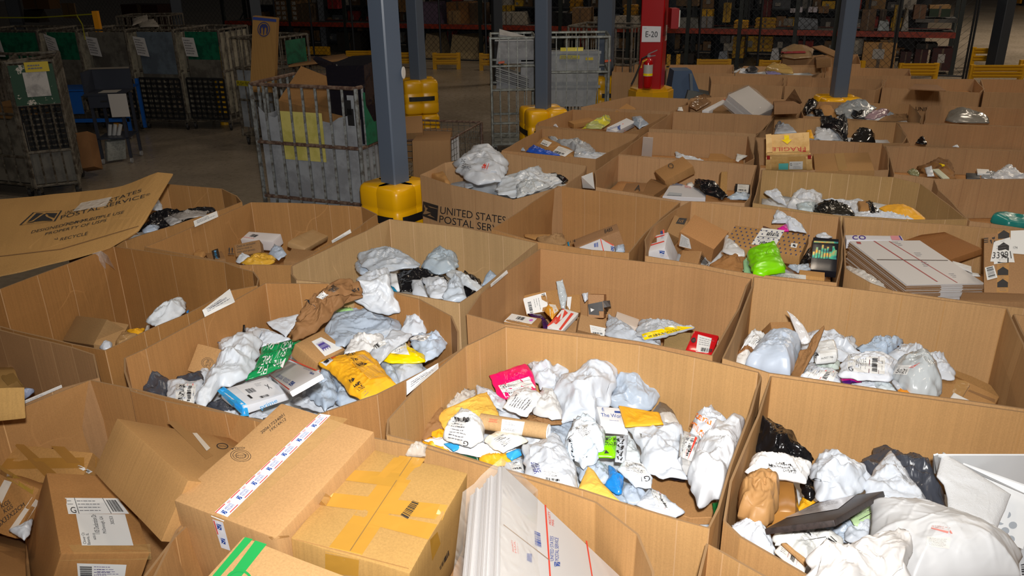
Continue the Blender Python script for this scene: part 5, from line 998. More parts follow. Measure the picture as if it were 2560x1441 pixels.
T = [('dark purple mailer between the boxes of the red parcel bin', [(330, 900), (420, 905), (470, 960), (500, 1010), (440, 1005), (425, 960)], .9, .02, poly('3a1850', .25, .4), dict(wr=.6)),
 ('thin clear plastic strip standing up among the boxes', [(528, 680), (572, 658), (605, 780), (590, 870), (560, 860), (540, 760)], .98, .015, poly('b4bcc0', .2, .5), dict(tilt=(0, 1.2), wr=.7)),
 ('small white crumple beside the dark banded box', [(705, 760), (750, 752), (748, 800), (725, 820)], .98, .02, WH, dict(tilt=(0, .8))),
 ('grey white mailer with a pointed fold in the middle of the red parcel bin', [(865, 1045), (885, 905), (960, 950), (1060, 1010), (1120, 1090), (1250, 1120), (1250, 1135), (1050, 1110)], .97, .04, poly('b3bac4', .35, .3), dict(wr=.9)),
 ('white film end beneath the yellow mailer', [(1130, 1080), (1250, 1080), (1255, 1135), (1150, 1110)], .93, .03, WH, {}),
 ('yellow and silver mailer with black lettering along its edge', [(1075, 1010), (1110, 955), (1340, 960), (1400, 980), (1490, 1000), (1350, 1040), (1240, 1075), (1130, 1080), (1090, 1050)], 1.0, .04, poly('aeb2b8', .25, .4), dict(wr=.7)),
 ('yellow padded parcel taped beside the red number seven box', [(445, 880), (480, 825), (540, 860), (550, 880), (500, 940)], .97, .04, poly('dc9a30', .3, .4), dict(wr=.6))]
O6 = items(T)
d = Decal(pick(O6, 'yellow and silver'), [(1120, 1045), (1330, 985), (1480, 995), (1140, 1080)], .003); d.sheet('yellow_panel', YBR, 8, 3); d.text('STARK & POLSKI', .1, .65, .75, .95); d.done()
s = pick(O6, 'number seven box'); d = Decal(s, [(480, 835), (520, 840), (540, 880), (490, 920)], .003); d.sheet('paper_label', plain('d8d0c4'), 2, 2)
o = bx_(dict(a=(600, 780), b=(700, 755), c=(690, 890), d=(600, 895)), .9, CB2, 'upright brown box left of the dark banded box', tilt=(.9, 0), h=.12); s = Surf([o]); d = Decal(s, [(605, 785), (635, 782), (625, 870), (600, 885)], .001); d.sheet('white_strip', WHITE, 1, 2)
o = bx_(dict(a=(745, 775), b=(840, 762), c=(865, 955), d=(750, 905), f=(890, 760)), .93, cardboard('a9805a'), 'brown box wrapped with a dark printed band', tilt=(1.0, .1), h=.1); s = Surf([o]); d = Decal(s, [(748, 835), (848, 815), (860, 915), (755, 905)], .001); d.sheet('dark_band', plain('2a2726'), 3, 3); d.poly([(.15, .4), (.4, .55), (.15, .75)], 3); d.done()
d = Decal(s, [(850, 812), (900, 808), (912, 890), (862, 905)], .001); d.sheet('dark_band', plain('3a3029'), 2, 2)
o = bx_(dict(a=(465, 985), b=(590, 858), c=(680, 900), d=(570, 1020)), .96, plain('dedede'), 'white and red postal box with a big number seven', h=.03, name='printed_box'); s = Surf([o]); d = Decal(s, [(465, 985), (575, 865), (610, 895), (500, 1005)], .001); d.sheet('red_panel', RED, 3, 2); d.poly([(.55, .1), (.9, .0), (1.0, .3), (.62, 1), (.5, .9), (.8, .3), (.55, .35)], 3); d.lines(.1, .3, .45, .7, 2, mat=3); d.done()
d = Decal(s, [(630, 895), (650, 900), (560, 1015), (545, 1010)], .001); d.sheet('red_line', RED, 1, 3)
o = bx_(dict(a=(690, 885), b=(875, 965), c=(870, 1055), d=(685, 1020)), .93, cardboard('9f7a52'), 'large brown box face with a barcode label, centre of the red parcel bin', tilt=(.7, -.1), h=.2); shiplabel(Surf([o]), [(760, 978), (868, 1000), (868, 1055), (770, 1045)], None, style=2, off=.001)
o = bx_(dict(a=(590, 960), b=(680, 930), c=(690, 1040), d=(570, 1015)), .9, cardboard('9f7a52'), 'brown box below the postal box with number seven', tilt=(.5, 0), h=.1)
o = bx_(dict(a=(935, 885), b=(1115, 935), c=(1080, 1010), d=(950, 930)), .92, plain('cfc2b6', .6), 'white and pale brown box behind the pointed grey mailer', h=.1)
o = bx_(dict(a=(1290, 1050), b=(1460, 1010), c=(1450, 1165), d=(1260, 1130)), .93, cardboard('93794e'), 'dull brown box left of the red parcel', tilt=(.5, 0), h=.15)
o = bx_(dict(a=(1470, 1005), b=(1675, 1055), c=(1590, 1185), d=(1435, 1160)), 1.0, poly('c8141c', .2, .3), 'bright red parcel with a white shipping label', h=.1, bev=.012, tilt=(.2, .1), name='wrapped_parcel', cat='parcel')
s = Surf([o]); d = Decal(s, [(1510, 1045), (1650, 1085), (1625, 1178), (1495, 1165)], .0015); d.sheet('shipping_label', WHITE, 3, 3); d.barcode(.25, .72, .85, .95, 14); d.lines(.1, .1, .9, .6, 4); d.done()
d = Decal(s, [(1463, 1070), (1498, 1065), (1495, 1105), (1462, 1105)], .0015); d.poly([(.5+.5*math.cos(i*.6), .5+.5*math.sin(i*.6)) for i in range(10)]); d.lines(.25, .3, .8, .7, 2, mat=1); d.done(name='black_seal')
# ---- bin C4, C5 left ------------------------------------------------------
o = bx_(dict(a=(620, 385), b=(940, 278), c=(950, 330), d=(680, 440), f=(1020, 412)), 1.1, cardboard('997350'), 'long narrow brown box with handwritten digits leaning across the bin', h=.12, wob=.002)
s = Surf([o]); d = Decal(s, [(860, 320), (915, 300), (920, 325), (865, 345)], .001); d.text('8485', 0, 0, 1, 1); d.done(o, 'handwriting'); d = Decal(s, [(625, 395), (660, 385), (662, 405), (628, 412)], .001); d.text('1/4', 0, 0, 1, 1); d.done(o, 'handwriting')
o = slab([(690, 440), (835, 382), (930, 430), (935, 490), (860, 480)], 1.12, .06, plain('c4c4c8'), 'white postal box with red lines in the bin with the long box', name='printed_box', tilt=(0, .3)); s = Surf([o])
for q in ([(832, 384), (838, 382), (862, 474), (855, 474)], [(860, 395), (866, 393), (928, 425), (924, 432)]): tape(s, q, RED, 4, 1, .0008, 'red_line')
d = Decal(s, [(790, 415), (818, 405), (820, 438), (792, 440)], .001); d.barcode(0, 0, 1, 1, 6, True, 2); d.done(o, 'blue_print'); d = Decal(s, [(905, 430), (930, 440), (930, 470), (908, 465)], .001); d.eagle(0, 0, 1, 1, 2); d.done(o, 'blue_print')
items([('blue white crumple beside the white postal box', [(930, 435), (1000, 425), (1005, 470), (940, 480)], 1.05, .03, poly('a9b8cc', .35, .4), {}),
 ('crumpled kraft paper at the left of the long leaning box', [(390, 385), (480, 375), (575, 348), (600, 410), (560, 425), (430, 405)], 1.08, .04, cardboard('94734e'), dict(wr=1.2, name='kraft_paper', cat='paper')),
 ('flat brown sheet behind the crumpled kraft paper', [(305, 350), (490, 350), (500, 370), (380, 385), (310, 365)], 1.05, .01, CB2, dict(wr=.2, name='kraft_sheet', cat='paper sheet')),
 ('teal scrap beside the long leaning box', [(603, 405), (618, 402), (620, 430), (608, 425)], 1.08, .01, poly('1b7aa0'), {})])
o = bx_(dict(a=(1160, 360), b=(1305, 315), c=(1270, 450), d=(1150, 475), f=(1385, 500)), 1.1, poly('d2d2d6', .4, .15), 'white postal parcel taped brown with red stripes, left in the green parcel bin', h=.1, tilt=(.5, -.2), bev=.008, wob=.004, name='printed_box')
s = Surf([o])
for q in ([(1150, 388), (1300, 345), (1302, 352), (1152, 396)], [(1265, 320), (1275, 318), (1300, 500), (1290, 500)], [(1155, 430), (1275, 395), (1278, 402), (1157, 438)]): tape(s, q, RED, 5, 1, .0012, 'red_line')
tape(s, [(1145, 392), (1225, 372), (1225, 405), (1145, 428)], plain('7c5a36'), 3, 2, .002, 'brown_tape'); d = Decal(s, [(1240, 460), (1280, 465), (1285, 510), (1250, 500)], .0015); d.eagle(0, 0, 1, .5, 2); d.lines(0, .6, 1, 1, 2, mat=2); d.done(o, 'blue_print'); d = Decal(s, [(1250, 330), (1270, 328), (1275, 380), (1255, 382)], .0015); d.eagle(0, 0, 1, .4, 2); d.lines(0, .5, 1, 1, 3, mat=2); d.done(o, 'blue_print')
o = bx_(dict(a=(1345, 232), b=(1440, 240), c=(1380, 410), d=(1300, 305)), 1.12, cardboard('937048'), 'brown box with a black tag standing behind the postal parcel', tilt=(.8, 0), h=.12); d = Decal(Surf([o]), [(1380, 235), (1435, 240), (1415, 283), (1355, 275)], .001); d.sheet('black_tag', plain('2a2522'), 2, 2); d.text('571', .2, .3, .7, .7, CB2, rot=180); d.done()
o = bx_(dict(a=(1480, 208), b=(1718, 325), c=(1620, 465), d=(1388, 330), g=(1600, 555), h=(1380, 410)), 1.15, cardboard('a97a4c'), 'big square glossy taped brown box in the green parcel bin', h=.14, wob=.005)
s = Surf([o]); shiplabel(s, [(1395, 345), (1450, 380), (1465, 450), (1380, 430)], None, style=3, off=.002)
o = bx_(dict(a=(1400, 470), b=(1530, 452), c=(1510, 570), d=(1375, 540), f=(1590, 550)), 1.06, cardboard('9c744a'), 'low brown box with a large barcode on its side', h=.12, tilt=(.6, -.2)); s = Surf([o]); d = Decal(s, [(1530, 470), (1590, 550), (1560, 572), (1508, 565)], .001); d.sheet('barcode_label', WHITE, 2, 2); d.barcode(.1, .1, .9, .8, 10, False); d.done()
items([('white bubble mailer leaning on the big square glossy box', [(1678, 470), (1700, 350), (1730, 365), (1780, 430), (1840, 480), (1835, 505), (1740, 495)], 1.12, .03, poly('cfcfd0', .3, .4), dict(wr=.6)),
 ('crumpled brown paper with a yellow patch, front of the green parcel bin', [(1590, 570), (1640, 540), (1700, 495), (1800, 500), (1860, 530), (1850, 600), (1800, 615), (1650, 590)], 1.08, .05, cardboard('94683c'), dict(wr=1.3, name='kraft_paper', cat='paper')),
 ('pale green label patch beside the bright green parcel', [(1820, 600), (1850, 530), (1870, 540), (1885, 630)], 1.12, .01, plain('a8c8a8'), dict(wr=.2, cat='paper', name='paper_label')),
 ('white barcode tag right of the big square glossy box', [(1625, 540), (1670, 505), (1678, 530), (1640, 555)], 1.07, .008, WHITE, dict(wr=.2, cat='paper', name='paper_label'))])
crop(1860, 400, 2.217)
o = bx_(dict(a=(40, 350), b=(150, 265), c=(230, 350), d=(170, 380)), 1.08, speck('5c3c2c', '4a3024', 5), 'dark maroon brown box behind the polka dot box', h=.1)
o = bx_(dict(a=(-60, 365), b=(372, 412), c=(305, 540), d=(-110, 470), g=(300, 585), h=(-110, 525)), 1.15, cardboard('a67d4c'), 'brown flat box printed with navy blue polka dots', h=.06)
s = Surf([o]); d = Decal(s, [(-60, 366), (372, 412), (305, 540), (-105, 470)], .0012); NV = plain('2c3560')
for j in range(6):
    for i in range(15):
        u, v = .03+i*.068+(j % 2)*.034, .08+j*.17
        if u < .99: d.poly([(u+.012*math.cos(k), v+.035*math.sin(k)) for k in (0, 1.05, 2.1, 3.14, 4.2, 5.2)], NV)
d.done(o, 'polka_dots')
d = Decal(s, [(100, 378), (225, 392), (175, 480), (40, 470)], .002); d.sheet('shipping_label', WHITE, 3, 3); d.barcode(.35, .22, .85, .42, 14); d.lines(.1, .1, .5, .2, 1); d.rect(.1, .5, .9, .52); d.lines(.1, .56, .7, .75, 2); d.barcode(.3, .8, .7, .95, 10); d.done()
d = Decal(s, [(262, 462), (298, 466), (290, 490), (258, 486)], .002); d.sheet('white_tag', WHITE, 1, 1); d.rect(.3, .3, .7, .7); d.done()
items([('white crumpled mailer over the maroon brown box', [(158, 350), (165, 300), (190, 278), (260, 320), (330, 375), (345, 405), (250, 390), (230, 350)], 1.17, .03, WH, dict(wr=1.1, tilt=(0, .3))),
 ('magenta pink scrap behind the polka dot box', [(185, 382), (235, 355), (250, 395), (200, 395)], 1.16, .012, poly('d81a9a', .3, .3), {}),
 ('bright lime green parcel at the front of the polka dot bin', [(12, 520), (70, 495), (170, 462), (195, 520), (230, 600), (228, 625), (110, 643), (50, 635), (30, 580)], 1.2, .06, LIME, dict(wr=.6, p=4, q=.6)),
 ('green and white label edge left of the lime green parcel', [(-5, 560), (15, 540), (40, 635), (0, 630)], 1.15, .01, plain('9ccf9c'), dict(wr=.2)),
 ('white crumple above the black holographic book', [(395, 420), (440, 405), (490, 430), (430, 440)], 1.12, .02, WH, {}),
 ('light blue film under the polka dot box', [(240, 590), (360, 580), (370, 610), (300, 625)], 1.08, .02, GY, {}),
 ('black wrap between the polka dot box and the holographic book', [(300, 580), (370, 480), (380, 560), (340, 590)], 1.06, .03, BLK, {})])
o = bx_(dict(a=(382, 432), b=(530, 436), c=(510, 620), d=(366, 608)), 1.13, plain('1a1b22', .25), 'black book with rainbow holographic city skyline cover', tilt=(.35, 0), h=.05, name='book', cat='book')
m, nt, b_ = newmat('holographic_foil'); tc = N(nt, 'ShaderNodeTexCoord'); n1 = N(nt, 'ShaderNodeTexNoise', i_Scale=16); nt.links.new(tc.outputs['Object'], n1.inputs[0]); r_ = nt.nodes.new('ShaderNodeValToRGB'); nt.links.new(n1.outputs[0], r_.inputs[0])
r_.color_ramp.elements[0].position = .35; r_.color_ramp.elements[0].color = (*lin('203070'), 1); r_.color_ramp.elements[1].position = .68; r_.color_ramp.elements[1].color = (*lin('e8a020'), 1); e_ = r_.color_ramp.elements.new(.5); e_.color = (*lin('30b090'), 1); nt.links.new(r_.outputs[0], b_.inputs['Base Color']); b_.inputs['Metallic'].default_value = .5; b_.inputs['Roughness'].default_value = .3
d = Decal(Surf([o]), [(388, 450), (522, 455), (512, 560), (374, 548)], .001); d.rect(0, .0, 1, .1, m); 
for i in range(9): d.rect(.02+i*.11, .9-[.3, .55, .4, .7, .5, .6, .35, .65, .45][i], .1+i*.11, .95, m)
d.poly([(.7, .95), (.78, .5), (.86, .3), (.94, .5), (1, .95)], m); d.done(o, 'skyline_print')
o = bx_(dict(a=(118, 617), b=(345, 637), c=(345, 668), d=(115, 645)), 1.17, WHITE, 'white printed label box at the front rim under the lime green parcel', h=.03, name='printed_box'); shiplabel(Surf([o]), [(160, 630), (335, 640), (335, 665), (160, 650)], None, style=3, off=.001)
o = bx_(dict(a=(308, 610), b=(450, 622), c=(448, 655), d=(305, 640)), 1.15, cardboard('b98a50'), 'small orange brown box right of the white label box', h=.04)
# ---- bin R3: wide bundle of flat cartons ----------------------------------
rt, ctr, R, sz, ch = bundle(dict(a=(585, 445), b=(975, 452), c=(1335, 685), d=(905, 700), h=(868, 818), e=(563, 570)), 1.2, 'wide strapped bundle of flat white postal cartons in the right bin', 20, (.05, -.1), .16, fan=.005, brown=True, hw=20)
s = Surf([ch[-1]]); DR2 = plain('9c3a3a')
for q in ([(715, 450), (725, 450), (1076, 676), (1066, 676)], [(800, 452), (808, 452), (1186, 682), (1178, 682)]): tape(s, q, DR2, 8, 1, .0006, 'red_line')
tape(s, [(735, 552), (1130, 556), (1130, 560), (738, 556)], plain('4a3a30'), 8, 1, .001, 'black_strap')
for q in ([(800, 450), (845, 450), (910, 480), (870, 482)], [(975, 560), (1010, 560), (1050, 600), (1000, 598)], [(935, 510), (980, 510), (1005, 540), (960, 540)], [(1125, 625), (1160, 625), (1200, 660), (1165, 658)]):
    d = Decal(s, q, .001); d.lines(0, .1, 1, .9, 3, mat=plain('5a5f70')); d.done(ch[-1], 'printed_lettering')
d = Decal(s, [(620, 455), (645, 456), (650, 468), (628, 466)], .001); d.rect(0, 0, 1, 1, DR2); d.done(ch[-1], 'red_mark')
o = bx_(dict(a=(562, 418), b=(868, 420), c=(890, 448), d=(565, 442)), 1.16, plain('d4d4da'), 'white box with purple printed edge behind the wide bundle', h=.06, name='printed_box'); s = Surf([o]); VP = plain('4a2a90')
d = Decal(s, [(600, 420), (670, 420), (680, 443), (600, 443)], .001); d.text('co', 0, 0, 1, 1, VP); d.done(o, 'purple_lettering'); d = Decal(s, [(810, 422), (865, 422), (880, 446), (820, 446)], .001); d.rect(0, 0, .8, 1, plain('d8909a')); d.rect(.85, 0, 1, 1, VP); d.done(o, 'coloured_print')
o = bx_(dict(a=(905, 445), b=(1065, 382), c=(1330, 490), d=(1120, 560)), 1.12, cardboard('8c5e34', ), 'large dark brown cardboard piece slanting behind the wide bundle', h=.04, name='flat_carton')
items([('white torn paper right of the wide bundle', [(1155, 560), (1260, 590), (1265, 625), (1160, 585)], 1.14, .006, WHITE, dict(wr=.3, cat='paper', name='paper_sheet')), ('small white torn paper edge under the tall parcel', [(1240, 620), (1300, 630), (1310, 645), (1250, 640)], 1.12, .006, WHITE, dict(wr=.3, cat='paper', name='paper_sheet')), ('clear plastic film left of the wide bundle', [(560, 590), (640, 620), (760, 690), (800, 715), (700, 690), (600, 640)], 1.1, .03, clear(.5), {})])
o = bx_(dict(a=(1330, 425), b=(1620, 380), c=(1640, 770), d=(1330, 740)), 1.28, cardboard('a07a54'), 'tall brown parcel with black arrow tape and handwritten 33991 slips', h=.3, tilt=(.5, 0), wob=.003)
s = Surf([o]); d = Decal(s, [(1405, 400), (1475, 395), (1465, 735), (1400, 735)], .001); d.sheet('printed_tape', cardboard('ae8350'), 2, 10)
for i in range(5):
    d.poly([(.05, .04+i*.2), (.5, -.02+i*.2), (.95, .04+i*.2), (.95, .12+i*.2), (.05, .12+i*.2)]); d.lines(.25, .13+i*.2, .8, .18+i*.2, 2)
d.done()
for q, st in (([(1385, 455), (1475, 430), (1500, 570), (1365, 565)], 0), ([(1478, 395), (1600, 390), (1600, 530), (1478, 520)], 1), ([(1385, 545), (1495, 540), (1495, 565), (1385, 580)], 0), ([(1335, 600), (1385, 588), (1405, 655), (1348, 670)], 2)):
    d = Decal(s, q, .002+.001*st); d.sheet('paper_slip', WHITE, 3, 3)
    if st == 0: d.text('33991', .05, .55, .9, .85) if q[0][1] < 500 else None; d.lines(.2, .2, .8, .45, 2, th=.15)
    if st == 2: d.barcode(.15, .1, .85, .9, 9, False)
    if st == 1: d.text('174', .12, .7, .3, .8)
    d.done()
d = Decal(s, [(1330, 430), (1400, 425), (1398, 470), (1330, 478)], .001)
for i in range(4): d.rect(0, .1+i*.22, .35, .2+i*.22)
for a in (0, 2.1, 4.2):
    c_ = lambda r, t: (.72+r*.45*math.cos(a+t), .5+r*math.sin(a+t)); d.poly([c_(.45, 0), c_(.45, .9), c_(.6, 1.1), c_(.4, 1.5), c_(.15, 1.0), c_(.25, .9), c_(.25, 0)])
d.done(o, 'recycling_mark')
o = bx_(dict(a=(1215, 742), b=(1640, 735), c=(1640, 800), d=(1190, 770)), 1.19, cardboard('8e6a46'), 'flat brown carton lid at the right front of the wide bundle bin', h=.06)
# R4
items([('white crumpled mailer at the left of the black sack bin', [(108, 178), (180, 163), (210, 190), (235, 255), (180, 230)], 1.1, .03, WH, dict(wr=1.2, tilt=(0, .3))),
 ('large white crumpled mailer left of the black sack', [(240, 262), (265, 200), (300, 175), (390, 170), (440, 205), (410, 250), (380, 290), (260, 275)], 1.1, .05, poly('c9ced6', .35, .4), dict(wr=1.4)),
 ('shiny black sack with straw coloured shine', [(382, 290), (400, 250), (460, 230), (520, 240), (590, 270), (612, 305), (500, 300), (420, 305)], 1.12, .05, poly('1a1917', .2, .7, hex2='2a2620'), dict(wr=1.2, name='poly_bag')),
 ('white label mailer right of the black sack', [(440, 220), (560, 232), (640, 218), (668, 225), (640, 300), (600, 290), (520, 240)], 1.1, .03, poly('c9ced6', .3, .3), {}),
 ('small brown box beside the knotted black bag', [(625, 245), (690, 235), (700, 300), (640, 300)], 1.12, .04, CB2, dict(wr=.2, p=8, name='cardboard_box', cat='box')),
 ('knotted black plastic strip', [(670, 235), (690, 222), (710, 240), (750, 295), (700, 300), (685, 260)], 1.14, .03, BLK, dict(wr=1.3, name='poly_bag')),
 ('golden yellow padded envelope in the black sack bin', [(745, 268), (780, 255), (880, 247), (940, 280), (1005, 325), (1008, 337), (900, 330), (800, 300)], 1.12, .04, YEL, dict(wr=.4, name='padded_envelope', cat='envelope')),
 ('white mailer strip along the front rim of the black sack bin', [(610, 295), (700, 300), (820, 300), (935, 312), (930, 332), (700, 318), (615, 315)], 1.12, .025, WH, {}),
 ('pale blue mailer under the large white crumpled one', [(290, 250), (400, 235), (380, 290), (300, 285)], 1.13, .03, poly('b4c4cc', .35, .4), {}),
 ('teal wrapped box at the right edge in the second right bin', [(1375, 320), (1440, 318), (1570, 345), (1570, 375), (1460, 368), (1365, 340)], 1.12, .06, poly('1f7f78', .3, .2), dict(wr=.2, p=8, q=.4, name='wrapped_box', cat='box'))])
# ---- C3, L4 ---------------------------------------------------------------
crop(600, 500, 2.62)
items([('large light grey pillow mailer at the back of the grey mailer bin', [(763, 372), (850, 335), (960, 310), (1040, 330), (1110, 385), (1180, 420), (1175, 450), (1080, 450), (980, 470), (900, 480), (800, 440)], 1.13, .06, poly('abb2bb', .35, .3), dict(wr=.8)),
 ('grey mailer corner below the pillow mailer at the left', [(750, 420), (775, 395), (850, 460), (900, 480), (790, 490), (760, 460)], 1.08, .04, GY, dict(wr=1)),
 ('round grey mailer bound with yellowish tape', [(1190, 420), (1250, 350), (1310, 322), (1380, 345), (1430, 380), (1430, 440), (1400, 475), (1300, 490), (1200, 460)], 1.12, .07, poly('a0adb8', .3, .4), dict(wr=1)),
 ('white tall mailer at the left front of the grey mailer bin', [(765, 520), (830, 490), (900, 480), (980, 462), (985, 560), (1010, 600), (900, 600), (800, 560)], 1.12, .05, WH, dict(wr=1.2)),
 ('black mailer with a broad glossy fold across the grey mailer bin', [(1015, 490), (1050, 462), (1150, 452), (1250, 470), (1340, 500), (1360, 530), (1200, 560), (1120, 600), (1050, 600)], 1.1, .04, BLK, dict(wr=.8)),
 ('white plastic box side left of the glossy black mailer', [(980, 505), (1030, 500), (1048, 600), (990, 590)], 1.1, .04, plain('d0d4d8'), dict(wr=.1, p=8, name='printed_box', cat='box')),
 ('black mailer at the right end of the grey mailer bin', [(1400, 540), (1470, 470), (1580, 530), (1580, 580), (1500, 645), (1440, 620)], 1.08, .04, BLK, dict(wr=1)),
 ('long white narrow mailer with yellow tape over the black one at the right', [(1345, 490), (1380, 460), (1450, 475), (1590, 575), (1560, 605), (1450, 550), (1370, 510)], 1.13, .03, poly('c6ccd2', .3, .4), dict(wr=.8)),
 ('white mailer with a red handwritten number', [(1192, 512), (1300, 502), (1362, 540), (1370, 600), (1480, 660), (1250, 645), (1220, 590)], 1.14, .035, WH, dict(wr=.8)),
 ('small white mailer left of the red numbered one', [(1120, 530), (1195, 530), (1230, 640), (1130, 620)], 1.12, .03, WH2, dict(wr=.9)),
 ('pale crumpled mailer in front of the black ones', [(1330, 610), (1370, 540), (1410, 480), (1450, 530), (1490, 660), (1420, 675), (1330, 660)], 1.15, .04, poly('b5bfcb', .35, .4), dict(wr=1.4)),
 ('blue grey mailer corner against the right wall of the grey mailer bin', [(1583, 565), (1610, 490), (1640, 458), (1685, 500), (1640, 545)], 1.12, .02, GY2, dict(wr=.5, tilt=(0, .4))),
 ('teal scrap beside the white plastic box side', [(980, 560), (1010, 575), (1030, 600), (985, 590)], 1.14, .008, poly('1b7aa0'), {})])
o = bx_(dict(a=(90, 200), b=(235, 230), c=(235, 280), d=(-30, 262), g=(240, 325)), 1.05, plain('cfc9c9'), 'white carton lying in the smashed box bin', h=.12, name='printed_box'); d = Decal(Surf([o]), [(60, 215), (160, 235), (110, 262), (10, 250)], .001); d.barcode(.3, .1, .7, .6, 12); d.lines(0, .7, .8, .95, 1, mat=1); d.done(o, 'label_print')
o = bx_(dict(a=(310, 280), b=(480, 180), c=(575, 245), d=(450, 330), h=(400, 338)), 1.07, poly('a8875e', .25, .3), 'brown box wrapped in wrinkled clear film in the smashed box bin', h=.1, bev=.01, wob=.008, name='wrapped_box')
o = bx_(dict(a=(-40, 295), b=(120, 262), c=(148, 345), d=(-30, 370)), 1.03, cardboard('8d6a45'), 'brown box printed with a deals slogan', tilt=(.9, 0), h=.1); s = Surf([o]); d = Decal(s, [(-35, 300), (115, 265), (118, 350), (-30, 370)], .0015); d.text('Deals so exclusive', .1, .05, .9, .25); d.text("they're ready to", .1, .33, .75, .53); d.text('meet your parents.', .1, .6, .9, .8); d.done(o, 'black_lettering')
crop(0, 420, 2.771)
d = Decal(s, [(1580, 550), (1625, 550), (1625, 600), (1580, 600)], .0015)
for x_ in (.15, .6): d.rect(x_, .3, x_+.12, .8); d.poly([(x_-.1, .35), (x_+.06, 0), (x_+.22, .35)])
d.rect(0, .9, 1, 1); d.done(o, 'arrow_mark')
o = bx_(dict(a=(1420, 600), b=(1540, 570), c=(1560, 640), d=(1450, 640)), .98, cardboard('8d6a45'), 'brown box lying left of the slogan box', h=.05); d = Decal(Surf([o]), [(1465, 570), (1510, 560), (1530, 640), (1480, 635)], .001); d.sheet('black_tape', plain('15181c'), 1, 4); d.text('prime', .2, .1, .8, .9, plain('2a9ad8'), rot=90); d.done()
items([('yellow crinkled mailer at the front of the smashed box bin', [(1670, 660), (1760, 610), (1850, 600), (1910, 630), (1900, 660), (1850, 672), (1700, 672)], 1.08, .04, poly('c99a34', .3, .5), dict(wr=1)),
 ('white torn mailer left of the yellow crinkled one', [(1630, 650), (1680, 595), (1745, 630), (1690, 665)], 1.08, .03, WH, dict(wr=1.4)),
 ('light blue mailer right of the yellow crinkled one', [(1860, 600), (1900, 530), (1960, 560), (1985, 600), (1930, 635)], 1.09, .03, poly('a9b6c9', .35, .4), dict(wr=1)),
 ('small brown box stub with printed square, left in the smashed box bin', [(1335, 615), (1380, 575), (1430, 600), (1400, 630)], 1.02, .03, CB2, dict(wr=.3, p=8, name='cardboard_box', cat='box'))])
o = bx_(dict(a=(2010, 540), b=(2230, 590), c=(2160, 660), d=(1975, 655)), 1.08, cardboard('8f6b45'), 'open brown box with slogan lettering, right in the smashed box bin', h=.06, wob=.003)
# L3
items([('white mailer peeking behind the propped cardboard sheet', [(1050, 290), (1095, 215), (1125, 260), (1125, 300)], 1.1, .02, WH, {}),
 ('shiny black bag with grey label beside the propped cardboard sheet', [(960, 440), (1040, 340), (1120, 300), (1290, 300), (1500, 290), (1420, 330), (1300, 360), (1170, 400), (1060, 440)], 1.12, .06, poly('18171a', .2, .6), dict(wr=1.2, name='poly_bag')),
 ('silver grey mailer over the black bag', [(1180, 330), (1290, 300), (1440, 300), (1430, 330), (1320, 345), (1240, 360)], 1.2, .02, poly('8f8a86', .25, .4), dict(wr=.6)),
 ('light grey film lying on the front of the black bag', [(1130, 350), (1180, 335), (1265, 370), (1180, 400)], 1.21, .012, poly('9a9a9c', .25, .4), {}),
 ('light blue mailer at the left end of the black bag', [(980, 440), (1040, 400), (1105, 410), (1090, 435), (1000, 450)], 1.14, .03, poly('a7b4c6', .35, .4), dict(wr=1))])
# L1
o = bx_(dict(a=(520, 1030), b=(745, 1040), c=(640, 1240), d=(440, 1190)), .85, cardboard('94744c'), 'plain brown carton at the bottom of the nearly empty worn bin', h=.2, tilt=(.2, -.3)); 
o = bx_(dict(a=(745, 1045), b=(895, 1100), c=(800, 1230), d=(650, 1240)), .84, cardboard('a98559'), 'light brown carton face next to the plain one in the nearly empty worn bin', h=.15, tilt=(.2, .4))
items([('yellow mailer scrap in the nearly empty worn bin', [(878, 1125), (960, 1120), (1005, 1115), (985, 1165), (900, 1150)], .95, .02, YEL, {}),
 ('white crumpled mailer at the right wall of the nearly empty worn bin', [(1012, 1070), (1060, 1020), (1140, 980), (1200, 930), (1255, 900), (1288, 950), (1285, 1000), (1180, 1060), (1080, 1105)], 1.05, .06, poly('cdd3da', .35, .4), dict(wr=1.4)),
 ('blue scrap beside the white crumpled mailer', [(1290, 1000), (1308, 985), (1305, 1010)], 1.08, .006, BLU, {}),
 ('white handled sack scrap in the nearly empty worn bin', [(690, 1250), (740, 1205), (780, 1215), (770, 1250), (720, 1262)], .98, .03, WH2, dict(wr=1)),
 ('glossy taped flat box near the front corner of the nearly empty worn bin', [(800, 1225), (850, 1150), (960, 1165), (880, 1210), (830, 1240)], .95, .03, poly('a88458', .2, .2), dict(wr=.3, p=8, name='cardboard_box', cat='box')),
 ('small grey handle piece behind the yellow scrap', [(1000, 1150), (1015, 1095), (1040, 1090), (1035, 1130)], .97, .02, poly('b9b0a8'), {})])
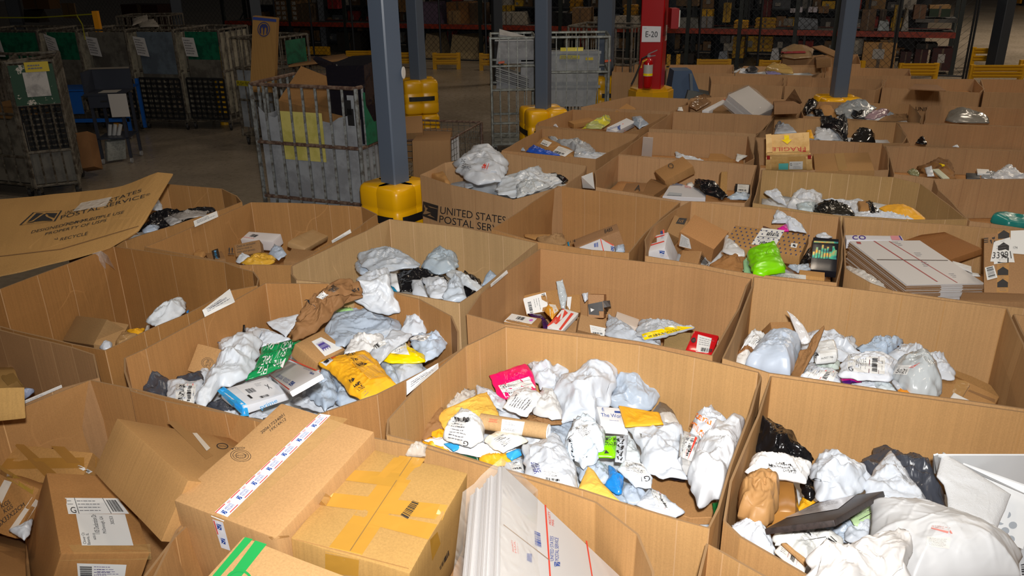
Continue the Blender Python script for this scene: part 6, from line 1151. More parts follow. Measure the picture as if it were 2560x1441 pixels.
# ---- propped cardboard sheet, rim placards, printed bin -------------------
crop(0, 420, 2.771)
def sheet3(rows, mat, name, label=None, cat=None, parent=None, th=.008, nu=24, nv=4, sag=0.0):
    """rows: lists of (pixel, z) from left to right; surface lofted through them, with thickness"""
    pts = []
    for r in rows:
        a = [np.array(bp(*px(p), z)) for p, z in r]; L = [0]
        for i in range(1, len(a)): L.append(L[-1]+np.linalg.norm(a[i]-a[i-1]))
        pts.append([np.array([np.interp(k/nu*L[-1], L, [q[c] for q in a]) for c in range(3)]) for k in range(nu+1)])
    G = []
    for i in range(len(pts)-1):
        for j in range(nv): t = j/nv; G.append([pts[i][k]*(1-t)+pts[i+1][k]*t for k in range(nu+1)])
    G.append(pts[-1]); V = []; m = len(G)
    for i in range(m):
        for k in range(nu+1):
            q = G[i][k].copy(); q[2] += .006*noise.noise(Vector((q[0]*6, q[1]*6, 3.3)))+sag*math.sin(math.pi*k/nu); V.append(q)
    n0 = len(V); V += [v-np.array([0, 0, th]) for v in V[:n0]]; F = []
    id_ = lambda i, k: i*(nu+1)+k
    for i in range(m-1):
        for k in range(nu):
            a, b, c, d = id_(i, k), id_(i, k+1), id_(i+1, k+1), id_(i+1, k); F.append((d, c, b, a)); F.append((a+n0, b+n0, c+n0, d+n0))
    per = [id_(0, k) for k in range(nu+1)]+[id_(i, nu) for i in range(1, m)]+[id_(m-1, k) for k in range(nu-1, -1, -1)]+[id_(i, 0) for i in range(m-2, 0, -1)]
    for a, b in zip(per, per[1:]+per[:1]): F.append((a, b, b+n0, a+n0))
    o = mkobj(name, V, F, mat, parent); 
    if label: tag(o, label, cat)
    return o
sh = sheet3([[((-350, 250), 1.32), ((160, 205), 1.34), ((560, 162), 1.36), ((820, 135), 1.40), ((1100, 28), 1.50), ((1197, 38), 1.50)], [((-350, 680), 1.24), ((0, 610), 1.24), ((420, 560), 1.24), ((720, 480), 1.25), ((960, 400), 1.28), ((1010, 360), 1.30)],
             [((-350, 850), 1.22), ((0, 745), 1.215), ((250, 690), 1.215), ((500, 625), 1.21), ((770, 545), 1.22), ((960, 430), 1.26)]], cardboard('ae8650', False, .3), 'cardboard_sheet', 'broken flat cardboard sheet with upside postal lettering propped over the left bins', 'cardboard sheet')
s = Surf([sh])
def T_(t, q, mat=0, name='printed_lettering', par=None, off=.002): d = Decal(s, q, off); d.text(t, 0, 0, 1, 1, mat); d.done(par or s.root, name)
T_('UNITED', [(455, 305), (560, 278), (545, 305), (450, 325)]); T_('STATES', [(760, 220), (985, 146), (980, 168), (752, 247)]); T_('POSTAL SERVICE', [(425, 334), (1010, 184), (1003, 208), (420, 360)])
T_('®', [(1015, 182), (1045, 175), (1040, 192), (1010, 198)]); T_('DO NOT CUT', [(450, 385), (705, 335), (695, 355), (440, 402)]); T_('DESIGNED FOR MULTIPLE USE', [(225, 438), (865, 298), (855, 318), (215, 458)]); T_('PROPERTY OF USPS', [(320, 452), (745, 355), (735, 375), (312, 470)]); T_('RECYCLE', [(425, 488), (612, 445), (605, 468), (415, 508)])
d = Decal(s, [(135, 400), (230, 312), (432, 298), (385, 372)], .002)
for a in ([(0, 0), (1, 0), (1, .05), (0, .05)], [(0, .95), (1, .95), (1, 1), (0, 1)], [(0, 0), (.02, 0), (.02, 1), (0, 1)], [(.98, 0), (1, 0), (1, 1), (.98, 1)]): d.poly(a)
d.eagle(.12, .15, .92, .9); d.done(sh, 'eagle_emblem')
d = Decal(s, [(365, 505), (385, 488), (400, 486), (402, 500)], .002); d.poly([(0, .8), (.5, 0), (.6, .2), (.2, .8)]); d.poly([(.1, 1), (1, 1), (1, .8), (.1, .85)]); d.done(sh, 'recycling_mark')
d = Decal(s, [(505, 305), (565, 245), (778, 203), (735, 268)], .004); d.sheet('plastic_pouch', clear(.55), 6, 4)
d = Decal(s, [(0, 612), (420, 562), (425, 568), (0, 618)], .002); d.sheet('crease_line', plain('7c5a35'), 8, 1); d = Decal(s, [(420, 562), (960, 402), (962, 408), (424, 568)], .002); d.sheet('crease_line', plain('7c5a35'), 8, 1)
def placard(q, zt, zb, label, txt=None, group=None, blank=False):
    P4 = [np.array(bp(*px(p), z)) for p, z in zip(q, (zt, zt, zb, zb))]; n = np.cross(P4[1]-P4[0], P4[3]-P4[0]); n /= np.linalg.norm(n); n = n if n@(EYE-P4[0]) > 0 else -n
    o = mkobj('paper_placard', [*[p-n*.0015 for p in P4], *P4], [(3, 2, 1, 0), (4, 5, 6, 7), (0, 1, 5, 4), (1, 2, 6, 5), (2, 3, 7, 6), (3, 0, 4, 7)], WHITE); tag(o, label, 'placard', group)
    if 'blank' in label: return o
    d = Decal(Surf([o]), q, .0015); GR = plain('70727c'); d.lines(.12, .2, .9, .7, 3, th=.3, mat=GR); 
    if txt: d.text(txt, .2, .3, .8, .5, plain('5a5c70'))
    d.done(); return o
placard([(1402, 985), (1592, 838), (1628, 930), (1420, 1033)], 1.235, 1.205, 'white printed placard on the rim between worn bin and paper bag bin', 'Domestic Parcel Return')
placard([(1340, 368), (1502, 298), (1512, 338), (1350, 410)], 1.225, 1.205, 'white printed placard on the rim beside the shiny black bag')
crop(600, 500, 2.62); placard([(600, 268), (722, 193), (730, 215), (606, 284)], 1.225, 1.205, 'white placard strip on the left rim of the grey mailer bin')
placard([(1643, 552), (1748, 460), (1756, 480), (1645, 572)], 1.225, 1.205, 'white placard strip on the rim at the right of the grey mailer bin'); placard([(1090, 1188), (1298, 1068), (1300, 1105), (1092, 1280)], 1.235, 1.205, 'white printed placard on the rim between paper bag bin and pink mailer bin', 'Domestic Parcel Returns')
crop(0, 900, 2.664); placard([(57, 318), (410, 168), (415, 185), (62, 337)], 1.225, 1.21, 'long white placard on the rim of the left edge bin')
crop(1200, 0, 2.771); placard([(703, 1225), (780, 1195), (795, 1310), (712, 1302)], 1.32, 1.19, 'blank white card on the left rim of the bin with the black mailer'); placard([(1130, 950), (1200, 955), (1190, 1088), (1118, 1082)], 1.4, 1.15, 'blank white card standing in a far bin left of the wooden crate')
crop(600, 0, 2.401); s = Surf([BINS['C6']['o']]); R0 = s.root
d = Decal(s, [(1103, 1208), (1195, 1235), (1188, 1328), (1098, 1295)], .004); d.rect(0, 0, 1, 1); d.eagle(.1, .2, .98, .85, EDGE, ); d.done(R0, 'eagle_emblem')
for k_ in list(d.parts): pass
T_('UNITED STATES', [(1208, 1238), (1600, 1300), (1600, 1345), (1205, 1282)], 0, off=.004); T_('POSTAL SERVICE', [(1203, 1292), (1640, 1368), (1640, 1412), (1200, 1335)], 0, off=.004)
crop(1860, 0, 2.771); s = Surf([BINS['R9']['o']]); T_('UNITED', [(1190, 740), (1330, 750), (1330, 775), (1190, 765)], 0, off=.006)
crop(0, 420, 2.771)
# clear tape hanging in L1
hp = sheet3([[((640, 590), 1.21), ((700, 570), 1.22), ((745, 605), 1.21)], [((630, 640), 1.15), ((680, 640), 1.15), ((730, 650), 1.15)], [((645, 760), 1.0), ((690, 765), 1.0), ((735, 760), 1.0)], [((660, 825), .93), ((700, 838), .92), ((755, 825), .93)]], clear(.35, 'e6d8cc'), 'packing_tape', 'strip of clear packing tape hanging inside the nearly empty worn bin', 'tape', th=.001, nu=6, nv=5)
hp2 = sheet3([[((700, 575), 1.215), ((745, 605), 1.215)], [((730, 650), 1.14), ((790, 690), 1.12)], [((740, 660), 1.12), ((800, 705), 1.1)]], clear(.35, 'e6d8cc'), 'tape_tail', parent=hp, th=.001, nu=4, nv=4)
crop(1200, 0, 2.771)
slab([(1672, 1190), (1715, 1190), (1710, 1345), (1660, 1330)], 1.12, .06, cardboard('a07a48'), 'slim upright taped carton right of the black poly mailer', tilt=(0, 1.5))
slab([(1595, 1065), (1680, 1068), (1755, 1110), (1578, 1110)], 1.1, .04, CB2, 'brown carton in the bin left of the wooden crate')
slab([(1185, 1240), (1275, 1262), (1300, 1290), (1205, 1355), (1080, 1340)], 1.13, .04, cardboard('85603a'), 'brown carton under the long leaning carton')
wpc = slab([(1330, 1262), (1568, 1322), (1562, 1375), (1265, 1362)], 1.12, .06, plain('c2c2c6'), 'large white postal carton right of the leaning carton', name='printed_box')
slab([(1600, 765), (1760, 690), (1820, 740), (1830, 782)], 1.17, .05, cardboard('80603c'), 'brown carton under the upright flat bundle')
# ---- far bins' contents ---------------------------------------------------
crop(600, 0, 2.401)
O7 = items([('large white sack with red and black scribbles behind the printed bin rim', [(1280, 985), (1340, 945), (1420, 880), (1500, 885), (1570, 945), (1608, 985), (1600, 1050), (1560, 1090), (1450, 1112), (1370, 1085), (1300, 1035)], 1.2, .12, WH, dict(wr=1.5)),
 ('brown box corner at the left of the large scribbled sack', [(1135, 1062), (1220, 1045), (1265, 1112), (1240, 1120)], 1.13, .05, CB2, dict(wr=.2, p=8, name='cardboard_box', cat='box')),
 ('small red edged envelope below the large scribbled sack', [(1345, 1100), (1400, 1100), (1400, 1120), (1350, 1135)], 1.12, .01, WH, dict(wr=.3, name='envelope', cat='envelope'))])
d = Decal(pick(O7, 'scribbles'), [(1330, 960), (1500, 990), (1480, 1060), (1320, 1020)], .008); d.text('#1', .78, .0, .98, .6, 1); d.text('DC', .02, 0, .18, .3); d.lines(.1, .4, .5, .9, 3, th=.4); d.done(name='scribble')
crop(1200, 0, 2.771)
items([('white mailer heap at the front of the printed bin', [(110, 1250), (200, 1215), (300, 1200), (340, 1170), (410, 1155), (440, 1200), (520, 1210), (572, 1262), (480, 1300), (350, 1340), (240, 1370), (115, 1345)], 1.16, .06, poly('c3cad2', .3, .4), dict(wr=1.4)),
 ('black bag scrap behind the white mailer heap', [(480, 1205), (510, 1200), (610, 1250), (575, 1275)], 1.14, .03, BLK, {}), ('clear crinkled bag on the white mailer heap', [(250, 1300), (290, 1250), (420, 1260), (485, 1290), (350, 1345), (260, 1368)], 1.2, .04, poly('b9bfc4', .2, .6), dict(wr=1.5)),
 ('brown carton with two labels in the blue mailer bin', [(368, 1010), (440, 955), (560, 1010), (660, 1055), (650, 1095), (560, 1088)], 1.13, .04, CB2, dict(wr=.2, p=8, name='cardboard_box', cat='box')),
 ('bright blue mailer under the carton with two labels', [(320, 1050), (365, 1005), (560, 1082), (500, 1085)], 1.15, .02, poly('1f4fb8', .3, .4), {}),
 ('silver crumpled film right of the carton with two labels', [(470, 958), (560, 975), (680, 968), (750, 1000), (835, 1080), (760, 1105), (650, 1095), (655, 1050), (560, 1010)], 1.15, .06, poly('a9adb2', .15, .6), dict(wr=1.6)),
 ('white label mailer in front of the silver film', [(655, 1070), (760, 1060), (870, 1080), (790, 1108), (680, 1100)], 1.16, .02, WH2, {}), ('grey scrap at the left of the blue mailer bin', [(265, 1040), (290, 1010), (315, 1045)], 1.1, .02, GY2, {}),
 ('yellow green transparent bag in the far bin by the yellow column guard', [(712, 890), (760, 852), (830, 820), (895, 800), (908, 850), (840, 893)], 1.16, .05, poly('a8ae6a', .3, .5, hex2='cfc83a'), dict(wr=1.2)),
 ('light blue mailer right of the white postal carton', [(1050, 812), (1110, 805), (1168, 862), (1105, 892), (1060, 860)], 1.15, .04, poly('9aa9bc', .3, .4), dict(wr=1)),
 ('white crumple at the left of the green bag bin', [(500, 870), (520, 850), (540, 880)], 1.1, .02, WH, {}),
 ('torn white mailer in the bin left of the wooden crate', [(1352, 1052), (1400, 1080), (1555, 1112), (1450, 1115), (1355, 1090)], 1.12, .02, WH, {}),
 ('white paper label in the bin left of the wooden crate', [(1778, 1065), (1855, 1080), (1790, 1118), (1772, 1115)], 1.15, .01, WHITE, dict(name='paper_label', cat='paper')),
 ('black poly mailer with twisted end in the leaning carton bin', [(1480, 1290), (1495, 1243), (1600, 1265), (1665, 1310), (1715, 1362), (1680, 1382), (1560, 1345)], 1.14, .05, BLK, dict(wr=1)),
 ('thin light blue film in front of the small black parcel', [(1715, 1370), (1770, 1340), (1870, 1345), (1865, 1382), (1730, 1382)], 1.15, .03, poly('a9b7c6', .3, .4), dict(wr=1)),
 ('round white roll end behind the black poly mailer', [(1430, 1275), (1470, 1265), (1485, 1285), (1470, 1300), (1435, 1292)], 1.12, .02, WHITE, dict(wr=.2)),
 ('crinkled clear film in the flat bundle bin', [(1450, 745), (1455, 690), (1560, 655), (1600, 665), (1620, 700), (1500, 765)], 1.14, .06, poly('84664a', .15, .5), dict(wr=1)),
 ('small white roll between far bins', [(1368, 765), (1372, 745), (1400, 742), (1408, 768)], 1.2, .02, WHITE, dict(wr=.2, name='paper_roll', cat='roll'))])
for ob, z, m_, lb_, kw in [
 (dict(a=(605, 840), b=(760, 812), c=(790, 832), d=(655, 865), h=(650, 890)), 1.15, CB2, 'narrow brown carton left of the yellow green bag', dict(h=.06)),
 (dict(a=(940, 775), b=(1015, 698), c=(1082, 768), d=(990, 818)), 1.17, CB2, 'tilted brown carton behind the white postal carton', dict(h=.1)),
 (dict(a=(865, 890), b=(1035, 800), c=(1058, 862), d=(960, 908)), 1.16, plain('cfd0d4'), 'white postal carton with blue emblem in the green bag bin', dict(h=.06, name='printed_box')),
 (dict(a=(1215, 1195), b=(1402, 1068), c=(1475, 1158), d=(1280, 1258), h=(1290, 1300)), 1.24, cardboard('9c7346'), 'long taped brown carton leaning across a far bin, seal printed', dict(h=.1)),
 (dict(a=(1010, 1275), b=(1165, 1262), c=(1130, 1330), d=(985, 1325)), 1.13, cardboard('8d6640'), 'brown carton with a black arrow left of the leaning carton', dict(h=.1)),
 (dict(a=(1768, 1272), b=(1872, 1278), c=(1868, 1352), d=(1762, 1340)), 1.16, plain('1c1c20', .3), 'small black parcel with a white barcode label', dict(h=.05, name='wrapped_parcel', cat='parcel')),
 (dict(a=(1535, 765), b=(1700, 680), c=(1735, 690), d=(1590, 768)), 1.18, plain('cfcfd2'), 'narrow white postal box in the flat bundle bin', dict(h=.05, name='printed_box'))]:
    o = box(ob, z, m_, lb_, wob=.001, cuts=1, **kw); s = Surf([o])
    if 'emblem' in lb_:
        d = Decal(s, [(950, 880), (972, 870), (972, 900), (955, 903)], .004); d.eagle(0, 0, 1, 1, 2); d.done(); T_('UNITED STATES', [(880, 895), (950, 875), (955, 885), (895, 902)], 2, off=.004); tape(s, [(985, 860), (992, 858), (1005, 905), (997, 905)], RED, 2, 1, .004, 'red_line')
    if 'seal printed' in lb_:
        d = Decal(s, [(1295, 1150), (1330, 1130), (1350, 1165), (1320, 1175)], .004)
        for i in range(12):
            f = lambda t, r: (.5+r*math.cos(t*math.pi/6), .5+r*math.sin(t*math.pi/6)); d.poly([f(i, .5), f(i+1, .5), f(i+1, .38), f(i, .38)])
        d.done(o, 'stamped_seal')
    if 'black parcel' in lb_: shiplabel(s, [(1785, 1280), (1865, 1285), (1858, 1340), (1780, 1332)], None, style=2, off=.004)
    if 'narrow white postal' in lb_: tape(s, [(1685, 688), (1692, 685), (1712, 700), (1704, 703)], RED, 1, 1, .004, 'red_line')
    if 'black arrow' in lb_: T_('A', [(1080, 1290), (1120, 1285), (1110, 1330), (1070, 1325)], 0, off=.004)
s = Surf([wpc]); d = Decal(s, [(1325, 1268), (1350, 1270), (1345, 1285), (1320, 1282)], .004); d.eagle(0, 0, 1, 1, 2); d.done(); T_('UNITED STATES', [(1355, 1272), (1405, 1284), (1400, 1296), (1350, 1284)], 2, off=.004); T_('PRIORITY MAIL', [(1420, 1290), (1465, 1300), (1460, 1312), (1418, 1304)], 1, off=.004); d = Decal(s, [(1310, 1335), (1400, 1345), (1395, 1360), (1295, 1355)], .005); d.sheet('paper_label', plain('a4acb4'), 2, 2)
crop(1200, 0, 2.771); s = Surf([x for x in bpy.data.objects if x.get('label', '').startswith('brown carton with two labels')])
for q in ([(440, 970), (500, 992), (470, 1022), (418, 1000)], [(545, 1015), (645, 1050), (590, 1088), (500, 1060)]): shiplabel(s, q, None, style=2, off=.005)
crop(1860, 0, 2.771)
items([('white crumpled mailer at the left of the shiny black bags', [(212, 925), (215, 880), (232, 840), (270, 870), (340, 890), (362, 922), (290, 925)], 1.14, .05, WH, dict(wr=1.4)),
 ('yellow mailer corner left of the shiny black bags', [(430, 908), (465, 900), (485, 960), (445, 955)], 1.13, .03, YEL, {}),
 ('crumpled white mailer in front of the shiny black bag', [(480, 965), (500, 890), (570, 882), (640, 920), (685, 965), (600, 978)], 1.14, .05, WH, dict(wr=1.4)),
 ('tall shiny black knotted bag with two ears', [(525, 880), (535, 815), (570, 808), (600, 850), (650, 865), (665, 810), (700, 790), (722, 850), (718, 978), (690, 975), (650, 920), (590, 885)], 1.2, .06, BLK, dict(wr=1.5, name='poly_bag')),
 ('round black bag wrapped in clear film', [(738, 985), (750, 940), (790, 905), (850, 900), (900, 930), (912, 990), (820, 995)], 1.15, .08, poly('23211f', .12, .6), dict(wr=1.1, name='poly_bag')),
 ('torn brown paper parcel in the right torn paper bin', [(1195, 1150), (1260, 1140), (1340, 1108), (1440, 1130), (1462, 1235), (1350, 1238), (1240, 1200)], 1.13, .05, cardboard('8a6238'), dict(wr=1.4, name='paper_parcel')),
 ('white crumple in the torn brown paper', [(1250, 1165), (1300, 1148), (1318, 1220), (1270, 1222)], 1.19, .02, WH, {}),
 ('clear green glass like film at the left of the torn paper', [(1130, 1190), (1165, 1172), (1220, 1205), (1210, 1220), (1150, 1210)], 1.12, .03, poly('7e8060', .15, .6), {}),
 ('blue and white bag at the right edge of the torn paper bin', [(1700, 1235), (1760, 1190), (1810, 1150), (1860, 1165), (1880, 1200), (1945, 1210), (1945, 1245), (1780, 1245)], 1.14, .05, poly('b9bcc2', .3, .5, hex2='c9ccd2'), dict(wr=1.4)),
 ('clear grey bag left of the blue and white bag', [(1640, 1232), (1690, 1200), (1740, 1195), (1720, 1240)], 1.14, .04, poly('8d9092', .2, .6), dict(wr=1.4)),
 ('pointed black scrap in the far right bin', [(1190, 990), (1215, 955), (1240, 942), (1268, 1000), (1230, 998)], 1.14, .03, BLK, {}),
 ('tiny white scrap at the rim of the far right bin', [(1445, 1015), (1478, 1003), (1490, 1020)], 1.18, .01, WH, {}),
 ('left knotted black bag beside the translucent sacks', [(405, 770), (440, 700), (480, 683), (520, 715), (505, 740), (440, 790)], 1.2, .05, BLK, dict(wr=1.5, name='poly_bag')),
 ('smaller black bag tail beside the translucent sacks', [(470, 760), (540, 765), (555, 805), (500, 805)], 1.17, .03, BLK, dict(wr=1.5, name='poly_bag')),
 ('big grey translucent sack with a dark tear', [(620, 770), (690, 715), (760, 700), (850, 710), (918, 745), (880, 780), (830, 815), (740, 825), (660, 800)], 1.18, .07, poly('8f969c', .25, .5), dict(wr=1.5)),
 ('black tear shape lying on the grey translucent sack', [(738, 800), (755, 760), (790, 775), (835, 758), (820, 800), (770, 820)], 1.25, .015, BLK, {}),
 ('pinkish film bag at the right of the grey translucent sack', [(830, 822), (890, 775), (960, 760), (1005, 765), (990, 795), (900, 830)], 1.2, .04, poly('97808a', .25, .5), dict(wr=1.3)),
 ('light blue mailer corner right of the pinkish bag', [(985, 800), (1010, 772), (1050, 800), (1040, 835), (980, 835)], 1.19, .03, poly('94a0b0', .3, .4), {}),
 ('crumpled kraft paper right of the pinkish bag', [(930, 838), (980, 810), (1060, 805), (1130, 788), (1135, 832), (1060, 840)], 1.21, .03, cardboard('8a6a48'), dict(wr=1.2, name='kraft_paper', cat='paper')),
 ('brown carton behind the translucent sacks', [(510, 760), (560, 712), (650, 800), (640, 815), (540, 812)], 1.13, .05, CB2, dict(wr=.3, p=8, name='cardboard_box', cat='box')),
 ('grey plastic bottle shape in the far right bin', [(1395, 835), (1420, 775), (1500, 757), (1600, 780), (1695, 820), (1702, 856), (1550, 852), (1450, 850)], 1.17, .08, poly('75726c', .25, .3), dict(wr=.6, name='plastic_bottle', cat='bottle')),
 ('black cap scrap on top of the far yellow bubble bin', [(8, 485), (30, 465), (70, 460), (100, 480), (92, 500), (30, 500)], 1.22, .04, poly('26272c', .4, .3), {}),
 ('white paper shreds in the far yellow bubble bin', [(-80, 500), (-30, 480), (60, 490), (110, 510), (20, 512)], 1.17, .03, WH, dict(wr=1.6)),
 ('pale yellow bubble wrapped parcel far back', [(145, 482), (190, 446), (260, 460), (340, 485), (342, 512), (240, 505)], 1.2, .07, poly('c2a262', .25, .5), dict(wr=.6, p=5)),
 ('lavender mailer under the pale yellow bubble parcel', [(145, 500), (240, 500), (260, 515), (160, 515)], 1.19, .02, poly('8480b0', .3, .3), {}),
 ('tan sack with a red band far at the back', [(250, 395), (260, 345), (330, 322), (430, 325), (485, 345), (470, 400), (350, 410)], 1.25, .12, poly('8f7452', .4, .3), dict(wr=.8))])
s = Surf([x for x in bpy.data.objects if x.get('label', '').startswith('tan sack with a red')]); tape(s, [(255, 362), (420, 358), (430, 372), (255, 376)], plain('8c2028'), 8, 2, .012, 'red_band')
o = box(dict(a=(1200, 572), b=(1322, 574), c=(1400, 628), d=(1140, 612)), 1.24, cardboard('7c5a3a'), 'open dark brown flap in the far bin beneath the yellow rails', h=.01, cuts=1, name='cardboard_flap', cat='cardboard')
for ob, z, m_, lb_, kw in [(dict(a=(480, 1078), b=(862, 1045), c=(905, 1190), d=(492, 1178)), 1.22, cardboard('a07a4c'), 'large flat taped brown carton right of the wooden crate', dict(h=.1)),
 (dict(a=(470, 330), b=(540, 305), c=(700, 380), d=(620, 392)), 1.36, cardboard('8e6c48'), 'open pale carton flap at the far back by the red banded sack', dict(h=.02)),
 (dict(a=(490, 400), b=(545, 362), c=(600, 408), d=(500, 412)), 1.27, cardboard('7c5c3a'), 'small brown carton with a mark under the open pale flap', dict(h=.1)),
 (dict(a=(205, 705), b=(300, 660), c=(395, 735), d=(205, 728), h=(210, 785)), 1.2, cardboard('866444'), 'open brown carton with raised flaps in the flat bundle bin', dict(h=.12)),
 (dict(a=(1612, 1170), b=(1698, 1172), c=(1705, 1205), d=(1618, 1200)), 1.17, WHITE, 'white booklet right in the torn paper bin', dict(h=.02, name='booklet', cat='booklet')),
 (dict(a=(1545, 1200), b=(1625, 1198), c=(1645, 1235), d=(1535, 1232)), 1.15, plain('1c1c1e'), 'black book in the torn paper bin', dict(h=.03, name='book', cat='book')),
 (dict(a=(1308, 1180), b=(1345, 1160), c=(1428, 1235), d=(1375, 1236)), 1.2, plain('c0c4ae'), 'pale green booklet on the torn brown paper', dict(h=.015, name='booklet', cat='booklet'))]:
    o = box(ob, z, m_, lb_, wob=.001, cuts=1, **kw)
    if 'right of the wooden' in lb_: tape(Surf([o]), [(628, 1068), (690, 1062), (718, 1186), (655, 1184)], plain('b08c58', .3), 2, 4, .003)
    if 'pale green' in lb_: tape(Surf([x for x in bpy.data.objects if x.get('label', '').startswith('torn brown paper parcel')]), [(1355, 1148), (1375, 1140), (1395, 1160), (1375, 1172)], YBR, 2, 2, .02, 'yellow_tab')
sheet3([[((285, 700), 1.2), ((350, 615), 1.4)], [((340, 735), 1.2), ((402, 710), 1.38)]], cardboard('8a6846'), 'cardboard_flap', 'raised cardboard flap of the open far carton', 'cardboard', th=.006, nu=3, nv=2)
# upright bundle of flats far
rt, ctr, R, sz, ch = bundle(dict(a=(-90, 690), b=(15, 562), c=(235, 775), d=(60, 782)), 1.3, 'upright plastic wrapped bundle of flat cartons in a far bin', 8, (.3, .3), .14, fan=.004)
wrapfilm(ctr, R, sz, -sz[0]-.01, sz[0]+.01, rt, mat=clear(.3, 'b0aca8'))
# wooden crate
cr_ = box(dict(a=(158, 930), b=(420, 922), c=(465, 1055), d=(155, 1065), h=(150, 1178), g=(475, 1178)), 1.45, speck('d2ab6c', 'c09656', 7), 'yellow pine crate marked FRAGILE with red letters and yellow arrow', h=.32, name='wooden_crate', cat='crate', wob=0, cuts=1, bev=.002)
s = Surf([cr_]); WOOD = speck('dcb87c', 'cba266', 9)
def batten(A, B_, w, t, off=0):
    A, B_ = [np.array(s.hit(*px(p), 0)) for p in (A, B_)]; h_ = s.last[1]; n = np.array(h_); e = (B_-A)/np.linalg.norm(B_-A); f = np.cross(n, e); M = MB(); M.obox(A-f*w/2-n*.001, B_-A, f*w, n*t); o = M.build('batten', WOOD, cr_); return o
batten((170, 935), (178, 1060), .045, .02); batten((408, 928), (448, 1052), .045, .02); batten((160, 1072), (460, 1068), .03, .012); batten((172, 1090), (170, 1170), .045, .016); batten((448, 1085), (455, 1170), .045, .016)
d = Decal(s, [(195, 1025), (425, 1020), (430, 1048), (192, 1050)], .003); d.text('FRAGILE', 0, 0, 1, 1, plain('b01e1e'), rot=180); d.done(cr_, 'red_lettering')
d = Decal(s, [(255, 942), (330, 940), (335, 1000), (260, 1002)], .003); d.poly([(.3, 0), (.75, 0), (.75, .5), (1, .5), (.55, 1), (0, .5), (.3, .5)], YBR); d.done(cr_, 'yellow_arrow')
d = Decal(s, [(315, 1118), (408, 1116), (406, 1172), (312, 1172)], .003); d.sheet('shipping_label', WHITE, 2, 2); d.text('G', .05, .15, .2, .5); d.lines(.3, .1, .9, .9, 4); d.done()
d = Decal(s, [(240, 1132), (308, 1130), (305, 1174), (240, 1174)], .003); d.sheet('teal_label', plain('5fbdb8'), 1, 1)
for q in ([(158, 1068), (180, 1068), (180, 1095), (158, 1095)], [(440, 1065), (465, 1065), (465, 1092), (442, 1092)]): d = Decal(s, q, .016); d.sheet('red_corner_plate', plain('a02020'), 1, 1)
# ================================================================ columns, guards
crop()
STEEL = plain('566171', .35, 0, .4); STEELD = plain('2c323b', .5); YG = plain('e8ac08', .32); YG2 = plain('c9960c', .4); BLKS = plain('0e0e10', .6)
GALV = speck('7c807f', '4e4a44', 18, .45, .42, .6, .3); RUST = speck('4a342a', '6d5a4c', 25, .6); OLDG = speck('6b655a', '3e362c', 14, .55, .4, .6, .2)
def zat(p, y):                        # height above floor point p that the photograph's row y shows
    lo, hi = 0., 9.
    for _ in range(40):
        m = (lo+hi)/2
        if proj([p[0], p[1], m])[0][1] > y: lo = m
        else: hi = m
    return lo
def column(p, a, rot, label, mat=STEEL, h=7.0, z0=0.0, group=None):
    c, s_ = math.cos(rot), math.sin(rot); b = a/2-.012; k = .012; P = []
    for sx, sy in ((1, 1), (-1, 1), (-1, -1), (1, -1)):
        for t in ((0, 1) if sx*sy > 0 else (1, 0)):
            x, y = (sx*a/2, sy*b) if t == 0 else (sx*b, sy*a/2); P.append((p[0]+x*c-y*s_, p[1]+x*s_+y*c))
    M = MB().prism(P, z0, h); o = M.build('steel_column', mat, loc=(p[0], p[1], z0)); tag(o, label, 'column', group)
    q = a*.9; B_ = MB(); B_.obox((p[0]-q, p[1]-q, 0), (2*q, 0, 0), (0, 2*q, 0), (0, 0, .02)); B_.build('base_plate', STEELD, o); return o
def lobe(cx_, cy_, rx, ry, z0, z1, rot, M, m=0):
    n = 20; c, s_ = math.cos(rot), math.sin(rot); prof = [(.80, 0), (.94, .02), (1, .06), (1, .30), (.95, .33), (1, .36), (1, .60), (.95, .63), (1, .66), (1, .90), (.94, .96), (.80, 1.0), (.0, 1.0)]; V = []
    for r, t in prof:
        for j in range(n):
            a = 2*math.pi*j/n; x = rx*r*np.sign(math.cos(a))*abs(math.cos(a))**.45; y = ry*r*np.sign(math.sin(a))*abs(math.sin(a))**.45; V.append((cx_+x*c-y*s_, cy_+x*s_+y*c, z0+(z1-z0)*t))
    F = [(i*n+j, i*n+(j+1) % n, (i+1)*n+(j+1) % n, (i+1)*n+j) for i in range(len(prof)-1) for j in range(n)]; M.add(V, F, m)
def guard(p, label, r=.155, off=.175, h=1.07, rot=.0, tiers=2, group='yellow column guards'):
    root = empty('column_guard', (p[0], p[1], 0), label, 'column guard', group)
    for t in range(tiers):
        z0, z1 = h*t/tiers+.005, h*(t+1)/tiers-.005
        for k in range(4):
            a = rot+math.pi/4+k*math.pi/2; M = MB(); lobe(p[0]+off*1.2*math.cos(a), p[1]+off*1.2*math.sin(a), r, r, z0, z1, rot, M); M.build('guard_lobe', YG, root, smooth=True)
    def ring(z):
        pts = []
        for j in range(32):
            a = rot+2*math.pi*j/32; R_ = (off*.85+r)*1.06; x = R_*np.sign(math.cos(a))*abs(math.cos(a))**.5; y = R_*np.sign(math.sin(a))*abs(math.sin(a))**.5; x, y = math.cos(rot)*(x)-math.sin(rot)*y, math.sin(rot)*x+math.cos(rot)*y
            pts.append((p[0]+x, p[1]+y))
        V = [(x, y, z) for x, y in pts]+[(x, y, z+.07) for x, y in pts]; mkobj('strap', V, [(j, (j+1) % 32, 32+(j+1) % 32, 32+j) for j in range(32)], BLKS, root)
    ring(h*.5/tiers*1.0-.03 if tiers == 1 else h*.25-.02); 
    if tiers == 2: ring(h*.75-.05)
    return root
pA = bp(988, 452, 1.07); pB = bp(1358, 268, 1.07); pC = bp(1046, 196, 1.07); pD = bp(2096, 240, 1.2); pH = bp(1512, 186, 1.07)
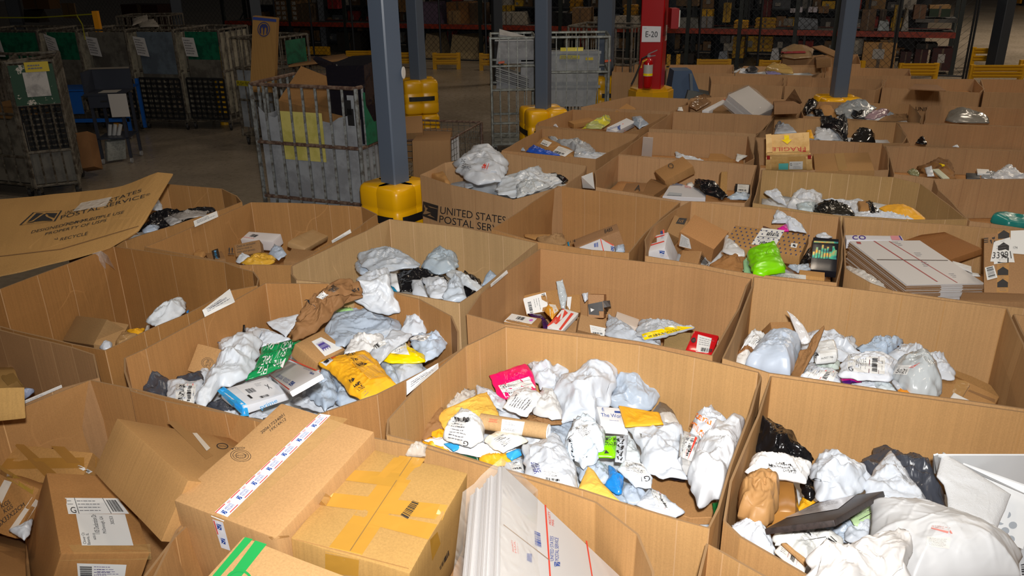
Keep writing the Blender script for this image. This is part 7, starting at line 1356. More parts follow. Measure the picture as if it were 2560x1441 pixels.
column(pA, .185, math.radians(-39), 'nearest blue grey steel column left of centre in a glossy yellow guard'); guard(pA, 'nearest glossy yellow column guard with black strap', r=.15, off=.11, rot=math.radians(-37))
MB().lathe(np.array(pA)+np.array([.13, .02, .92]), [(.001, -.002), (.05, -.002), (.05, .002), (.001, .002)], 20, 0, (1, -.2, 0)).build('round_sticker', plain('d8d6d2', .4), bpy.data.objects['steel_column'])
column(pB, .17, math.radians(-22), 'blue grey steel column rising in front of the grey tub cage'); guard(pB, 'low yellow column guard in front of the grey tub cage', r=.14, off=.15, rot=.25)
column(pC, .2, math.radians(-30), 'blue grey column behind the nearest column, tall yellow guard'); guard(pC, 'tall ribbed yellow guard right of the nearest column', r=.15, off=.15, rot=.25)
column(pD, .17, math.radians(0), 'blue grey column leaning in the right half of the picture', z0=.0); guard(pD, 'yellow column guard with two rounded lobes beside black bags', r=.13, off=.135, rot=0.0, h=1.2)
column(pH, .23, math.radians(-20), 'thick blue grey column behind the grey tub cage'); guard(pH+np.array([.1, .0, 0]), 'yellow guard left of the red column behind the cage', r=.2, off=.17, rot=.2)
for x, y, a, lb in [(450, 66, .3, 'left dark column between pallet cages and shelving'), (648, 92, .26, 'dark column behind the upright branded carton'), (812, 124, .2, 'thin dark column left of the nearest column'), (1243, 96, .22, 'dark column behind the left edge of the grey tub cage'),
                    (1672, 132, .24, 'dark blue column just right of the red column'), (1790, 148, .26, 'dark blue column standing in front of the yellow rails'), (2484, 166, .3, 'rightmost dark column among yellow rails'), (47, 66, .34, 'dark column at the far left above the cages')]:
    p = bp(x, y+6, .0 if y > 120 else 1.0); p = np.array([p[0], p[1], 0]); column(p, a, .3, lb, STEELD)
# red column with sign, extinguisher, octagonal guard
pR = bp(1628, 218, 1.15); rc = column(pR, .31, math.radians(-20), 'red painted column with E-20 sign above a yellow octagonal guard', plain('9c0a10', .3)); rc.name = 'red_column'
M = MB(); oct_ = lambda r: [(pR[0]+r*math.cos(math.pi/8+k*math.pi/4+.3), pR[1]+r*math.sin(math.pi/8+k*math.pi/4+.3)) for k in range(8)]
o = M.prism(oct_(.31), 0, 1.12).build('octagonal_guard', YG2); tag(o, 'yellow octagonal plastic base guard around the red column', 'column guard'); MB().prism(oct_(.29), 1.12, 1.15).build('top_lip', YG2, o); MB().prism(oct_(.325), .3, .42).build('band', YG2, o)
s = Surf([rc]); d = Decal(s, [(1606, 65), (1653, 66), (1651, 105), (1604, 105)], .006); d.sheet('sign_sheet', plain('cfd2d8', .6), 2, 2); d.text('E-20', .2, .32, .84, .68, plain('222222')); d.lines(.08, .08, .35, .16, 1, mat=BLUE); d.done()
d = Decal(s, [(1656, 64), (1667, 62), (1666, 100), (1655, 105)], .006); d.sheet('sign_sheet', plain('9a958c', .6), 1, 2); d.text('E-20', .1, .4, .9, .65); d.done()
ex = np.array(bpy_(1619, 200, pR[1]-.24)); zt = zat(ex, 142)
fe = MB().lathe((ex[0], ex[1], zt-.42), [(.001, 0), (.055, .005), (.062, .03), (.062, .34), (.05, .385), (.02, .41), (.02, .43), (.001, .43)], 20).build('fire_extinguisher', plain('a30d12', .2), smooth=True); tag(fe, 'red fire extinguisher hanging on the red column', 'fire extinguisher')
MB().lathe((ex[0], ex[1], zt-.25), [(.0632, 0), (.0632, .15)], 20).build('instruction_label', plain('a8a8a4'), fe); MB().lathe((ex[0], ex[1], zt-.245), [(.064, 0), (.064, .03)], 20).build('yellow_strip', YBR, fe)
hd = MB(); hd.box(ex[0]-.02, ex[1]-.02, zt-.005, ex[0]+.02, ex[1]+.02, zt+.03); hd.obox((ex[0]-.01, ex[1]-.012, zt+.03), (.12, 0, .05), (0, .024, 0), (0, 0, .012)); hd.obox((ex[0]-.01, ex[1]-.012, zt+.0), (.1, 0, .01), (0, .024, 0), (0, 0, .012)); hd.build('valve_handle', plain('9a9a9c', .3, .8), fe)
MB().tube([(ex[0]-.02, ex[1], zt+.01), (ex[0]-.09, ex[1]-.02, zt-.02), (ex[0]-.12, ex[1]-.02, zt-.12), (ex[0]-.17, ex[1]-.02, zt-.25), (ex[0]-.22, ex[1]-.02, zt-.36)], .012, 8).build('hose', plain('151515', .5), fe); MB().tube([(ex[0]-.02, ex[1]-.03, zt-.03), (ex[0]-.08, ex[1]-.03, zt-.06), (ex[0]-.1, ex[1]-.03, zt-.14)], .014, 8).build('hose_sleeve', plain('b58a1a', .5), fe)
M = MB(); M.box(pR[0]+.17, pR[1]-.3, 1.95, pR[0]+.27, pR[1]-.05, 2.2); o = M.build('alarm_box', plain('8c0c12', .4)); tag(o, 'small dark red box on the right side of the red column', 'alarm box'); MB().box(pR[0]+.27, pR[1]-.3, 1.97, pR[0]+.285, pR[1]-.1, 2.18).build('white_plate', plain('b5b5b0'), o)
# blue plastic hopper
hp_ = [bp(1340, 235, .8), bp(1440, 235, .8)]; BH = plain('2f4766', .5); c0 = np.array(bp(1705, 250, .9)); M = MB()
M.hexa([c0+(-.2, -.1, 0), c0+(.28, -.1, 0), c0+(.28, .35, 0), c0+(-.2, .35, 0), c0+(-.15, -.05, .42), c0+(.10, -.05, .42), c0+(.10, .3, .42), c0+(-.15, .3, .42)]); hpo = M.build('hopper', BH); tag(hpo, 'blue plastic tapered hopper standing right of the red column', 'hopper')
MB().hexa([c0+(.0, -.2, -.02), c0+(.62, -.25, -.02), c0+(.62, .3, -.02), c0+(.0, .3, -.02), c0+(.05, -.15, .16), c0+(.55, -.2, .06), c0+(.55, .25, .06), c0+(.05, .25, .16)]).build('hopper_tray', plain('4a4f50', .7), hpo)
MB().box(c0[0]-.25, c0[1]-.15, 0, c0[0]+.65, c0[1]+.35, c0[2]-.02).build('hopper_base', BH, hpo); MB().hexa([c0+(.09, -.12, .1), c0+(.13, -.12, .1), c0+(.13, -.02, .1), c0+(.09, -.02, .1), c0+(.06, -.12, .38), c0+(.1, -.12, .38), c0+(.1, -.02, .38), c0+(.06, -.02, .38)]).build('rib', plain('5a6672'), hpo)
# ================================================================ wheeled cages
def cage(P0, P1, dp, z1, label, nb=7, rails=(.45, .95), mat=GALV, rmat=None, z0=.18, liner=None, lz=(.2, 1.3), side=5, name='wheeled_cage', cat='cage', group='wheeled wire cages', tr=.012):
    P0, P1 = np.array(P0[:2]), np.array(P1[:2]); e = P1-P0; Wd = np.linalg.norm(e); e = e/Wd; b = np.array([-e[1], e[0]]); root = empty(name, (*P0, 0), label, cat, group)
    C4_ = [P0, P1, P1+b*dp, P0+b*dp]; v3 = lambda p, z: np.array([p[0], p[1], z]); rmat = rmat or mat
    for p in C4_: MB().tube([v3(p, z0-.03), v3(p, z1)], .022, 6).build('post', mat, root)
    for i in range(4):
        A, B_ = C4_[i], C4_[(i+1) % 4]; n = nb if i % 2 == 0 else side
        for z in (z0, *rails, z1): MB().tube([v3(A, z), v3(B_, z)], .019 if z in rails or z == z1 else .015, 6).build('rail', rmat, root)
        if i == 3 or i == 2 or i == 0 or i == 1:
            for k in range(1, n+1): q = A+(B_-A)*k/(n+1); MB().tube([v3(q, z0), v3(q, z1)], tr, 4).build('bar', mat, root)
    for p in C4_:
        q = p+(np.mean(C4_, 0)-p)*.12; MB().lathe((q[0]-.02, q[1], .07), [(.001, 0), (.065, 0), (.07, .008), (.07, .032), (.065, .04), (.001, .04)], 14, 0, (1, .2, 0)).build('caster', plain('1c1a1a', .6), root); MB().box(q[0]-.03, q[1]-.03, .08, q[0]+.03, q[1]+.03, z0).build('caster_fork', mat, root)
    M = MB(); M.hexa([v3(p, z0-.02) for p in C4_]+[v3(p, z0) for p in C4_]); M.build('floor_tray', mat, root)
    if liner:
        ins = [p+(np.mean(C4_, 0)-p)*.07 for p in C4_]; R_ = random.Random(len(label))
        for i in range(4):
            A, B_ = ins[i], ins[(i+1) % 4]; V = []; n = 12
            for k in range(n+1):
                q = A+(B_-A)*k/n; V += [v3(q, lz[0]), v3(q, lz[1]+(R_.uniform(-.05, .05) if k % 12 else .08))]
            mkobj('plastic_liner', V, [(2*k, 2*k+2, 2*k+3, 2*k+1) for k in range(n)], liner, root)
    return root, C4_, e, b
def panel(root, C, i, u0, u1, z0, z1, mat, name='panel', off=.03, jag=0):
    A, B_ = C[i], C[(i+1) % 4]; e = (B_-A); nn = np.array([e[1], -e[0]])/np.linalg.norm(e); f = lambda u, z, o_: np.array([*(A+e*u+nn*o_), z]); M = MB()
    M.hexa([f(u0, z0, off), f(u1, z0, off), f(u1, z0, off-.006), f(u0, z0, off-.006), f(u0, z1, off), f(u1, z1, off), f(u1, z1, off-.006), f(u0, z1, off-.006)]); return M.build(name, mat, root)
LIN = speck('8d9094', '7a7c80', 4, .45); LIND = speck('5d5a52', '46423c', 4, .5); GRNP = speck('0f5a40', '0a4230', 9, .4)
a0, a1 = bp(625, 210, 1.75), bp(888, 222, 1.75)
R_, C_, e_, b_ = cage(a0, a1, .74, 1.75, 'large grey wheeled cage left of the nearest column, rusty rails', 7, (.62, 1.18), GALV, RUST, liner=LIN, lz=(.2, 1.45), tr=.016)
panel(R_, C_, 1, .12, .75, 1.2, 1.7, GRNP, 'green_panel'); panel(R_, C_, 0, .26, .66, 1.02, 1.5, speck('b9ae62', 'a9a050', 6), 'yellow_sheet', off=-.006); panel(R_, C_, 0, .90, .99, .2, 1.68, LIN, 'corner_liner', off=-.03)
M = MB(); q = C_[1]-e_*.13; M.obox((*q, 1.5), (*(e_*.07), 0), (*(-b_*.001), 0), (0, 0, .14)); M.obox((*(q+e_*.02), 1.4), (*(e_*.07), 0), (*(-b_*.001), 0), (0, 0, .16)); M.build('black_tape_patch', BLKS, R_)
c_ = np.mean(C_, 0); v3 = lambda p, z: np.array([p[0], p[1], z])
M = MB(); A = C_[0]+e_*.22+b_*.12; M.hexa([v3(A, .9), v3(A+e_*.75, .9), v3(A+e_*.75+b_*.45, .9), v3(A+b_*.45, .9), v3(A, 1.58), v3(A+e_*.75, 1.46), v3(A+e_*.75+b_*.45, 1.62), v3(A+b_*.45, 1.86)]); o = M.build('cardboard_box', cardboard('7c5a34')); tag(o, 'large tilted brown carton inside the rusty grey cage', 'box')
M = MB(); M.hexa([v3(A-b_*.004+e_*.05, 1.40), v3(A+e_*.55-b_*.004, 1.30), v3(A+e_*.55, 1.30), v3(A+e_*.05, 1.40), v3(A-b_*.004+e_*.05, 1.45), v3(A+e_*.55-b_*.004, 1.36), v3(A+e_*.55, 1.36), v3(A+e_*.05, 1.45)]); M.build('tape_strip', plain('6a5138', .3), o)
bkp = [bp(835, 165, 1.95), bp(925, 160, 1.95)]; M = MB(); A = C_[1]-e_*.36+b_*.12; M.hexa([v3(A, 1.2), v3(A+e_*.38, 1.2), v3(A+e_*.38+b_*.5, 1.2), v3(A+b_*.5, 1.2), v3(A-e_*.02, 1.93), v3(A+e_*.40, 1.95), v3(A+e_*.42+b_*.5, 2.0), v3(A-e_*.02+b_*.5, 1.97)]); o = M.build('wrapped_box', poly('18161c', .15, .6)); tag(o, 'black plastic wrapped open box on top of the rusty grey cage', 'box')
M = MB(); M.hexa([v3(A-e_*.08, 1.93), v3(A+e_*.1, 1.88), v3(A+e_*.1+b_*.02, 1.88), v3(A-e_*.08+b_*.02, 1.93), v3(A-e_*.12-b_*.05, 2.0), v3(A+e_*.1, 1.95), v3(A+e_*.1+b_*.02, 1.95), v3(A-e_*.12+b_*.02, 2.02)]); M.build('film_flap', poly('18161c', .15, .6), o)
# left row of five
NET = plain('0c0c0e', .8)
def net(C, i, u0, u1, z0, z1, root, off=.05, nx=7, nz=8):
    A, B_ = C[i], C[(i+1) % 4]; e = (B_-A); nn = np.array([e[1], -e[0]])/np.linalg.norm(e); f = lambda u, z: np.array([*(A+e*u+nn*off), z]); M = MB()
    for k in range(nx+1): u = u0+(u1-u0)*k/nx; M.add([f(u-.025, z0), f(u+.025, z0), f(u+.025, z1), f(u-.025, z1)], [(0, 1, 2, 3)])
    for k in range(nz+1): z = z0+(z1-z0)*k/nz; M.add([f(u0, z-.022), f(u1, z-.022), f(u1, z+.022), f(u0, z+.022)], [(0, 1, 2, 3)])
    o = M.build('cargo_net', NET, root); o['kind'] = 'stuff'
xs = [(-60, 92), (98, 190), (200, 312), (318, 432), (440, 545)]; tops = [GRNP, GRNP, LIND, speck('55606a', '474f58', 4, .5), GRNP]; wh = ['at the left edge, green panel and placard', 'with torn green panel and tilted placard', 'with plain dark panel above black netting', 'with blue grey panel above sagging netting', 'with green panel, netting and red caster']
for i, (x0, x1) in enumerate(xs):
    A, B_ = bp(x0, 76-i*.5, 1.75), bp(x1, 77-i*.5, 1.75); R_, C_, e_, b_ = cage(A, B_, .9, 1.75, 'tall dark wheeled cage in the left row '+wh[i], 4, (1.05, ), OLDG, side=4)
    panel(R_, C_, 0, .22, .98, 1.0 if i in (2, 3) else 1.25, 1.72, tops[i], 'upper_panel'); panel(R_, C_, 0, .2, .98, .55 if i == 1 else .9, 1.25, LIND, 'lower_panel', off=.028)
    if i >= 2: net(C_, 0, .1, 1.0, .22, .92, R_); panel(R_, C_, 0, .0, .12, .3, 1.7, speck('8a8474', '5d574c', 5), 'side_liner', off=.02)
    panel(R_, C_, 1, .0, 1, .3, 1.7, speck('8a8474', '5d574c', 5), 'side_liner', off=-.02)
    q = C_[0]+e_*(.14 if i else .3)+np.array([e_[1], -e_[0]])*.07; w_ = .24; t_ = (.0, .08, .03, .03, .01)[i]; P4 = [v3(q, 1.62+t_), v3(q+e_*w_, 1.62), v3(q+e_*(w_+.04), 1.3), v3(q+e_*.04, 1.3+t_)]; pl_ = mkobj('paper_placard', P4, [(3, 2, 1, 0)], plain('b0adab', .7), R_)
    d = Decal(Surf([pl_]), [tuple(proj(p_)[0]) for p_ in P4], .006); d.lines(.12, .08, .85, .9, 6, th=.3, mat=plain('5c5a5c')); d.done(R_, 'placard_print')
# left foreground cage
f0 = bp(97, 500, 0); f1 = bp(205, 488, 0); zt = zat(f0, 158)
R_, C_, e_, b_ = cage(f0, f1, 1.15, zt, 'left foreground rusty wheeled cage with scraped green panel', 3, (.62, 1.22), OLDG, liner=None, side=8)
panel(R_, C_, 0, .02, .98, zt-.52, zt-.03, speck('16402a', 'b5b0a6', 7, .6, .56, .57), 'scraped_panel'); panel(R_, C_, 0, .3, .82, zt-.42, zt-.12, speck('b3afab', '8d8a88', 6), 'paper_remnant', off=.04)
o = panel(R_, C_, 0, .38, .9, zt-.12, zt-.0, plain('c0a80c'), 'yellow_sticker', off=.045); d = Decal(Surf([o]), [tuple(proj(v3(C_[0]+(C_[1]-C_[0])*u+np.array([e_[1], -e_[0]])*.045, z))[0]) for u, z in ((.4, zt-.015), (.88, zt-.015), (.88, zt-.1), (.4, zt-.1))], .004); d.lines(.1, .1, .9, .9, 2, th=.5); d.done(R_, 'sticker_print')
panel(R_, C_, 0, .02, .98, .2, .62, LIND, 'lower_liner', off=-.03); net(C_, 0, .05, .95, .65, 1.2, R_, off=-.06)
for i_ in (2, 3): panel(R_, C_, i_, .0, 1, .2, 1.0, LIND, 'side_liner', off=-.03)
k0_, k1_ = bp(-190, 468, 0), bp(90, 497, 0); R_, C_, e_, b_ = cage(k0_, k1_, .8, zt, 'rusty wheeled cage at the left edge with a flat brown carton', 9, (.55, 1.1), OLDG, liner=speck('6f6a60', '4e4a42', 4, .5), lz=(.2, 1.0), side=5)
o = MB().hexa([v3(C_[1]-e_*.75+b_*.1, 1.02), v3(C_[1]-e_*.1+b_*.1, 1.02), v3(C_[1]-e_*.1+b_*.6, 1.02), v3(C_[1]-e_*.75+b_*.6, 1.02), v3(C_[1]-e_*.75+b_*.1, 1.16), v3(C_[1]-e_*.1+b_*.1, 1.16), v3(C_[1]-e_*.1+b_*.6, 1.16), v3(C_[1]-e_*.75+b_*.6, 1.16)]).build('cardboard_box', cardboard('7a5a34')); tag(o, 'flat brown carton inside the rusty cage at the left edge', 'box')
# the cage with the upright carton
g0, g1 = bp(612, 362, 0), bp(700, 372, 0); zt = zat(g0, 95)
R_, C_, e_, b_ = cage(g0, g1, .95, zt, 'wheeled cage holding the upright carton with round blue emblem', 3, (.75, 1.25), OLDG, side=6)
panel(R_, C_, 0, .02, .98, .3, 1.22, speck('8e9296', '7c8084', 4), 'white_panel', off=-.03); o = panel(R_, C_, 0, .05, .98, .98, 1.06, plain('a89a14'), 'yellow_strip', off=.03); panel(R_, C_, 1, .4, .9, 1.3, zt-.05, GRNP, 'green_panel')
d = Decal(Surf([o]), [tuple(proj(v3(C_[0]+(C_[1]-C_[0])*u+np.array([e_[1], -e_[0]])*.03, z))[0]) for u, z in ((.08, 1.05), (.95, 1.05), (.95, .99), (.08, .99))], .004); d.text('PUSH FROM OTHER END', 0, 0, 1, 1); d.done(R_, 'strip_lettering')
bq = bp(632, 200, 1.2); dy = bq[1]; TL, TR_, BL, BR = [np.array(bpy_(x, y, dy)) for x, y in ((632, 40), (692, 46), (625, 230), (686, 232))]; n_ = np.array([0, .14, 0]); M = MB(); M.hexa([BL, BR, BR+n_, BL+n_, TL, TR_, TR_+n_, TL+n_]); o = M.build('cardboard_box', cardboard('94703f')); tag(o, 'tall brown carton with a blue round emblem standing in a cage', 'box')
s = Surf([o]); d = Decal(s, [(633, 42), (691, 48), (691, 55), (632, 49)], .006); d.sheet('blue_edge', plain('12307c'), 2, 1); d = Decal(s, [(645, 54), (676, 55), (675, 92), (644, 91)], .006); NB = plain('16205c')
for i in range(24):
    f = lambda t, r: (.5+r*math.cos(t*math.pi/12), .5+r*math.sin(t*math.pi/12)); d.poly([f(i, .5), f(i+1, .5), f(i+1, .44), f(i, .44)], NB)
d.poly([(.2, .8), (.15, .5), (.2, .28), (.35, .15), (.65, .15), (.8, .28), (.85, .5), (.8, .8), (.7, .8), (.72, .45), (.62, .35), (.56, .45), (.53, .88), (.47, .88), (.44, .45), (.38, .35), (.28, .45), (.3, .8)], NB); d.done(o, 'blue_emblem')
# centre right cages with grey tubs
h0, h1, h2 = bp(1226, 96, 1.75), bp(1338, 94, 1.75), bp(1524, 92, 1.75); LG = speck('8f948f', '6a6c68', 12, .4, .42, .6, .3)
R_, C_, e_, b_ = cage(h0, h1, .8, 1.75, 'galvanised wheeled cage filled with folded grey bags and a tub', 4, (.5, 1.0, 1.35), LG, side=4, tr=.009)
for q_, z_, r_2, lb in [((1240, 160, 1335, 75), 0, 0, 'large tilted grey plastic lid in the galvanised cage'), ((1240, 225, 1290, 185), 0, 0, 'white postal tray low in the galvanised cage'), ((1300, 222, 1334, 150), 0, 0, 'grey plastic tub standing in the galvanised cage')]:
    A, B_ = np.array(bpy_(q_[0], q_[1], h0[1]+.25)), np.array(bpy_(q_[2], q_[3], h0[1]+.25)); M = MB(); t_ = .12 if 'tilted' in lb else 0; w_ = B_[0]-A[0]; hh = B_[2]-A[2]
    M.hexa([A, A+(w_, 0, 0), A+(w_, .3, 0), A+(0, .3, 0), A+(w_*.1, 0, hh*(1-t_)), A+(w_*1.0, 0, hh*(1-2.5*t_)), A+(w_*1.0, .3, hh*(1-2.5*t_)), A+(w_*.1, .3, hh)]); o = M.build('plastic_tub', speck('8c8e92', '76777a', 6)); tag(o, lb, 'tub'); Mr = MB(); Mr.box(A[0]-.01, A[1]-.01, A[2]+hh*.9*(1-t_*2), A[0]+w_+.01, A[1]+.31, A[2]+hh*.95*(1-t_*2)); Mr.build('tub_rim', plain('a0a2a4'), o)
    if 'postal' in lb: pass
for k in range(7):
    A = np.array(bpy_(1240, 172+k*5, h0[1]+.2)); MB_ = MB(); MB_.obox(A, (.5, 0, -.16), (0, .35, 0), (0, 0, .018)); o = MB_.build('folded_bag', plain('777879' if k % 2 else '8e9092', .6)); tag(o, ('lowest' if k == 6 else 'topmost' if k == 0 else ('', 'second', 'third', 'fourth', 'fifth', 'sixth')[k]+' from top,')+' folded grey bag of the slanting stack in the cage', 'bag', 'slanting stack of folded grey bags')
R_, C_, e_, b_ = cage(h1, h2, .8, 1.75, 'galvanised wheeled cage with the big grey tub and yellow stickers', 6, (.5, 1.25), LG, side=5, tr=.009)
TUB = speck('8b8f92', '7c8083', 5, .4); A, B_ = C_[0]+b_*.12+e_*.08, C_[1]+b_*.12-e_*.12; M = MB(); M.hexa([v3(A+e_*.06, .72), v3(B_-e_*.06, .72), v3(B_-e_*.06+b_*.55, .72), v3(A+e_*.06+b_*.55, .72), v3(A, 1.5), v3(B_, 1.5), v3(B_+b_*.55, 1.5), v3(A+b_*.55, 1.5)]); tb_ = M.build('plastic_tub', TUB); tag(tb_, 'big grey plastic tub with yellow stickers inside the galvanised cage', 'tub')
for z_ in (1.5, 1.25, 1.0): MB().hexa([v3(A-b_*.02-e_*.01, z_), v3(B_-b_*.02+e_*.01, z_), v3(B_+e_*.01, z_), v3(A-e_*.01, z_), v3(A-b_*.02-e_*.01, z_+.04), v3(B_-b_*.02+e_*.01, z_+.04), v3(B_+e_*.01, z_+.04), v3(A-e_*.01, z_+.04)]).build('tub_rib', TUB, tb_)
s = Surf([tb_])
for q_, m_, nm in (([(1401, 124), (1458, 123), (1458, 133), (1401, 134)], plain('f4e818', .3), 'reflective_sticker'), ([(1400, 138), (1449, 138), (1449, 147), (1399, 147)], plain('a8a028'), 'warning_sticker'), ([(1464, 133), (1481, 133), (1483, 150), (1464, 150)], plain('b8a41c'), 'hazard_sticker')):
    d = Decal(s, q_, .03); d.sheet(nm, m_, 1, 1); 
    if 'warn' in nm: d.lines(.05, .1, .95, .9, 2, th=.5)
    d.done()
for x, y in ((1246, 160), (1512, 156)): A = np.array(bpy_(x, y, h0[1]-.06)); o = MB().obox(A, (.09, 0, .01), (0, .03, 0), (0, 0, .03)).build('orange_latch', plain('c24a14', .4)); tag(o, 'orange plastic latch on the %s of the galvanised cages' % ('left' if x < 1300 else 'right'), 'latch')
A, B_ = bp(1421, 66, 1.78), bp(1580, 70, 1.78); cage(A, B_, .8, 1.78, 'dark wheeled cage behind the galvanised cages, left of the red column', 7, (1.2,), OLDG, side=4)
A, B_ = bp(290, 42, 1.78), bp(420, 40, 1.78); cage(A, B_, .8, 1.78, 'dark wheeled cage behind the left row, white printed bags on top', 8, (1.2,), OLDG, side=4)
for q_, lb in (([(330, 50), (368, 38), (372, 52), (332, 64)], 'white printed sack on the cage behind the left row'), ([(345, 62), (385, 48), (398, 66), (350, 68)], 'grey folded sack on the cage behind the left row')): B(lb, q_, 1.8, .05, poly('8e8880', .5, .4), wr=1)
# low wire baskets
def basket(P, z1, label, zb=.15, step=.075):
    root = empty('wire_basket', (*P[0][:2], 0), label, 'wire basket')
    for i in range(4):
        A, B_ = np.array(P[i][:2]), np.array(P[(i+1) % 4][:2]); L = np.linalg.norm(B_-A); M = MB()
        for k in range(int(L/step)+1): q = A+(B_-A)*min(1, k*step/L); M.tube([v3(q, zb), v3(q, z1)], .0035, 3)
        z = zb
        while z < z1: M.tube([v3(A, z), v3(B_, z)], .0035, 3); z += step
        w = M.build('wire_mesh', GALV, root); w['kind'] = 'stuff'; MB().tube([v3(A, z1), v3(B_, z1)], .014, 6).build('rim', RUST, root); MB().tube([v3(A, .0), v3(A, z1)], .02, 6).build('post', RUST, root)
    M = MB(); M.hexa([v3(p, zb-.02) for p in P]+[v3(p, zb) for p in P]); M.build('deck', GALV, root); return root
w = [bp(950, 350, .95), bp(1122, 352, .95), bp(1203, 306, .95), bp(1030, 300, .95)]; basket(w, .95, 'low rusty wire basket between the nearest column and printed bin')
for ob, z, lb in [(dict(a=(1010, 290), b=(1056, 290), c=(1056, 330), d=(1012, 335), ), 1.08, 'upright brown carton in the low rusty wire basket'), (dict(a=(1058, 322), b=(1130, 320), c=(1125, 352), d=(1030, 352)), .9, 'taped brown carton in the low rusty wire basket')]:
    o = box(ob, z, cardboard('8a6844'), lb, h=.4, cuts=1, tilt=(.4, 0) if 'upright' in lb else (0, 0))
A = np.array(bpy_(1063, 383, w[1][1]-.05)); o = mkobj('paper_placard', [A+(-.12, 0, .02), A+(0, 0, -.08), A+(.14, 0, .03), A+(.03, 0, .13)], [(0, 1, 2, 3)], WHITE); tag(o, 'white paper note tilted on the front of the rusty wire basket', 'placard')
A = np.array(bp(1135, 372, .8)); o = mkobj('paper_placard', [A+(-.08, -.05, -.15), A+(.06, 0, -.12), A+(.06, 0, .16), A+(-.08, -.05, .12)], [(0, 1, 2, 3)], plain('a8a6a4')); tag(o, 'grey printed placard on the corner of the rusty wire basket', 'placard')
w = [bp(692, 160, 1.0), bp(845, 162, 1.0), bp(905, 143, 1.0), bp(735, 143, 1.0)]; basket(w, 1.0, 'low wire basket with a yellow tag behind the rusty grey cage')
o = box(dict(a=(770, 152), b=(860, 128), c=(872, 148), d=(720, 160)), 1.1, cardboard('7d5c38'), 'brown carton sheet sticking out of the wire basket behind the cage', h=.03, cuts=1); A = np.array(bp(768, 160, .96)); o = MB().obox(A, (-.3, 0, 0), (0, .01, 0), (0, 0, .05)).build('yellow_tag', YG2); tag(o, 'yellow tag strip on the rim of the wire basket behind the cage', 'tag')
# ================================================================ work cart, tub, carton on the left floor
p = bp(255, 412, 0); k0 = np.array([p[0], p[1], 0]); root = empty('work_cart', k0, 'dark blue grey metal work cart with drawer on small casters', 'cart'); CBL = plain('2b2f3a', .4)
rt_ = lambda v, a=.12: np.array([v[0]*math.cos(a)-v[1]*math.sin(a), v[0]*math.sin(a)+v[1]*math.cos(a), v[2]])
def cb(nm, x0, y0, z0, x1, y1, z1, m=CBL): M = MB(); M.hexa([k0+rt_(v) for v in ((x0, y0, z0), (x1, y0, z0), (x1, y1, z0), (x0, y1, z0), (x0, y0, z1), (x1, y0, z1), (x1, y1, z1), (x0, y1, z1))]); return M.build(nm, m, root)
for x, y in ((0, 0), (.42, 0), (.42, .5), (0, .5)):
    cb('leg', x, y, .09, x+.04, y+.04, 1.0); q = k0+rt_((x+.02, y+.02, .045)); MB().lathe(q-(.012, 0, 0), [(.001, 0), (.04, 0), (.04, .024), (.001, .024)], 12, 0, (1, 0, 0)).build('caster', plain('8a8a8a'), root)
cb('lower_shelf', 0, 0, .38, .46, .54, .40); dw = cb('drawer', 0, -.02, .86, .46, .3, 1.04); MB().hexa([k0+rt_(v) for v in ((.17, -.025, .94), (.27, -.025, .94), (.27, -.02, .94), (.17, -.02, .94), (.17, -.025, .965), (.27, -.025, .965), (.27, -.02, .965), (.17, -.02, .965))]).build('drawer_pull', BLKS, dw)
cb('desk_top', -.06, -.03, 1.04, .5, .54, 1.06); cb('back_board', -.06, .5, 1.06, .5, .54, 1.38); cb('side_board', -.08, .1, 1.0, -.05, .54, 1.36); cb('edge_trim', -.085, .49, 1.36, .5, .5, 1.385, plain('6b6358')); cb('paper_sheet', .12, .1, 1.062, .38, .35, 1.066, plain('a09c96'))
pl_ = cb('paper_placard', .3, -.05, .72, .56, -.045, 1.06, plain('aaa6a2')); 
p = bp(338, 352, 0); root2 = root; c_b = plain('0f4f9c', .4); q0 = np.array([p[0]-.15, p[1]+.15, 0]); bc = empty('blue_cart', q0, 'bright blue cart frame behind the dark work cart', 'cart')
for nm, (x0, y0, z0, x1, y1, z1) in (('leg', (0, 0, .08, .05, .05, .95)), ('leg', (0, .6, .08, .05, .65, .95)), ('leg', (-1.6, 0, .08, -1.55, .05, .95)), ('rail', (-1.6, 0, .3, .05, .04, .36)), ('rail', (-1.6, 0, .75, .05, .04, .82)), ('side_board', (-1.6, -.01, .45, -.7, .0, .82)), ('shelf', (-1.6, 0, .83, .05, .6, .86))): MB().box(q0[0]+x0, q0[1]+y0, z0, q0[0]+x1, q0[1]+y1, z1).build(nm, c_b, bc)
for x in (0, -1.5): MB().lathe((q0[0]+x, q0[1]+.02, .04), [(.001, 0), (.04, 0), (.04, .024), (.001, .024)], 12, 0, (1, 0, 0)).build('caster', plain('8a8a8a'), bc)
o = box(dict(a=(258, 350), b=(312, 346), c=(313, 352), d=(268, 358), h=(272, 404), g=(312, 395)), .34, speck('8d8f8a', '7b7d78', 30), 'white postal tub under the work cart holding rolled paper', h=.32, cuts=1, name='postal_tub', cat='tub')
q = np.array(bp(285, 350, .34)); 
for k in range(3): o = MB().tube([q+(k*.06-.1, .05, -.05), q+(k*.06-.06+.02*k, .1, .22)], .03, 10).build('paper_roll', plain('a8a8a6')); tag(o, ('left', 'middle', 'right')[k]+' white paper roll standing in the postal tub', 'paper roll', 'rolls in the postal tub')
o = box(dict(a=(178, 332), b=(218, 330), c=(236, 415), d=(196, 425)), .42, cardboard('7d5836'), 'brown carton standing on the floor left of the work cart', h=.3, tilt=(1.2, .1), cuts=1)
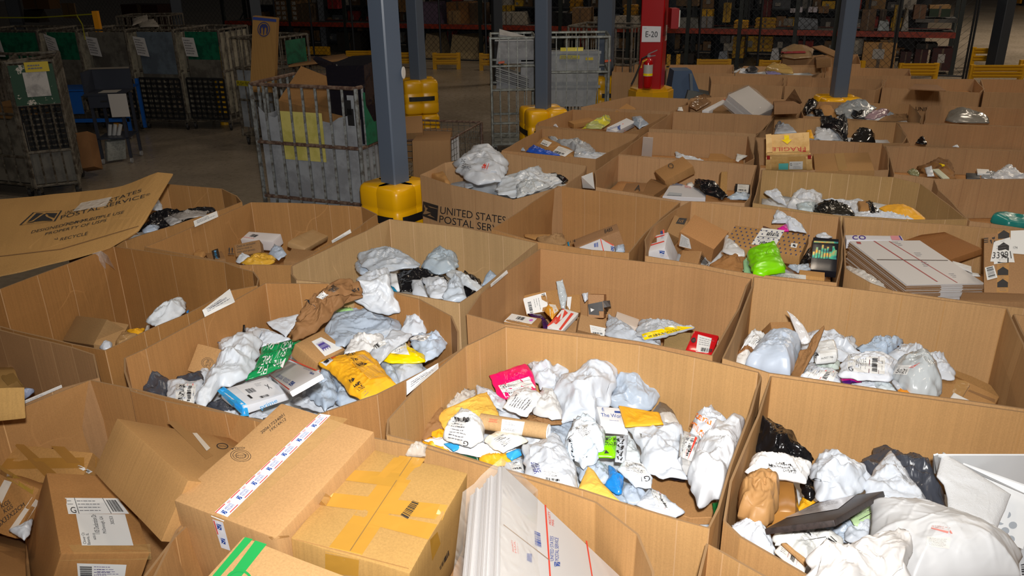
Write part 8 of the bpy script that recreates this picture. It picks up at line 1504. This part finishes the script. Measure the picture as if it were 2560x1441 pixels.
# ================================================================ fence, yellow rails, racking with stored goods
p0, p1 = np.array(bp(700, 142, 0)[:2]), np.array(bp(2410, 200, 0)[:2]); fe_ = (p1-p0)/np.linalg.norm(p1-p0); fb_ = np.array([-fe_[1], fe_[0]]); 
def RK(x, y, back=0.0):
    n = np.array([fb_[0], fb_[1], 0]); return np.array(onpl(x, y, np.array([*(p0+fb_*back), 0]), n))
U_ = lambda P: float((P[:2]-p0)@fe_)
def W3(u, b, z): q = p0+fe_*u+fb_*b; return np.array([q[0], q[1], z])
def rbox(u0, u1, b0, b1, z0, z1, M=None, m=0): M = M or MB(); return M.hexa([W3(u0, b0, z0), W3(u1, b0, z0), W3(u1, b1, z0), W3(u0, b1, z0), W3(u0, b0, z1), W3(u1, b0, z1), W3(u1, b1, z1), W3(u0, b1, z1)], m)
FN = plain('171b22', .5); fr = empty('chain_link_fence', W3(0, 0, 0), 'dark chain link fence across the back in front of the racking', 'fence')
uL, uR = -9.0, U_(RK(2418, 150)); 
for x, y in ((778, 60), (884, 100), (1099, 60), (1214, 60), (1749, 80), (1900, 80), (2242, 80), (2440, 60), (2425, 100), (690, 60)): u = U_(RK(x, y)); MB().tube([W3(u, 0, 0), W3(u, 0, 3.4)], .028, 6).build('fence_post', FN, fr)
for z in (.08, 3.3): MB().tube([W3(uL, 0, z), W3(uR, 0, z)], .02, 5).build('fence_rail', FN, fr)
M = MB(); st = .16; H_ = 2.6
k = uL
while k < uR:
    for sg in (1, -1):
        a, b2 = k, k+sg*H_; 
        z0_, z1_ = .08, .08+H_
        if b2 > uR: z1_ = .08+(uR-a); b2 = uR
        if b2 < uL: z1_ = .08+(a-uL); b2 = uL
        if z1_ > .2: A, B_ = W3(a, 0, z0_), W3(b2, 0, z1_); t_ = np.array([0, 0, .009]); M.add([A, B_, B_+t_, A+t_], [(0, 1, 2, 3)])
    k += st
o = M.build('link_mesh', plain('1c2026', .6), fr); o['kind'] = 'stuff'
for x0, y0, x1, y1, lb in [(771, 125, 822, 142, 'first from the left, behind the wire basket'), (872, 127, 926, 158, 'left of the nearest column'), (990, 130, 1030, 170, 'half hidden by the column with tall yellow guard'), (1088, 132, 1147, 173, 'alone right of the tall yellow guard'), (1204, 133, 1262, 176, 'behind the left edge of the galvanised cage'), (1670, 136, 1694, 172, 'just right of the red column'), (1745, 148, 1820, 186, 'left behind the blue hopper bins'), (1900, 150, 1968, 190, 'right of the dark column, below the red banded sack'), (2140, 152, 2152, 195, 'narrow post between far bins'), (2248, 158, 2335, 200, 'left of the fence corner'), (2424, 162, 2548, 206, 'near the right edge in front'), (2426, 118, 2482, 168, 'right, behind the front right one'), (2560-12, 150, 2600, 190, 'at the extreme right')]:
    A, B_ = bp(x0, y1, 0), bp(x1, y1, 0); e = (B_-A)[:2]; L = np.linalg.norm(e); e = e/L; b = np.array([-e[1], e[0]]); h = min(.75, max(.3, zat(A, y0))); rt_2 = empty('guard_rail', A, 'yellow steel guard rail '+lb, 'guard rail', 'yellow guard rails')
    for q in (A[:2], B_[:2]): MB().hexa([np.array([*(q+e*s1*.05+b*s2*.05), z]) for z in (0, h) for s1, s2 in ((-1, -1), (1, -1), (1, 1), (-1, 1))]).build('rail_post', YG2, rt_2)
    if L > .3:
        for zc in (h*.82, h*.45):
            M = MB()
            for dz, o2 in ((-.07, 0), (-.035, -.03), (0, 0), (.035, -.03)): M.hexa([np.array([*(q+b*(o2-.03+s)), z]) for z in (zc+dz, zc+dz+.035) for q, s in ((A[:2], -.01), (B_[:2], -.01), (B_[:2], .02), (A[:2], .02))])
            M.build('rail_beam', YG2, rt_2)
ORB = speck('8c2c14', '6e2412', 10, .5); RKU = plain('18201f', .5); rk = empty('pallet_racking', W3(0, .8, 0), 'long pallet racking with orange beams behind the fence', 'racking')
ups = [U_(RK(x, 60, .8)) for x in (560, 725, 862, 1028, 1200, 1400, 1570, 1720, 1850, 1990, 2090, 2245, 2400)]
for u in ups:
    for b in (.8, 1.9): rbox(u-.05, u+.05, b, b+.08, 0, 3.6).build('upright', RKU, rk)
    MB().tube([W3(u, .84, .3), W3(u, 1.9, 1.2)], .02, 4).build('brace', RKU, rk)
zb = .93
for a, b in zip(ups, ups[1:]):
    for z in (zb, 2.35):
        rbox(a+.05, b-.05, .78, .84, z-.07, z+.06).build('beam', ORB, rk); rbox(a+.05, b-.05, 1.88, 1.94, z-.07, z+.06).build('beam', ORB, rk); rbox(a+.05, b-.05, .85, 1.88, z+.02, z+.05).build('wire_deck', plain('4a4a4a', .5), rk)
# stored goods: (pixels x0,y0,x1,y1 of the front), distance behind the fence, depth
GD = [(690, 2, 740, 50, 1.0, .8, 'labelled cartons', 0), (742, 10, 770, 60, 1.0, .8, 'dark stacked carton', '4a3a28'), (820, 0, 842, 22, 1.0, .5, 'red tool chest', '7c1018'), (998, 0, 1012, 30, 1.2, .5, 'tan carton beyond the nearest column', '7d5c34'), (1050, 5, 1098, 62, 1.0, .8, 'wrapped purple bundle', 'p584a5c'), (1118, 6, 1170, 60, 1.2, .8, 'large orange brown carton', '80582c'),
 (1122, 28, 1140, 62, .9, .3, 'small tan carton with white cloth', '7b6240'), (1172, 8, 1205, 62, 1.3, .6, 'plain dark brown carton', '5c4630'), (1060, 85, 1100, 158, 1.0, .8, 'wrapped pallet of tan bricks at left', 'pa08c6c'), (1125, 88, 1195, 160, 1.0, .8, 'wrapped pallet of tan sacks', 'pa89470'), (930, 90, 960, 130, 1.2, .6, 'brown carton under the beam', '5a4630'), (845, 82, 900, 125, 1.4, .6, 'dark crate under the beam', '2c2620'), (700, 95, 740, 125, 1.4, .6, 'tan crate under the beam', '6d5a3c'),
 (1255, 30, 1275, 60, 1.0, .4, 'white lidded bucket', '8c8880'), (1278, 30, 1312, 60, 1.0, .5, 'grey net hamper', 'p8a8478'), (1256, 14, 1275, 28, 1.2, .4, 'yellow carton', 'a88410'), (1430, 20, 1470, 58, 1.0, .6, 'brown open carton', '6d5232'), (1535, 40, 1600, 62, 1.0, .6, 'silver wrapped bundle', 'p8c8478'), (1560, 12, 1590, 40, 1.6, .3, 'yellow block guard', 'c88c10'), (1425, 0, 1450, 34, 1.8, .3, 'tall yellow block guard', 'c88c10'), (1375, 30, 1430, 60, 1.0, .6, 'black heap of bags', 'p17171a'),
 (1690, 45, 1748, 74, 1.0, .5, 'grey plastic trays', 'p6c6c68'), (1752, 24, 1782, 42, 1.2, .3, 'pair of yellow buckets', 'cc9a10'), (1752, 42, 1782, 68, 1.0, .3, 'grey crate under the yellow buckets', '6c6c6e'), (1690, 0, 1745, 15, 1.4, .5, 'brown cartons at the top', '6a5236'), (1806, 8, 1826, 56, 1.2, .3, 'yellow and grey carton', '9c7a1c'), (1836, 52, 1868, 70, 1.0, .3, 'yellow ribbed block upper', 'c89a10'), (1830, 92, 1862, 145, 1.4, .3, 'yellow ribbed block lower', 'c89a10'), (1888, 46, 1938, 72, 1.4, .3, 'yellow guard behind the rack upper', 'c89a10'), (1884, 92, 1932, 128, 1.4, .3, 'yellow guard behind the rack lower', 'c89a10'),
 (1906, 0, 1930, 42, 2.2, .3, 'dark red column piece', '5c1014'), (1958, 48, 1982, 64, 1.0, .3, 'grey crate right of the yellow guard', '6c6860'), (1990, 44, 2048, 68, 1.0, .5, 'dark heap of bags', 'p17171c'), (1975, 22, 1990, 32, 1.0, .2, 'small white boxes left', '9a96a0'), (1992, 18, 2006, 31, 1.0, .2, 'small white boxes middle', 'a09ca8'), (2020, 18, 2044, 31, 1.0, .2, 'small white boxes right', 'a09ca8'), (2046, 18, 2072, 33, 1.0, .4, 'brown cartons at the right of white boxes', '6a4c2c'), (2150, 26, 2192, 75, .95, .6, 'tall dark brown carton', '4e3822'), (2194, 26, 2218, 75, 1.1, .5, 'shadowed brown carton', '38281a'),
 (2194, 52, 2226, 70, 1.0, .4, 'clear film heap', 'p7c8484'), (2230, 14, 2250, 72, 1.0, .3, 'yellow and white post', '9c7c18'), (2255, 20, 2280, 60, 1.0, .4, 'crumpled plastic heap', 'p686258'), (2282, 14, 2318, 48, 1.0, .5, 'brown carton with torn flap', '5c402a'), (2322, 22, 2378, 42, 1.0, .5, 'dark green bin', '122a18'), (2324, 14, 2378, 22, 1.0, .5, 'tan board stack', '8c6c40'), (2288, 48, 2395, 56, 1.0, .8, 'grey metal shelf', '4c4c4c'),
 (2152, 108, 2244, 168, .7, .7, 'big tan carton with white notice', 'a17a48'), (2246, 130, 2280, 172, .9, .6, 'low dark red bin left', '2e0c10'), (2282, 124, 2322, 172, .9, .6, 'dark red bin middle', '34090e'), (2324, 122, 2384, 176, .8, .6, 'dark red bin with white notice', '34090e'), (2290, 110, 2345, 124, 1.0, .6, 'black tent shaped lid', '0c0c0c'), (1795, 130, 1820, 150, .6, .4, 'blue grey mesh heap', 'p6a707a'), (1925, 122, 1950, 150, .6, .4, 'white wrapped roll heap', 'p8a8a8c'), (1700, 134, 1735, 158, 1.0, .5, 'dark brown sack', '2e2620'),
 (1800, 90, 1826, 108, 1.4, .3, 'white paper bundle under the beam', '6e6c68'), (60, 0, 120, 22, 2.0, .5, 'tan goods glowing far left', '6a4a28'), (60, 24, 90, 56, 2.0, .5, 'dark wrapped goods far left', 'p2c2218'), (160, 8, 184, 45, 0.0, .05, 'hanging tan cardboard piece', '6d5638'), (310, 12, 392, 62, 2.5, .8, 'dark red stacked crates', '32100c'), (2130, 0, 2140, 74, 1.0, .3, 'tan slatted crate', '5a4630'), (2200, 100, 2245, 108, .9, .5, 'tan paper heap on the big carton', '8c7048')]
seen = {}
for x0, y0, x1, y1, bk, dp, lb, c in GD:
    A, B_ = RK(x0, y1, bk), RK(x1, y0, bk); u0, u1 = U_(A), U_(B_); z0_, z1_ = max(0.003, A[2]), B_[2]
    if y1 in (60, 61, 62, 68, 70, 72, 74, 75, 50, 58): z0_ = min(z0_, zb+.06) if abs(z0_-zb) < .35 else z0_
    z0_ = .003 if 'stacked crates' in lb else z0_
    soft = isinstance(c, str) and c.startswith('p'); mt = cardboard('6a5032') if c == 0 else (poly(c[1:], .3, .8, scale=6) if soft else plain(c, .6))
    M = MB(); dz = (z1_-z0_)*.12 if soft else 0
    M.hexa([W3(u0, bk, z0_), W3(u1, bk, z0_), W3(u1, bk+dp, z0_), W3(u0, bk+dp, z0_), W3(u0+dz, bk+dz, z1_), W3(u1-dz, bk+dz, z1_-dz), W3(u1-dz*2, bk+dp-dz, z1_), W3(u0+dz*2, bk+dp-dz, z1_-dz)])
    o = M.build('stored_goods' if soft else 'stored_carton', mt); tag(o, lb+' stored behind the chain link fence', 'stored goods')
    if 'yellow' in lb and 'block' in lb or 'guard behind' in lb:
        for k in range(3): z = z0_+(z1_-z0_)*(k+.5)/3; rbox(u0-.02, u1+.02, bk-.02, bk+dp, z-.02, z+.02).build('rib', plain('a8780c'), o)
    if not soft and c != 0: rbox(u0+(u1-u0)*.45, u0+(u1-u0)*.55, bk-.004, bk, z0_, z1_).build('front_strip', plain('5a4a38', .4), o)
    if c == 0:
        for i in range(4):
            for j in range(4): rbox(u0+(u1-u0)*(.08+i*.24), u0+(u1-u0)*(.24+i*.24), bk-.006, bk, z0_+(z1_-z0_)*(.08+j*.24), z0_+(z1_-z0_)*(.24+j*.24)).build('carton_label', plain('8f8a84'), o)
    if 'white notice' in lb: rbox(u0+(u1-u0)*.3, u0+(u1-u0)*.65, bk-.006, bk, z0_+(z1_-z0_)*.35, z0_+(z1_-z0_)*.75).build('white_notice', plain('9c9a98'), o)
# added shelving row and filler cartons; dark solid backs hide the lit floor beyond
sh2 = empty('added_shelving', W3(0, 3.4, 0), 'dark steel shelving with solid back panels behind the orange racking', 'shelving'); u0_, u1_ = ups[0]-1, ups[-1]-.4; SD = plain('23262a', .6); nb_ = 14
for k in range(nb_): a, b = u0_+(u1_-u0_)*k/nb_, u0_+(u1_-u0_)*(k+1)/nb_; rbox(a+.02, b-.02, 4.2, 4.22, .1, 3.3).build('dark_backing', SD, sh2); rbox(a-.03, a+.03, 3.4, 4.22, 0, 3.4).build('upright', SD, sh2); [rbox(a+.03, b-.03, 3.42, 4.2, z, z+.04).build('shelf', SD, sh2) for z in (.1, .7, 1.3, 1.9, 2.5)]
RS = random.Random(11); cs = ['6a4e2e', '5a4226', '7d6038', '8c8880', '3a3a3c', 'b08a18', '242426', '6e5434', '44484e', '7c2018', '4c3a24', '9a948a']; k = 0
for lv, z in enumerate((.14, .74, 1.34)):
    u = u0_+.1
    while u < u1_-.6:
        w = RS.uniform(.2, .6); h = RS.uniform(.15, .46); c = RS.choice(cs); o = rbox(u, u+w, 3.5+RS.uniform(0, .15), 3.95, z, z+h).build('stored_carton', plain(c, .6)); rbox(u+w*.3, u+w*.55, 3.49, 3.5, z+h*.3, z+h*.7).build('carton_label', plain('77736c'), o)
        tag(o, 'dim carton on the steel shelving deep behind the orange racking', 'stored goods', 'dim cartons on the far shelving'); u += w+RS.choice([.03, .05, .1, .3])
# folding step ladder under the rack, yellow barrier post and tape on the left
A = RK(1705, 92, 1.2); B_ = RK(1690, 158, 1.2); C2_ = RK(1740, 160, 1.2); lad = empty('step_ladder', B_, 'black folding step ladder under the racking beam', 'ladder')
for q in (B_, B_+(.25, 0, 0), C2_, C2_-(.25, 0, 0)): MB().tube([A+(.1, 0, 0), q], .02, 5).build('ladder_rail', BLKS, lad)
for t in (.3, .5, .7): q = A*(1-t)+B_*t; MB().box(q[0], q[1]-.05, q[2], q[0]+.3, q[1]+.1, q[2]+.03).build('ladder_step', BLKS, lad)
A = np.array(bp(236, 66, 1.8)); zt = zat(A, 28); o = MB().obox((A[0], A[1], 0), (.09, 0, 0), (0, .09, 0), (0, 0, zt)).build('barrier_post', plain('d08a0a')); tag(o, 'orange yellow barrier post behind the left row of cages', 'post')
T0 = np.array([A[0], A[1], zt-.05]); T1_ = np.array(bpy_(-40, 44, A[1]+1)); o = MB().tube([T0, T0*.5+T1_*.5+(0, 0, -.03), T1_], .014, 4).build('barrier_tape', plain('8c8a10')); tag(o, 'thin yellow barrier tape tied to the orange yellow post', 'tape')
o = MB().tube([np.array(bpy_(190, 38, A[1]))+(0, .02, 0), np.array(bpy_(206, 62, A[1]-.3)), np.array(bpy_(213, 98, 14.2))], .012, 4).build('barrier_tape', plain('8c8a10')); tag(o, 'hanging end of the yellow barrier tape over a cage', 'tape')
A = np.array(bpy_(542, 158, 15.5)); o = MB().lathe((A[0], A[1], 0), [(.09, 0), (.09, zat(A, 118)), (.001, zat(A, 118))], 16).build('yellow_bollard', YG2); tag(o, 'yellow bollard seen through the cages left of the upright carton', 'bollard')
# parked yellow lift truck part at the far right top
A = np.array(bp(2548, 14, 0)); o = MB().box(A[0], A[1], .1, A[0]+1.6, A[1]+1.0, .8).build('yellow_truck', plain('a8740c')); tag(o, 'yellow warehouse truck part at the top right corner', 'truck'); MB().box(A[0]+.1, A[1]-.05, 0, A[0]+.5, A[1]+.2, .3).build('wheel', BLKS, o)
